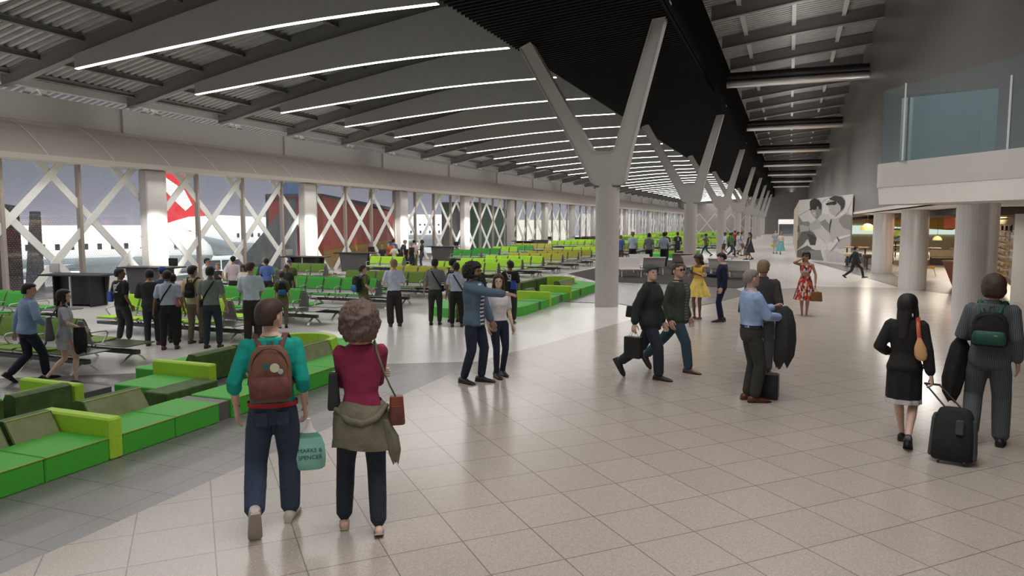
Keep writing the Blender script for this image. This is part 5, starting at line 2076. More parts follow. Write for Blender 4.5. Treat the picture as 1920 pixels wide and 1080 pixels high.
# ================================================================ right foreground pair
P = person('person in a black skirt suit with pale hem pulling a wheeled case, walking away', 1.21, 8.67, 1.66, R(-10), 'f', 'fair', ('long', 'black'), 1,
           feet=((.0, .12, .0, 8), (.045, -.10, .03, 48)), hands=((-.105, .10, .60), (.150, -.05, .495)), poles=((-.45, -1, 0), (.15, -1, 0)), curl=(.5, 1.2), head=(18, 0),
           top=('shirt', c_wht, dict(g=.003)), jacket=(c_blk, dict(zlo=.50, g=.018, ga=.014)), bottom=('skirt', c_blk, dict(hem=.285, flare=.025, waist=.60, pleat=9, amp=.006, band=(cloth('silver_hem', (.55, .56, .60)), .9))), shoes=('heel', (.008, .008, .008)), vox=.012)
t = held('shoulder_bag', 'tan leather shoulder bag with orange strap on the skirt-suited walker', 'bag', P)
cb = P['TT']((.095, -.095, .585))
b = MB()
rr = []
for (zz, a, d) in ((0, .02, .02), (.02, .05, .035), (.07, .062, .04), (.14, .055, .03), (.20, .032, .018), (.24, .018, .01)):
    rr.append([V((cb.x + a * math.cos(2 * math.pi * k / 16) - zz * .12, cb.y + d * math.sin(2 * math.pi * k / 16), cb.z + zz)) for k in range(16)])
b.loft(rr)
b.build('bag_body', M_tan, t)
b = MB()
pts = [(.078, -.092, .715), (.072, -.085, .76), (.066, -.066, .81), (.062, -.01, .850), (.066, .05, .81)]
rr = []
for p in pts:
    p = V(p)
    rr.append([P['TT'](p + V((-.012, 0, 0))), P['TT'](p + V((.012, 0, 0))), P['TT'](p + V((.012, -.004, .008))), P['TT'](p + V((-.012, -.004, .008)))])
b.loft(rr)
b.build('strap', M_orange_s, t)
hw_ = P['W'] @ P['hand1']
# wheeled case
t = thing('wheeled_suitcase', 'black and grey wheeled suitcase with raised handle pulled by the skirt-suited walker', 'suitcase', (1.60, 8.16, 0.004), R(-14))
b = MB()
N = 20
rr = []
for (z, a, d) in ((.035, .17, .12), (.05, .185, .135), (.25, .19, .14), (.42, .175, .12), (.50, .14, .09), (.52, .10, .06)):
    rr.append([V((a * math.copysign(abs(math.cos(q)) ** .5, math.cos(q)), d * math.copysign(abs(math.sin(q)) ** .5, math.sin(q)) + (z - .03) * .30, z)) for q in [2 * math.pi * k / N for k in range(N)]])
b.loft(rr)
b.build('case_body', c_blk, t)
for sg in (-1, 1):
    b = MB()
    b.cbox(sg * .19 - .02, sg * .19 + .02, -.10, .12, .06, .44, .015, M=Matrix.Shear('XZ', 4, (0, 0)) if False else None)
    b.v = [(x_ - sg * max(0, z_ - .3) * .12, y_ + (z_ - .03) * .30, z_) for x_, y_, z_ in b.v]
    b.build('side_panel', cloth('case_grey_green', (.04, .055, .05)), t)
    MB().tube([(sg * .11 - .01, -.10, .03), (sg * .11 + .01, -.10, .03)], .028, 12).build('wheel', M_dark, t)
hl = (Matrix.Translation((1.60, 8.16, 0.004)) @ Matrix.Rotation(R(-14), 4, 'Z')).inverted() @ hw_
for sg in (-1, 1):
    MB().tube([(sg * .075, .14, .50), (hl.x + sg * .065, hl.y, hl.z)], .009, 8).build('handle_tube', M_dark, t)
MB().tube([(hl.x - .075, hl.y, hl.z), (hl.x + .075, hl.y, hl.z)], .012, 8).build('grip', M_dark, t)
b = MB()
b.cbox(.02, .09, -.165, -.13, .30, .44, .01)
b.v = [(x_, y_ + (z_ - .03) * .30, z_) for x_, y_, z_ in b.v]
b.build('luggage_tag', cloth('case_grey_green', (.04, .055, .05)), t)

P = person('person in a pinstripe suit with a black and green backpack, walking away at right', 2.05, 8.95, 1.84, R(-16), 'm', 'light', ('bob', 'brown'), 2,
           feet=((-.07, -.05, .04, 30), (.075, .03, 0, 0)), hands=((-.10, .13, .62), (.135, .03, .50)), poles=((-.35, -1, 0), (.1, -1, 0)), curl=(.8, .4), head=(-14, 2),
           top=('shirt', c_wht, dict(g=.004)), jacket=(c_pin, dict(zlo=.465, g=.020, ga=.013)), bottom=('trousers', c_pin, dict(g=.016, w=.006, end=1.0)), shoes=('shoe', (.012, .012, .014)), vox=.012, fat=1.0)
backpack(P, c_blk, M_greenpk, 'black and green backpack worn over the pinstripe suit', w=.092, h=.19,
         patch=[(.03, -.045, .016, mat('badge_green_white', (.30, .42, .26), .5), 'badge')])
t = held('folded_jacket', 'black coat hanging over the left arm of the pinstripe suit walker', 'jacket', P)
a0 = P['TT']((-.150, .04, .60))
draped(t, [(a0 + V((0, 0, .03)), .4), (a0 + V((-.01, 0, -.06)), .9), (a0 + V((-.03, 0, -.22)), 1), (a0 + V((-.05, -.02, -.40)), 1.05), (a0 + V((-.06, -.03, -.55)), .8), (a0 + V((-.05, -.04, -.64)), .35)], .10, .09, c_blk, seed=8)

# ================================================================ left walking pair
P = person('person in a light blue blazer and dark jeans striding behind the bench on the left', -10.72, 7.42, 1.52, R(-14), 'm', 'light', ('short', 'black'), 7,
           feet=((-.03, -.14, .05, 40), (.04, .14, 0, 0)), hands=((-.19, -.03, .50), (.10, .12, .60)), poles=((-.5, -1, 0), (1, -.9, 0)), head=(30, 0),
           top=('shirt', c_wht, dict(g=.004)), jacket=(cloth('sky_blazer', (.25, .36, .56)), dict(zlo=.49, g=.020, ga=.014)), bottom=('trousers', c_navyt, dict(g=.012, w=.003)), shoes=('shoe', (.01, .01, .012)), vox=.013)
P = person('person with long dark hair and a short grey skirt walking with a grey bag', -9.95, 7.45, 1.43, R(-38), 'f', 'fair', ('long', 'black'), 2,
           feet=((-.02, -.16, .05, 45), (.03, .10, 0, 10)), hands=((-.13, .05, .52), (.12, .15, .60)), poles=(None, (1, -1, 0)), head=(15, 0),
           top=('shirt', c_lskirt, dict(g=.008, zlo=.5)), bottom=('skirt', c_lskirt, dict(hem=.385, flare=.018, waist=.60, amp=.0)), shoes=('heel', (.01, .01, .01)), vox=.013)
t = held('shoulder_bag', 'large grey leather bag on the shoulder of the long-haired walker at left', 'bag', P)
cb = P['TT']((.09, -.13, .49))
bag_box(t, (cb.x, cb.y, cb.z), (.30, .14, .34), M_gleath, taper=.5, rnd=.8)
handles(t, [[P['TT'](p) for p in ((.06, -.13, .70), (.075, -.06, .82), (.07, 0, .852), (.08, .03, .82))]], .012, M_gleath)
t = held('folded_jacket', 'black jacket draped on the forearm of the long-haired walker at left', 'jacket', P)
a0 = P['TT']((.14, .13, .60))
draped(t, [(a0 + V((0, 0, .03)), .5), (a0 + V((0, 0, -.08)), 1), (a0 + V((0, 0, -.22)), .9), (a0 + V((0, 0, -.34)), .4)], .10, .08, c_blk, seed=2)


# ================================================================ lounge people
def number3(P, mirror):
    TT = P['TT']
    b = MB()
    segs = [((-.02, .045), (.022, .045)), ((.022, .045), (.022, .003)), ((-.012, 0), (.022, 0)), ((.022, -.003), (.022, -.045)), ((-.02, -.045), (.022, -.045))]
    for (a_, c_), (d_, e_) in segs:
        if mirror:
            a_, d_ = -a_, -d_
        w_ = .0075
        x0, x1 = min(a_, d_) - w_, max(a_, d_) + w_
        z0, z1 = min(c_, e_) - w_, max(c_, e_) + w_
        b.add([TT(p) for p in ((x0, -.084, .735 + z0), (x1, -.084, .735 + z0), (x1, -.084, .735 + z1), (x0, -.084, .735 + z1), (x0, -.07, .735 + z0), (x1, -.07, .735 + z0), (x1, -.07, .735 + z1), (x0, -.07, .735 + z1))],
              [(0, 3, 2, 1)[::-1], (0, 1, 5, 4), (1, 2, 6, 5), (2, 3, 7, 6), (3, 0, 4, 7)])
    b.build('number', M_num, P['parts']['top'])


def sling(P, m, side, label):
    t = held('sling_bag', label, 'bag', P)
    c = P['TT']((-side * .075, -.105, .60))
    bag_box(t, (c.x, c.y, c.z - .06), (.15, .07, .20), m, taper=.7)
    strap_across(P, mat('strap_pale', (.4, .45, .5), .6), t, side, (.075, .08, .62))


def crossstrap(P, side, label):
    t = held('sling_bag', label, 'bag', P)
    strap_across(P, c_blk, t, side, (.105, .02, .55))
    c = P['TT']((-side * .115, .02, .50))
    bag_box(t, (c.x, c.y, c.z), (.06, .14, .14), c_blk)


AF = ((-.10, .13, .68), (.10, .13, .68))      # arms folded in front
FO = ((-.4, -.7, -.6), (.4, -.7, -.6))
S2 = ((-.05, -.03, 0, 0), (.065, .03, 0, 0))
WK = ((-.02, -.14, .04, 35), (.03, .13, 0, 0))

P = person('person in a black shirt with mirrored number and blue sling bag at left', -12.31, 10.45, 1.50, R(-5), 'm', 'brown', ('short', 'black'), 0, feet=S2, head=(40, 0),
           top=('shirt', c_blk, dict(g=.014, ga=.014, zlo=.50)), bottom=('trousers', c_dtop, dict(g=.016, end=.85)), shoes=('shoe', (.03, .035, .045)), vox=.015, group=GA)
number3(P, True)
sling(P, M_bluebag, 1, 'blue sling bag on the person with the mirrored number')
P = person('person in a black shirt with folded arms, back turned, left group', -11.62, 10.52, 1.49, R(40), 'm', 'tan', ('short', 'black'), 0, feet=S2, hands=AF, poles=FO, top=('shirt', c_dtop, dict(g=.018, sleeve='elbow', ga=.016, zlo=.50)), bottom=('trousers', c_denimd, dict(g=.016)), shoes=('shoe', (.09, .03, .02)), vox=.015, fat=1.15, head=(-10, -6), group=GA)
person('person in a dark blue cap behind the one in black, left group', -11.85, 11.05, 1.50, R(37), 'm', 'tan', ('cap', 'hat_blue'), 0, feet=STAND, top=('shirt', K('denim_shirt', (.04, .09, .22)), dict(g=.012)), bottom=('trousers', c_denim), vox=.017, head=(-30, 0), group=GA)
P = person('person in a pale blue polo with a black strap leaning forward, left group', -10.93, 10.28, 1.50, R(40), 'm', 'brown', ('short', 'black'), 9, feet=((-.07, 0, 0, 0), (.08, .02, 0, 0)), hands=((-.17, .05, .50), (.18, .05, .50)),
           top=('shirt', c_lpolo, dict(g=.014, ga=.012, zlo=.55)), bottom=('trousers', c_blk, dict(g=.016)), shoes=('shoe', (.10, .03, .02)), vox=.015, collar=c_lpolo, group=GA)
crossstrap(P, 1, 'black cross-body bag on the pale blue polo')
P = person('person in a pale yellow shirt with a black backpack, left group', -11.02, 11.02, 1.55, R(20), 'm', 'tan', ('short', 'black'), 0, feet=S2, top=('shirt', c_yshirt, dict(g=.012)), bottom=('trousers', c_tan_t), shoes=('shoe', (.12, .08, .04)), vox=.016, head=(20, 0), group=GA)
backpack(P, c_blk, c_blk, 'black backpack on the pale yellow shirt, left group', w=.06, h=.19)
P = person('person in a grey-green polo with a diagonal black strap, left group', -10.28, 10.70, 1.57, R(30), 'm', 'tan', ('short', 'black'), 2, feet=((-.075, 0, 0, 0), (.075, .02, 0, 0)), hands=((-.17, .05, .50), (.17, .03, .50)),
           top=('shirt', c_gpolo, dict(g=.014, ga=.012, zlo=.52)), bottom=('trousers', c_denimd, dict(g=.014)), vox=.015, collar=c_gpolo, group=GA)
crossstrap(P, 1, 'black cross-body strap bag on the grey-green polo, left group')
person('person in a pink top mostly hidden in the left group', -11.50, 10.96, 1.38, R(46), 'f', 'brown', ('short', 'black'), 0, feet=STAND, top=('shirt', c_pink, dict(g=.01)), bottom=('trousers', c_dtop), vox=.018, group=GA)
person('person in pale T-shirt and brown trousers, right of the left group', -9.95, 11.42, 1.62, R(28), 'm', 'light', ('short', 'brown'), 0, feet=((-.05, -.02, 0, 0), (.06, .03, 0, 0)), hands=((-.09, .14, .64), (.09, .14, .64)), poles=FO,
       top=('shirt', c_wtee, dict(g=.016, ga=.014, zlo=.53)), bottom=('trousers', c_brownt, dict(g=.018, w=.006)), shoes=('shoe', (.02, .015, .015)), vox=.015, head=(18, -8), group=GA)
# behind the third row
person('person with sunglasses in profile behind the green seats', -15.6, 16.15, 1.38, R(-80), 'm', 'tan', ('short', 'black'), top=('shirt', c_wht, dict(g=.01)), bottom=('trousers', c_dtop), glasses='dark', hands=((-.12, .05, .5), (.0, .22, .68)), vox=.02, group=GA)
person('person in a dark top with orange arms facing the camera behind the green seats', -14.86, 15.75, 1.27, R(-142), 'f', 'light', ('short', 'blond'), hands=((-.08, .16, .70), None), top=('shirt', c_dtop, dict(g=.008, sleeve='none')), bottom=('trousers', c_dtop), vox=.02, group=GA)
P = person('person in a pink and white striped shirt and dark cap, back turned', -15.03, 16.55, 1.42, R(33), 'm', 'tan', ('cap', 'hat_black'), top=('shirt', c_lil, dict(g=.016)), bottom=('trousers', c_dtop), vox=.02, group=GA)
person('person bending forward in a grey shirt behind the green seats', -14.75, 17.25, 1.40, R(-30), 'm', 'light', ('short', 'grey'), 24, top=('shirt', c_char, dict(g=.018)), bottom=('trousers', c_denimd), vox=.02, group=GA, hands=((-.12, .12, .52), (.12, .12, .52)))
person('person in a cream blouse looking down behind the green seats', -14.0, 15.8, 1.25, R(-158), 'f', 'tan', ('long', 'black'), top=('shirt', c_cream, dict(g=.01, sleeve='long')), bottom=('trousers', c_dtop), head=(0, -25), hands=AF, poles=FO, vox=.02, group=GA)
person('person in a bright blue top behind the green seats', -14.3, 17.1, 1.36, R(36), 'm', 'brown', ('short', 'black'), top=('shirt', c_blu, dict(g=.014)), bottom=('trousers', c_dtop), vox=.02, group=GA)
P = person('person in an olive top with a blue backpack in front of the green seats', -10.75, 13.35, 1.30, R(39), 'f', 'light', ('short', 'brown'), feet=STAND, top=('shirt', c_ogreen, dict(g=.012)), bottom=('trousers', c_tan_t), vox=.017, group=GA)
backpack(P, c_blk, M_bluepack, 'blue and black backpack on the person in front of the green seats', w=.075, h=.22)
person('person in a dark top facing the camera behind the green seats at right', -12.7, 16.0, 1.26, R(-151), 'f', 'brown', ('short', 'black'), top=('shirt', c_char, dict(g=.01)), bottom=('trousers', c_dtop), head=(0, -20), vox=.02, group=GA)
person('person in a bright blue cap far behind the green seats', -13.2, 16.75, 1.35, R(-141), 'm', 'light', ('cap', 'hat_blue'), top=('shirt', c_ogreen, dict(g=.01)), bottom=('trousers', c_dtop), vox=.02, group=GA)
# middle group
P = person('person in an olive top with large blue backpack and khaki trousers, middle group', -9.15, 14.22, 1.43, R(-28), 'm', 'light', ('short', 'brown'), feet=S2, hands=((-.12, .1, .6), (.16, .06, .60)), poles=(None, (.5, -.8, 0)), top=('shirt', c_ogreen, dict(g=.012)), bottom=('trousers', c_tan_t, dict(g=.016)), vox=.016, head=(10, 0), group=GA)
backpack(P, c_blk, M_bluepack, 'large blue and black backpack, middle group', w=.095, h=.25, d=.095)
person('person in a white T-shirt and dark cargo trousers, back turned, middle group', -8.49, 14.48, 1.56, R(38), 'm', 'light', ('short', 'blond'), feet=((-.055, 0, 0, 0), (.085, .02, 0, 0)), hands=((-.10, .13, .66), (.10, .13, .66)), poles=FO,
       top=('shirt', c_wtee, dict(g=.016, ga=.014, zlo=.53)), bottom=('trousers', c_brownt, dict(g=.020, w=.008)), shoes=('shoe', (.06, .03, .02)), vox=.015, group=GA)
P = person('person in a grey-green polo and grey jeans with a cross-body strap, middle group', -7.72, 15.05, 1.56, R(22), 'm', 'tan', ('short', 'black'), feet=((-.07, 0, 0, 0), (.06, .02, 0, 0)), hands=((-.17, .04, .50), (.17, .06, .51)),
           top=('shirt', c_gpolo, dict(g=.014, ga=.012, zlo=.53)), bottom=('trousers', c_dgreen, dict(g=.014)), vox=.015, collar=c_gpolo, group=GA)
crossstrap(P, -1, 'black cross-body bag on the grey-green polo, middle group')
P = person('person in a pale yellow shirt with a black backpack, middle group', -7.55, 15.68, 1.54, R(0), 'm', 'tan', ('short', 'black'), feet=S2, top=('shirt', c_yshirt, dict(g=.012)), bottom=('trousers', c_tan_t), vox=.017, head=(25, 0), group=GA)
backpack(P, c_blk, c_blk, 'black backpack on the pale yellow shirt, middle group', w=.06, h=.19)
P = person('person in a white-blue polo with black trousers and strap, behind the pointing one', -7.12, 14.95, 1.48, R(25), 'm', 'brown', ('short', 'black'), 4, feet=((-.07, 0, 0, 0), (.08, .0, 0, 0)), hands=((-.16, .05, .50), (.16, .05, .50)), top=('shirt', c_lpolo, dict(g=.014, ga=.012, zlo=.55)), bottom=('trousers', c_blk, dict(g=.016)), shoes=('shoe', (.10, .03, .02)), vox=.016, collar=c_lpolo, group=GA)
crossstrap(P, -1, 'black cross-body bag on the white-blue polo')
person('person in black with a black hat half hidden behind the pointing one', -6.80, 15.35, 1.49, R(24), 'm', 'tan', ('cap', 'hat_black'), feet=STAND, top=('shirt', c_dtop, dict(g=.018, sleeve='elbow')), bottom=('trousers', c_blk), vox=.018, group=GA)
P = person('person in a black T-shirt with number 3 and blue sling bag, beside the round bench', -6.12, 15.80, 1.50, R(10), 'm', 'brown', ('short', 'black'), feet=((-.08, -.02, 0, 0), (.055, .02, 0, 0)), hands=((-.17, .03, .50), (.12, .10, .58)), head=(-40, 0),
           top=('shirt', c_blk, dict(g=.014, ga=.014, zlo=.50)), bottom=('trousers', c_dtop, dict(g=.016, end=.85)), shoes=('sneaker', (.06, .065, .08)), vox=.015, group=GA)
number3(P, False)
sling(P, M_bluebag, -1, 'blue sling bag on the person with number 3')
# queue by the facade desks
GQ = 'people queuing by the red bridge'
person('person in a grey top queuing left-most before the red bridge', -19.15, 31.55, 1.29, R(-149), 'm', 'tan', ('short', 'grey'), top=('shirt', c_char, dict(g=.01)), bottom=('trousers', c_dtop), vox=.028, group=GQ)
person('person in an orange top queuing before the red bridge', -19.05, 32.2, 1.44, R(-154), 'f', 'brown', ('short', 'black'), top=('shirt', c_orange, dict(g=.01)), bottom=('trousers', c_dtop), vox=.028, group=GQ)
person('person in a bright blue top with back turned before the red bridge', -19.3, 32.9, 1.56, R(31), 'm', 'brown', ('short', 'black'), top=('shirt', c_blu, dict(g=.014)), bottom=('trousers', c_dtop), vox=.028, group=GQ)
person('person in a cream blouse beside the lime seats by the facade', -18.37, 31.4, 1.33, R(-165), 'f', 'light', ('short', 'black'), top=('shirt', c_cream, dict(g=.01, sleeve='long')), bottom=('trousers', c_dtop), hands=AF, poles=FO, vox=.028, group=GQ)
person('person in a grey shirt stooping by the facade column', -18.45, 32.25, 1.55, R(-40), 'm', 'light', ('short', 'grey'), 20, top=('shirt', c_char, dict(g=.02)), bottom=('trousers', c_dtop), vox=.028, group=GQ)
person('person in a striped pink shirt by the facade column', -17.9, 32.6, 1.51, R(19), 'm', 'light', ('cap', 'hat_black'), top=('shirt', c_lil, dict(g=.014)), bottom=('trousers', c_ogreen), vox=.028, group=GQ)
person('person in a black vest with orange shoulders facing the camera by the facade', -17.38, 31.4, 1.42, R(-156), 'f', 'tan', ('bun', 'blond'), top=('shirt', c_blk, dict(g=.01, sleeve='none')), bottom=('trousers', c_navyt), vox=.028, group=GQ)
person('person in dark clothes at the right end of the facade queue', -17.3, 32.3, 1.53, R(118), 'm', 'deep', ('short', 'black'), top=('shirt', c_dtop, dict(g=.01)), bottom=('trousers', c_denim), vox=.028, group=GQ)
# group behind the carpet
GC = 'people standing behind the dark carpet'
person('person with blond hair and blue backpack farthest left behind the dark carpet', -8.9, 40.3, 1.70, R(2), 'm', 'light', ('short', 'blond'), top=('shirt', c_blu, dict(g=.01)), bottom=('trousers', c_tan_t), vox=.03, group=GC)
person('person in a white T-shirt and brown trousers behind the dark carpet', -8.01, 39.3, 1.90, R(12), 'm', 'light', ('short', 'blond'), top=('shirt', c_wtee, dict(g=.016)), bottom=('trousers', c_brownt, dict(g=.016)), vox=.028, group=GC)
P = person('person in a grey-green polo with black strap behind the dark carpet', -7.05, 39.0, 1.84, R(5), 'm', 'tan', ('short', 'black'), top=('shirt', c_gpolo, dict(g=.014)), bottom=('trousers', c_denimd, dict(g=.014)), vox=.028, group=GC)
P = person('person in a white-green polo and dark jeans behind the dark carpet', -6.35, 39.6, 1.88, R(9), 'm', 'tan', ('short', 'black'), top=('shirt', c_lpolo, dict(g=.014)), bottom=('trousers', c_denimd, dict(g=.014)), vox=.028, group=GC)
person('person in a dark shirt with hands folded behind the dark carpet', -7.14, 45.2, 1.82, R(-1), 'm', 'tan', ('short', 'black'), top=('shirt', c_dtop, dict(g=.018)), bottom=('trousers', c_denimd), hands=AF, poles=FO, vox=.03, group=GC)
P = person('person in a dark shirt with white number 3 left of the second column', -6.95, 48.9, 1.77, R(20), 'm', 'brown', ('short', 'black'), top=('shirt', c_dtop, dict(g=.014)), bottom=('trousers', c_dtop), vox=.03, group=GC)
number3(P, False)
# distant walkers
GD = 'distant walkers between the columns'
person('person in a brown striped shirt reaching left while walking past the columns', -5.55, 53.4, 1.69, R(80), 'm', 'brown', ('short', 'black'), 4, feet=((.0, -.20, .03, 30), (.0, .20, 0, 0)), hands=((-.03, .29, .66), (.12, -.05, .52)), top=('shirt', c_bstripe, dict(g=.012)), bottom=('trousers', K('green_jeans', (.02, .06, .05)), dict(g=.006)), vox=.026, group=GD)
person('person in a white T-shirt and shorts beside the third column', -4.42, 55.2, 1.72, R(80), 'm', 'brown', ('short', 'brown'), feet=WK, top=('shirt', c_wtee, dict(g=.014)), bottom=('shorts', K('olive_shorts', (.06, .07, .03))), vox=.028, group=GD)
person('person in an olive T-shirt leaning forward in the distant walking group', -4.56, 61.05, 1.60, R(-60), 'm', 'brown', ('short', 'black'), 10, feet=WK, top=('shirt', c_ogreen, dict(g=.012)), bottom=('shorts', K('dark_shorts', (.03, .035, .03))), vox=.03, group=GD)
person('person in a green striped shirt and jeans in the distant walking group', -3.72, 52.6, 1.75, R(-84), 'm', 'brown', ('short', 'black'), feet=WK, top=('shirt', c_plaid, dict(g=.018)), bottom=('trousers', c_denim, dict(g=.014)), vox=.026, group=GD)
person('person in a dark red top in the distant walking group', -4.19, 63.0, 1.77, R(-56), 'm', 'tan', ('short', 'brown'), feet=WK, top=('shirt', K('dark_red', (.28, .02, .03)), dict(g=.01)), bottom=('trousers', c_dtop), vox=.03, group=GD)
person('person in a white T-shirt and white shorts in the distant walking group', -3.43, 54.6, 1.77, R(-76), 'm', 'tan', ('short', 'brown'), feet=WK, top=('shirt', c_wtee, dict(g=.014)), bottom=('shorts', K('pale_shorts', (.55, .55, .58)), dict(len=1.0)), vox=.028, group=GD)
P = person('person in a white top with dark backpack at the right of the distant walking group', -3.25, 56.2, 1.76, R(-80), 'm', 'tan', ('short', 'brown'), feet=WK, top=('shirt', c_wtee, dict(g=.014)), bottom=('trousers', c_tan_t), vox=.028, group=GD)
backpack(P, c_blk, c_blk, 'dark backpack in the distant walking group')
P = person('person in a flared black dress and sunglasses walking with a tote bag', -2.40, 49.18, 1.78, R(105), 'f', 'tan', ('bun', 'black'), 0, feet=((-.01, -.08, .02, 20), (.02, .08, 0, 0)), hands=((-.13, .08, .50), (.13, .08, .51)), curl=(.5, 1), top=('dress_top', c_blk, dict(g=.01, sleeve='none', zlo=.6)), bottom=('dress_skirt', c_char, dict(hem=.27, flare=.16, waist=.72, pleat=8)), shoes=('heel', (.02, .01, .01)), glasses='dark', vox=.024, group=GD)
t = held('tote_bag', 'grey and rust tote bag carried by the person in the black dress', 'bag', P)
h = P['hand0']
MB().cbox(h.x - .07, h.x + .07, h.y - .20, h.y + .20, h.z - .44, h.z - .08, .02).build('bag_body', mat('tote_grey', (.14, .15, .17), .6, var=.1, scale=8), t)
MB().cbox(h.x - .075, h.x + .075, h.y - .205, h.y + .205, h.z - .50, h.z - .36, .02).build('bag_base', M_leather, t)
handles(t, [[(h.x, h.y - .08, h.z - .08), (h.x, h.y, h.z), (h.x, h.y + .08, h.z - .08)]], .008, c_blk)
P = person('distant person in pale grey shirt and shorts with yellow bags', -0.99, 60.2, 1.86, R(-169), 'm', 'light', ('short', 'brown'), top=('shirt', K('pale_grey', (.36, .40, .43)), dict(g=.014)), bottom=('shorts', K('khaki_pale', (.42, .40, .33)), dict(len=1.05)), vox=.03, group=GD)
for i_ in (0, 1):
    t = held('shopping_bag', 'yellow bag in the %s hand of the distant person in shorts' % ('right', 'left')[i_], 'bag', P)
    h = P['hand%d' % i_]
    bag_box(t, (h.x, h.y, h.z - .30), (.22, .2, .24), mat('bag_yellow', (.62, .55, .12), .5, var=.1, scale=8), rnd=.8)
person('distant person in a cream top and long aqua skirt', -0.58, 59.0, 1.72, R(-170), 'f', 'light', ('bob', 'blond'), feet=WK, top=('shirt', c_cream, dict(g=.01)), bottom=('skirt', c_aqua, dict(hem=.15, flare=.13, waist=.60)), vox=.03, group=GD)
bake_all()
# ================================================================ outside the facade
GZ = -5.0
M_apron = mat('apron_concrete', (0.42, 0.42, 0.43), 0.9, var=0.06, scale=.3)
b = MB()
b.add([(-400, -60, GZ), (-24.5, -60, GZ), (-24.5, 400, GZ), (-400, 400, GZ)], [(0, 1, 2, 3)])
b.build('ground', M_apron, kind='structure')
b = MB()
b.box(-26.2, -23.4, 0, Y1, -.6, -.02)
b.build('trim_6', M_conc_d, kind='structure')

M_pw = mat('aircraft_white', (0.80, 0.80, 0.78), 0.35, var=.02, scale=.5)
M_pb = mat('aircraft_belly', (0.34, 0.38, 0.40), 0.4, var=.04, scale=.5)
M_pr = mat('aircraft_red', (0.62, 0.03, 0.035), 0.35)
M_pd = mat('aircraft_blue', (0.03, 0.06, 0.12), 0.35)
M_win = mat('cabin_window', (0.03, 0.035, 0.04), 0.3)


def airplane(label, loc, rz, L, D, tail=None, belly=True, winz=.10, twodeck=False):
    t = thing('airliner', label, 'airplane', loc, rz, None)
    n = 28
    b = MB()
    prof = [(-.5, .06, .30), (-.42, .30, .20), (-.30, .48, .06), (-.12, .5, 0), (.30, .5, 0), (.40, .46, -.01), (.46, .34, -.05), (.49, .18, -.10), (.5, .03, -.14)]
    rings = []
    for (u, r, zo) in prof:
        rings.append([(u * L, r * D * math.cos(2 * math.pi * k / n), zo * D + r * D * math.sin(2 * math.pi * k / n)) for k in range(n)])
    nn = n
    vs = [p for r_ in rings for p in r_]
    for k in range(len(rings) - 1):
        for i in range(nn):
            j = (i + 1) % nn
            a = 2 * math.pi * (i + .5) / nn
            b.f.append((k * nn + i, k * nn + j, (k + 1) * nn + j, (k + 1) * nn + i))
            b.m.append(1 if (belly and math.sin(a) < -.12) else 0)
            b.sm.append(True)
    b.v = vs
    b.build('fuselage', [M_pw, M_pb], t)
    for sg in (-1, 1):
        b = MB()
        for row in ((winz,) if not twodeck else (winz, winz + .2)):
            yk = .5 * D * math.cos(math.asin(row * 2)) + .01
            kk = 0
            u = -.28
            while u < .38:
                b.prism([(u * L + .0, row * D - .28), (u * L + .38, row * D - .28), (u * L + .38, row * D + .28), (u * L, row * D + .28)], 'y', sg * yk - .02, sg * yk + .02)
                u += 1.15 / L
        b.build('window_row', M_win, t)
        b = MB()
        b.prism([(L * .06, 0), (L * .14, 0), (-L * .06, L * .38), (-L * .10, L * .38)], 'z', -.25 * D - .15, -.25 * D + .15, M=Matrix.Scale(sg, 4, (0, 1, 0)))
        b.build('wing', M_pb, t)
        MB().tube([(L * .10, sg * L * .13, -.52 * D), (L * .02, sg * L * .13, -.50 * D)], D * .19, 16).build('engine', M_pw, t)
        b = MB()
        b.prism([(-L * .40, 0), (-L * .46, 0), (-L * .52, L * .13), (-L * .49, L * .13)], 'z', .18 * D, .18 * D + .2, M=Matrix.Scale(sg, 4, (0, 1, 0)))
        b.build('tailplane', M_pr if tail else M_pw, t)
    fb = MB().prism([(-.34, .42), (-.47, 1.75), (-.53, 1.75), (-.495, .35)], 'y', -.25, .25)
    fb.v = [(x_ * L, y_, z_ * D) for x_, y_, z_ in fb.v]
    fo = fb.build('tail_fin', M_pr if tail else M_pd, t)
    if tail:
        sb = MB().prism([(-.405, .75), (-.43, 1.05), (-.505, 1.35), (-.515, 1.15), (-.47, .85), (-.43, .62)], 'y', -.3, .3)
        sb.v = [(x_ * L, y_, z_ * D) for x_, y_, z_ in sb.v]
        sb.build('fin_stripe', M_pw, fo)
    return t


def bars(t, pts):
    pass


a1 = airplane('white airliner with grey belly outside the glass at far left', (-66.0, 46.0, -0.35), R(63), 34, 5.0)
a2 = airplane('white airliner with red tail fin outside the second glass bay', (-78.0, 100.0, -0.2), R(70), 42, 7.0, tail=True)
a3 = airplane('large white two-deck airliner outside beyond the red boarding bridge', (-84.0, 142.0, 0.5), R(52), 46, 7.6, twodeck=True, winz=-.02)
for t_, L_, h_ in ((a1, 34, 2.0), (a2, 42, 1.4), (a3, 46, 1.8)):
    for u_, y_ in ((.38, 0), (-.04, 2.6), (-.04, -2.6)):
        b = MB()
        b.tube([(u_ * L_, y_, -2.2), (u_ * L_, y_, GZ - t_.location.z + .6)], .16, 8)
        b.tube([(u_ * L_, y_ - .35, GZ - t_.location.z + .55), (u_ * L_, y_ + .35, GZ - t_.location.z + .55)], .55, 14, 1)
        b.build('landing_gear', [M_pb, M_win], t_)

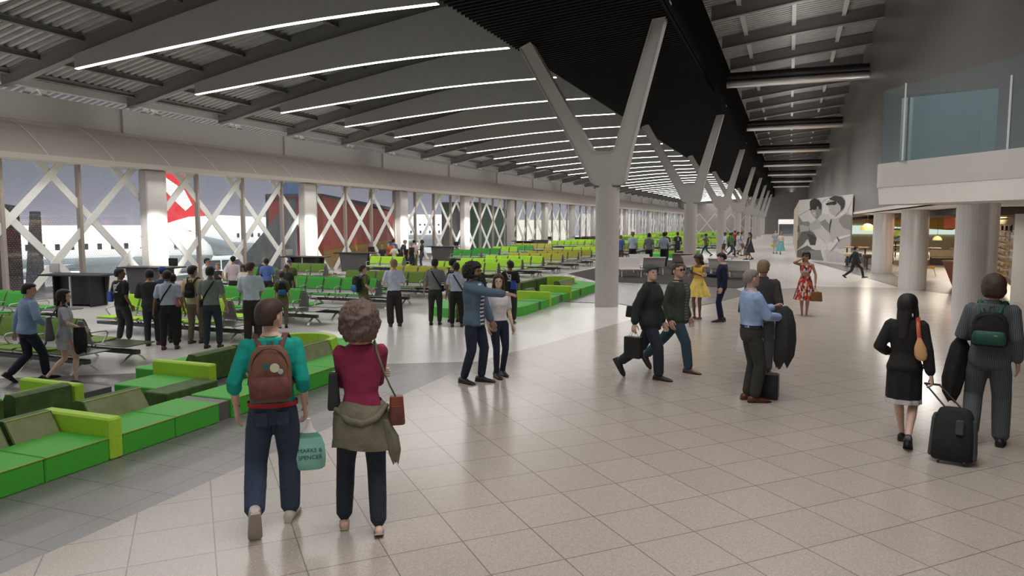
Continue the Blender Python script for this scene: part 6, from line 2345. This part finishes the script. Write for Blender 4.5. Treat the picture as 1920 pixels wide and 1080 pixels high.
# apron bus
t = thing('apron_bus', 'white and green apron bus parked under the red-tailed airliner', 'bus', (-67.5, 75.5, GZ), R(78))
b = MB().cbox(-5.8, 5.8, -1.35, 1.35, .45, 3.1, .12)
b.build('bus_body', mat('bus_white', (.62, .70, .70), .4, var=.03, scale=1), t)
b = MB()
for k in range(6):
    b.box(-5.4 + k * 1.8, -3.8 + k * 1.8, -1.38, 1.38, 1.5, 2.7)
b.build('window_row', M_win, t)
MB().box(-5.82, 5.82, -1.37, 1.37, .5, 1.0).build('green_skirt', mat('bus_green', (.05, .30, .16), .5), t)
for u_ in (-3.8, 3.6):
    for s_ in (-1.3, 1.3):
        MB().tube([(u_, s_ - .15, .5), (u_, s_ + .15, .5)], .5, 16).build('wheel', M_win, t)

# boarding bridges
M_bred = mat('bridge_red', (0.75, 0.10, 0.07), 0.5, var=.04, scale=1)
M_byel = mat('bridge_yellow', (0.62, 0.33, 0.04), 0.5)
M_bgry = mat('bridge_grey', (0.24, 0.24, 0.245), 0.6, var=.04, scale=1)
M_bdk = mat('bridge_frame', (0.10, 0.11, 0.12), 0.5)
M_bmar = mat('bridge_maroon', (0.085, 0.035, 0.04), 0.6, var=.04, scale=1)
M_bgrn = mat('bridge_green', (0.03, 0.18, 0.07), 0.5, var=.04, scale=1)


def quadbox(p0, p1, zt0, zt1, zb, th, m, name, parent, off=0.0):
    """upright slab from p0 to p1 with a sloping top; th thick"""
    d = (V((p1[0], p1[1], 0)) - V((p0[0], p0[1], 0))).normalized()
    nr = V((-d.y, d.x, 0))
    b = MB()
    vs = []
    for q in (off, off + th):
        vs += [(p0[0] + nr.x * q, p0[1] + nr.y * q, zb), (p1[0] + nr.x * q, p1[1] + nr.y * q, zb), (p1[0] + nr.x * q, p1[1] + nr.y * q, zt1), (p0[0] + nr.x * q, p0[1] + nr.y * q, zt0)]
    b.add(vs, [(0, 1, 2, 3), (7, 6, 5, 4), (0, 4, 5, 1), (1, 5, 6, 2), (2, 6, 7, 3), (3, 7, 4, 0)])
    return b.build(name, m, parent)


def bridge(label, p0, p1, zt0, zt1, m, band, grey):
    t = thing('boarding_bridge', label, 'boarding bridge')
    quadbox(p0, p1, zt0, zt1, -1.2, 3.0, m, 'side_wall', t)
    quadbox(p0, p1, zt0 + .09, zt1 + .09, zt1 * .2, .15, M_bdk, 'frame', t, off=2.95)
    quadbox(p0, p1, zt0 + .14, zt1 + .14, zt0 - .3, 3.05, M_bdk, 'roof', t, off=.02)
    if band:
        quadbox(p0, p1, .9, 1.2, -.7, .05, M_byel, 'yellow_band', t, off=-.04)
    if grey:
        (x0, y0, z0), (x1, y1, z1) = grey
        b = MB()
        b.prism([(x0, -1.2), (x0, z0), (x1, z1), (x1, -1.2)], 'y', y0, y0 + .4)
        b.build('end_panel', M_bgry, t)
    for q in (.2, .8):
        x = p0[0] + (p1[0] - p0[0]) * q - .8
        y = p0[1] + (p1[1] - p0[1]) * q + .8
        MB().tube([(x, y, GZ), (x, y, -1.1)], .3, 10).build('support', M_bgry, t)
    return t


bridge('red boarding bridge with yellow lower band outside the glass, behind the grey desk', (-23.0, 32.0), (-27.6, 47.6), 3.78, 3.08, M_bred, True, ((-23.6, 30.2, 3.6), (-27.6, 30.2, -.2)))
bridge('dark maroon boarding bridge outside at the far left edge', (-23.0, 14.6), (-23.4, 16.2), 2.95, 2.8, M_bmar, False, ((-24.9, 17.6, 2.8), (-25.4, 17.6, -.2)))
bridge('green boarding bridge outside beyond the fourth facade column', (-23.1, 52.8), (-25.6, 66.0), 3.9, 3.3, M_bgrn, False, ((-23.3, 50.6, 3.4), (-25.2, 50.6, 3.2)))
b = MB()
b.box(-62, -50, 145, 170, GZ, 3.0)
b.build('service_building', mat('building_cream', (.80, .76, .66), .7, var=.02, scale=.3), label='low cream airport building outside beyond the green bridge', cat='building', recentre=True)
b = MB()
b.box(-57, -44, 205, 225, GZ, 5.0)
b.build('service_building', mat('building_pale', (.60, .55, .52), .7, var=.02, scale=.3), label='pale distant airport building seen through the far glass bays', cat='building', recentre=True)

# ================================================================ billboard block
t = thing('billboard', 'large black and white poster wall of two seated people by the shop', 'billboard', (1.9, 47.5, 0))
MB().loft([[(x - 1.9, y - 47.5, z) for x, y in ((.55, 50.3), (3.25, 44.05), (3.27, 92), (.45, 92))] for z in (0, 3.86)], 0, False).build('block', mat('block_wood', (.52, .43, .32), .6, var=.08, scale=3, stretch=(1, 1, .2)), t)
pA, pB = V((.55, 50.3, 0)), V((3.25, 44.05, 0))
dP = (pB - pA)
nP = V((-dP.y, dP.x, 0)).normalized() * -1
if nP.y > 0:
    nP = -nP
M_pic = [mat('poster_%d' % i, (g, g * .97, g * .93), .6, var=.05, scale=3) for i, g in enumerate((.70, .45, .26, .12, .04, .012, .58))]


def ppt(zx, zy, lay):
    """picture coordinates of the printed image (0..1008, 0..1080) to the panel surface"""
    u = (zx - 118) / (880 - 118)
    ty = 190 + (95 - 190) * u
    by = 985 + (1000 - 985) * u
    v = (by - zy) / (by - ty)
    u = max(0, min(1, u))
    # equal divisions of the panel look shorter at its far end
    w0, w1 = 1 / 50.3, 1 / 44.05
    uu = u * w0 / (w1 + (w0 - w1) * u)
    p = pA + dP * uu + nP * (.03 + .002 * lay)
    return (p.x - 1.9, p.y - 47.5, .12 + v * (3.72 if True else 0) * (1 + .035 * u))


PIC = [(0, [(118, 190), (880, 95), (880, 1000), (90, 985)]),
       (3, [(118, 405), (310, 305), (312, 310), (118, 411)]), (3, [(500, 205), (600, 135), (602, 140), (500, 212)]), (3, [(820, 350), (868, 180), (871, 182), (824, 352)]),
       (2, [(118, 400), (120, 720), (340, 720), (420, 560), (300, 470), (200, 480)]),
       # reclining lower legs and deck
       (3, [(100, 880), (300, 800), (420, 860), (560, 990), (100, 975)]),
       (2, [(200, 880), (520, 850), (560, 990), (350, 995), (230, 930)]),
       (0, [(510, 850), (560, 845), (610, 995), (560, 995), (530, 920)]),
       (6, [(560, 850), (640, 830), (870, 900), (880, 1000), (600, 995)]),
       # man: shin and thigh, shorts, shirt, arm
       (3, [(100, 740), (200, 620), (330, 605), (410, 640), (455, 700), (430, 790), (350, 795), (300, 700), (230, 790), (110, 870)]),
       (4, [(280, 640), (330, 690), (345, 790), (430, 790), (455, 705), (400, 660)]),
       (0, [(450, 680), (520, 700), (600, 800), (590, 850), (430, 850), (380, 850), (345, 795), (430, 790)]),
       (6, [(410, 440), (500, 360), (600, 370), (640, 430), (630, 560), (650, 700), (600, 750), (520, 690), (440, 640), (330, 580), (330, 510), (440, 440)]),
       (1, [(330, 500), (440, 440), (520, 470), (500, 560), (350, 600), (320, 540)]),
       (2, [(480, 480), (560, 430), (640, 520), (640, 620), (560, 560)]),
       (1, [(110, 540), (200, 520), (320, 540), (320, 600), (200, 620), (110, 630)]), (3, [(110, 545), (150, 530), (170, 620), (115, 630)]),
       (2, [(330, 290), (440, 285), (500, 300), (500, 350), (440, 440), (400, 410), (350, 360), (335, 320)]),
       (1, [(345, 310), (420, 320), (430, 400), (400, 405), (365, 370)]),
       (5, [(320, 200), (350, 170), (400, 152), (460, 175), (500, 230), (500, 300), (470, 300), (450, 260), (330, 290), (318, 240)]),
       (5, [(318, 300), (365, 280), (425, 262), (430, 300), (400, 312), (365, 300), (355, 320), (320, 312)]),
       (0, [(372, 350), (420, 352), (410, 368), (380, 365)]),
       # woman
       (1, [(640, 420), (700, 400), (800, 330), (880, 360), (880, 760), (760, 800), (650, 720), (630, 560)]),
       (2, [(740, 420), (800, 355), (880, 370), (880, 560), (800, 540), (745, 470)]),
       (0, [(650, 420), (700, 400), (800, 320), (810, 350), (740, 400), (690, 420)]),
       (4, [(628, 640), (645, 500), (655, 430), (640, 430), (625, 480)]),
       (1, [(580, 190), (640, 160), (720, 210), (770, 250), (760, 300), (700, 380), (650, 350), (615, 320), (600, 260)]),
       (4, [(610, 150), (680, 115), (760, 125), (800, 180), (795, 260), (760, 320), (755, 250), (700, 190), (620, 170)]),
       (5, [(565, 220), (625, 200), (690, 185), (712, 220), (680, 240), (640, 235), (590, 245), (570, 240)]),
       (0, [(606, 272), (640, 280), (625, 292)]),
       (0, [(740, 660), (880, 610), (880, 640), (760, 690), (700, 790), (640, 860), (630, 830), (700, 700)]),
       (3, [(735, 650), (765, 700), (750, 720), (725, 670)])]
pb = MB()
for lay, (ci, poly) in enumerate(PIC):
    vs = [ppt(x_, y_, lay) for x_, y_ in poly]
    pb.add(vs, [tuple(range(len(vs)))], ci)
pb.build('picture', M_pic, t)
b = MB()
vs = []
for p in (pA, pB):
    for q in (0, .06):
        for z in (0, .12):
            vs.append((p.x + nP.x * q - 1.9, p.y + nP.y * q - 47.5, z))
b.add(vs, [(0, 1, 3, 2), (2, 3, 7, 6), (1, 5, 7, 3), (4, 6, 7, 5)])
b.build('plinth', M_white, t)

# ================================================================ shop and food court behind the round columns
M_sceil = mat('shop_ceiling_dark', (0.055, 0.045, 0.035), 0.8, var=.1, scale=2)
M_syel = mat('bulkhead_ochre', (0.45, 0.27, 0.05), 0.6, var=.08, scale=1)
M_sor = mat('panel_orange', (0.66, 0.13, 0.03), 0.6, var=.08, scale=2)
M_steal = mat('window_teal', (0.55, 0.70, 0.62), 0.4, emit=(.75, .95, .85), es=.7)
M_scream = mat('shop_cream', (0.62, 0.50, 0.33), 0.6, var=.08, scale=4)
M_wood = mat('timber', (0.46, 0.28, 0.12), 0.5, var=.15, scale=5, stretch=(1, 8, 1))
M_brn = mat('dark_stool', (0.06, 0.035, 0.028), 0.5, var=.1, scale=6)
M_sfl = mat('shop_floor_pale', (0.50, 0.46, 0.42), 0.35, var=.04, scale=2)
b = MB().box(4.9, 16.4, 24.5, 74.9, 2.66, 2.84)
b.build('ceiling', M_sceil, kind='structure')
b = MB().box(16.2, 16.4, 16, 75, 0, 2.85)
b.box(4.7, 16.2, 74.6, 74.9, 0, 2.66)
b.build('wall_shop', M_scream, kind='structure')
b = MB()
b.add([(4.6, 34, .012), (16.2, 34, .012), (16.2, 74.6, .012), (4.6, 74.6, .012)], [(0, 1, 2, 3)])
b.build('floor', M_sfl, kind='structure')
b = MB()
b.prism([(5.2, 2.66), (5.4, 2.28), (8.6, 1.98), (10, 2.66)], 'y', 47, 60)
b.build('ceiling_bulkhead', M_syel, label='ochre dropped ceiling bulkhead inside the food court', cat='ceiling panel', recentre=True)
for k, (x0, x1) in enumerate(((5.2, 7.6), (8.0, 10.6), (11.0, 14.8))):
    b = MB().box(x0, x1, 74.4, 74.6, 1.35, 2.15)
    b.build('window_%d' % (5 + k), M_steal, kind='structure')
area_light('shop_light', (9.5, 36, 2.6), 5, 1300, (1, .88, .7), sy=14)
area_light('shop_light', (9.0, 58, 2.6), 5, 1500, (1, .9, .74), sy=14)
# slatted timber screen running back into the shop
t = thing('slatted_screen', 'timber slatted screen with orange and white panels right of the middle round column', 'screen', (0, 0, 0))
q0, q1 = V((6.15, 25.9, 0)), V((9.2, 46.0, 0))
dq = (q1 - q0)
nq = V((dq.y, -dq.x, 0)).normalized()


def qbox(u0, u1, z0, z1, off, th, m, name):
    a, c = q0 + dq * u0 + nq * off, q0 + dq * u1 + nq * off
    b = MB()
    vs = []
    for z in (z0, z1):
        for p in (a, c, c + nq * th, a + nq * th):
            vs.append((p.x, p.y, z))
    b.add(vs, [(0, 1, 5, 4), (1, 2, 6, 5), (2, 3, 7, 6), (3, 0, 4, 7), (4, 5, 6, 7), (0, 3, 2, 1)])
    return b.build(name, m, t)


for k in range(11):
    z = .55 + k * .195
    qbox(0, 1, z, z + .045, 0, .14, M_wood, 'slat')
qbox(.0, 1, .4, 2.65, .32, .05, M_scream, 'back_panel')
qbox(.30, .52, .5, 2.3, .26, .05, M_sor, 'orange_panel')
qbox(.62, .75, .5, 2.5, .26, .05, M_sor, 'orange_panel')
for u in (.03, .10, .17, .24):
    for z in (.62, 1.2, 1.8):
        qbox(u, u + .04, z, z + .36, .26, .04, M_pw, 'white_panel')
for u in (.05, .12, .19, .26, .40, .55, .7):
    qbox(u, u + .015, 2.1, 2.35, .2, .06, M_dark, 'bracket')
# red-brown counter
t = thing('counter', 'orange-brown sloping counter left of the nearest round column', 'counter', (5.9, 30.8, 0.006))
MB().loft([[(x, y, z) for x, y in ((-.5, .2), (.30, -.5), (.55, -.25), (-.25, .5))] if z else [(x * .6 + .15, y * .6 - .1, z) for x, y in ((-.5, .2), (.30, -.5), (.55, -.25), (-.25, .5))] for z in (0, .95)], 0, False).build('front', mat('counter_rust', (.33, .12, .06), .5, var=.08, scale=3), t)
MB().loft([[(x * 1.05, y * 1.05, z) for x, y in ((-.5, .2), (.30, -.5), (.55, -.25), (-.25, .5))] for z in (.95, .99)], 0, False).build('counter_top', M_wood, t)


def pendant(x, y, z, r, m, label):
    t = thing('pendant_lamp', label, 'lamp', (x, y, z), 0, 'dome lamps of the food court')
    MB().lathe([(r, 0), (r * .97, r * .3), (r * .8, r * .65), (r * .45, r * .95), (.03, r * 1.05)], n=24, cap=False).build('lamp_shade', m, t)
    MB().lathe([(r * .9, .02), (r * .5, .03), (.01, .03)], n=20, cap=False).build('diffuser', mat('lamp_glow', (1, .9, .6), .5, emit=(1, .82, .5), es=3.0), t)
    MB().tube([(0, 0, r), (0, 0, (2.66 if x > 4.9 else 2.865) - z)], .01, 5).build('cord', M_dark, t)


pendant(3.95, 43.4, 1.98, .36, mat('dome_yellow', (.75, .55, .16), .5, emit=(.9, .6, .2), es=.25), 'large yellow dome lamp nearest the billboard')
pendant(5.15, 41.5, 1.74, .27, mat('dome_green', (.42, .50, .06), .5, emit=(.5, .6, .1), es=.15), 'green dome lamp between the two rear round columns')
pendant(7.3, 43.5, 1.48, .22, mat('dome_cream', (.80, .62, .30), .5, emit=(.9, .7, .3), es=.3), 'small cream dome lamp deeper in the food court')


def stool(x, y, m, label):
    t = thing('bar_stool', label, 'stool', (x, y, .006), 0, 'bar stools by the billboard')
    MB().lathe([(.19, .58), (.21, .61), (.21, .74), (.18, .77), (.01, .77)], n=20).build('seat', m, t)
    MB().cyl(0, 0, .03, .58, .045, n=12).build('pole', M_brn, t)
    MB().lathe([(.20, 0), (.20, .02), (.06, .05), (.05, .06)], n=20).build('base', M_brn, t)
    MB().tube([(.17 * math.cos(R(a)), .17 * math.sin(R(a)), .27) for a in range(0, 361, 30)], .012, 6).build('foot_ring', M_brn, t)


stool(3.02, 43.0, M_scream, 'cream-seated bar stool at the left end of the wooden bar table')
stool(3.80, 41.2, M_brn, 'dark bar stool at the right end of the wooden bar table')
stool(3.45, 42.6, M_brn, 'dark bar stool in the middle, mostly behind the striding person')
t = thing('bar_table', 'high wooden bar table in front of the billboard', 'table', (3.5, 43.5, .006))
MB().cbox(-.75, .55, -.3, .3, 1.02, 1.08, .01).build('table_top', M_wood, t)
for x in (-.5, .4):
    MB().cyl(x, 0, 0, 1.02, .04, n=10).build('leg', M_brn, t)

M_chg = mat('chair_green', (.33, .55, .05), .5)
M_cho = mat('chair_orange', (.62, .12, .04), .6)


def cafe_chair(x, y, rz, label):
    t = thing('cafe_chair', label, 'chair', (x, y, .014), rz, 'green cafe chairs with orange seats')
    sweep([(-.22, .40), (-.1, .37), (.1, .37), (.19, .41), (.24, .52), (.27, .70), (.27, .78)], -.23, .23, -.03).build('shell', M_chg, t)
    MB().cbox(-.19, .19, -.18, .16, .40, .44, .015).build('seat_pad', M_cho, t)
    MB().cbox(-.16, .16, .19, .23, .50, .74, .015).build('back_pad', M_cho, t)
    for sx_ in (-1, 1):
        for sy_ in (-1, 1):
            MB().tube([(sx_ * .15, sy_ * .12, .38), (sx_ * .21, sy_ * .22, 0)], .012, 6).build('leg', M_alu, t)


cafe_chair(4.95, 38.9, R(-80), 'green chair with orange seat between the rear and middle round columns')
cafe_chair(5.95, 36.7, R(80), 'green chair with orange seat right of the middle round column')


def cafe_table(x, y, label):
    t = thing('cafe_table', label, 'table', (x, y, .014), 0, 'food court tables')
    MB().cbox(-.55, .55, -.4, .4, .70, .74, .01).build('table_top', M_scream, t)
    MB().cyl(0, 0, 0, .70, .05, n=10).build('leg', M_brn, t)


cafe_table(5.45, 38.2, 'pale table between the two green chairs')
for i, (x, y) in enumerate(((5.6, 46.5), (7.3, 49.0), (6.3, 53.5), (8.8, 54.5), (7.4, 60.0))):
    cafe_table(x, y, 'pale food court table inside the shop, %s from the front' % ORD[i])
for i, (x, y) in enumerate(((6.4, 44.4), (8.3, 47.0), (7.5, 51.5), (9.9, 50.5))):
    t = thing('booth_bench', 'brown and cream booth bench inside the food court, %s from the front' % ORD[i], 'bench', (x, y, .014), 0, 'booth benches of the food court')
    MB().cbox(-.7, .7, -.3, .3, .0, .38, .02).build('base', M_brn, t)
    MB().cbox(-.7, .7, -.3, .3, .38, .45, .02).build('seat', M_scream, t)
    MB().cbox(-.7, .7, .2, .3, .45, .85, .02).build('backrest', M_scream, t)
t = thing('wall_sign', 'dark framed sign with a letter D at the back of the food court', 'sign', (6.9, 56.0, 1.05))
MB().box(-.55, .55, -.03, .03, 0, .95).build('panel', mat('sign_pale_teal', (.45, .62, .58), .5), t)
for q in ((-.55, -.48, 0, .95), (.48, .55, 0, .95), (-.55, .55, 0, .06), (-.55, .55, .89, .95)):
    MB().box(q[0], q[1], -.05, .05, q[2], q[3]).build('frame', M_dark, t)
text_mesh('D', .7, mat('sign_letter', (.05, .18, .20), .5), t, Matrix.Translation((0, -.06, .47)) @ Matrix.Rotation(R(90), 4, 'X'))
MB().box(-.03, .03, -.03, .03, -1.04, 0).build('post', M_dark, t)
for i, (x, y, r) in enumerate(((5.6, 47.5, .3), (10.6, 38.0, .32), (10.2, 52, .3))):
    MB().lathe([(r, 0), (r, .05), (.01, .05)], n=20).build('ceiling_light', mat('disc_glow', (1, 1, .9), .5, emit=(1, .92, .75), es=5), loc=(x, y, 2.61), label='round glowing ceiling light in the food court, %s from the front' % ORD[i], cat='ceiling light', group='round ceiling lights')
for i, (x, y) in enumerate(((6.0, 33.9), (7.3, 37.9), (8.3, 42.6))):
    MB().box(-.9, .9, -.03, .03, 0, .5, M=Matrix.Rotation(R(-72), 4, 'Z')).build('menu_board', M_sor, loc=(x - .25, y, 2.14), label='orange board hanging above the timber screen, %s from the front' % ORD[i], cat='board', group='orange boards') if i else None
# white wall at the right end of the shop front
b = MB().box(-1.6, 1.6, -.12, .12, 0, 2.84, M=Matrix.Translation((7.85, 25.2, 0)) @ Matrix.Rotation(R(-16), 4, 'Z'))
b.build('wall_shop', M_white, kind='structure')
# white kiosk at the far end
t = thing('kiosk', 'small white kiosk with glass front at the far end of the concourse', 'kiosk', (-.4, 140, 0))
MB().box(-1.5, 2.0, -.2, 4, 2.15, 3.0).build('fascia', mat('kiosk_white_glow', (.85, .83, .8), .6, emit=(1, .97, .92), es=.45), t)  # glow put into the white to brighten the fascia
MB().box(-1.5, -1.35, -.2, 4, 0, 2.15).build('side_wall', M_white, t)
MB().box(-1.35, 2.0, .3, .35, 0, 2.15).build('glass_front', glass_mat('kiosk_glass', (.55, .62, .68), .2, .05), t)
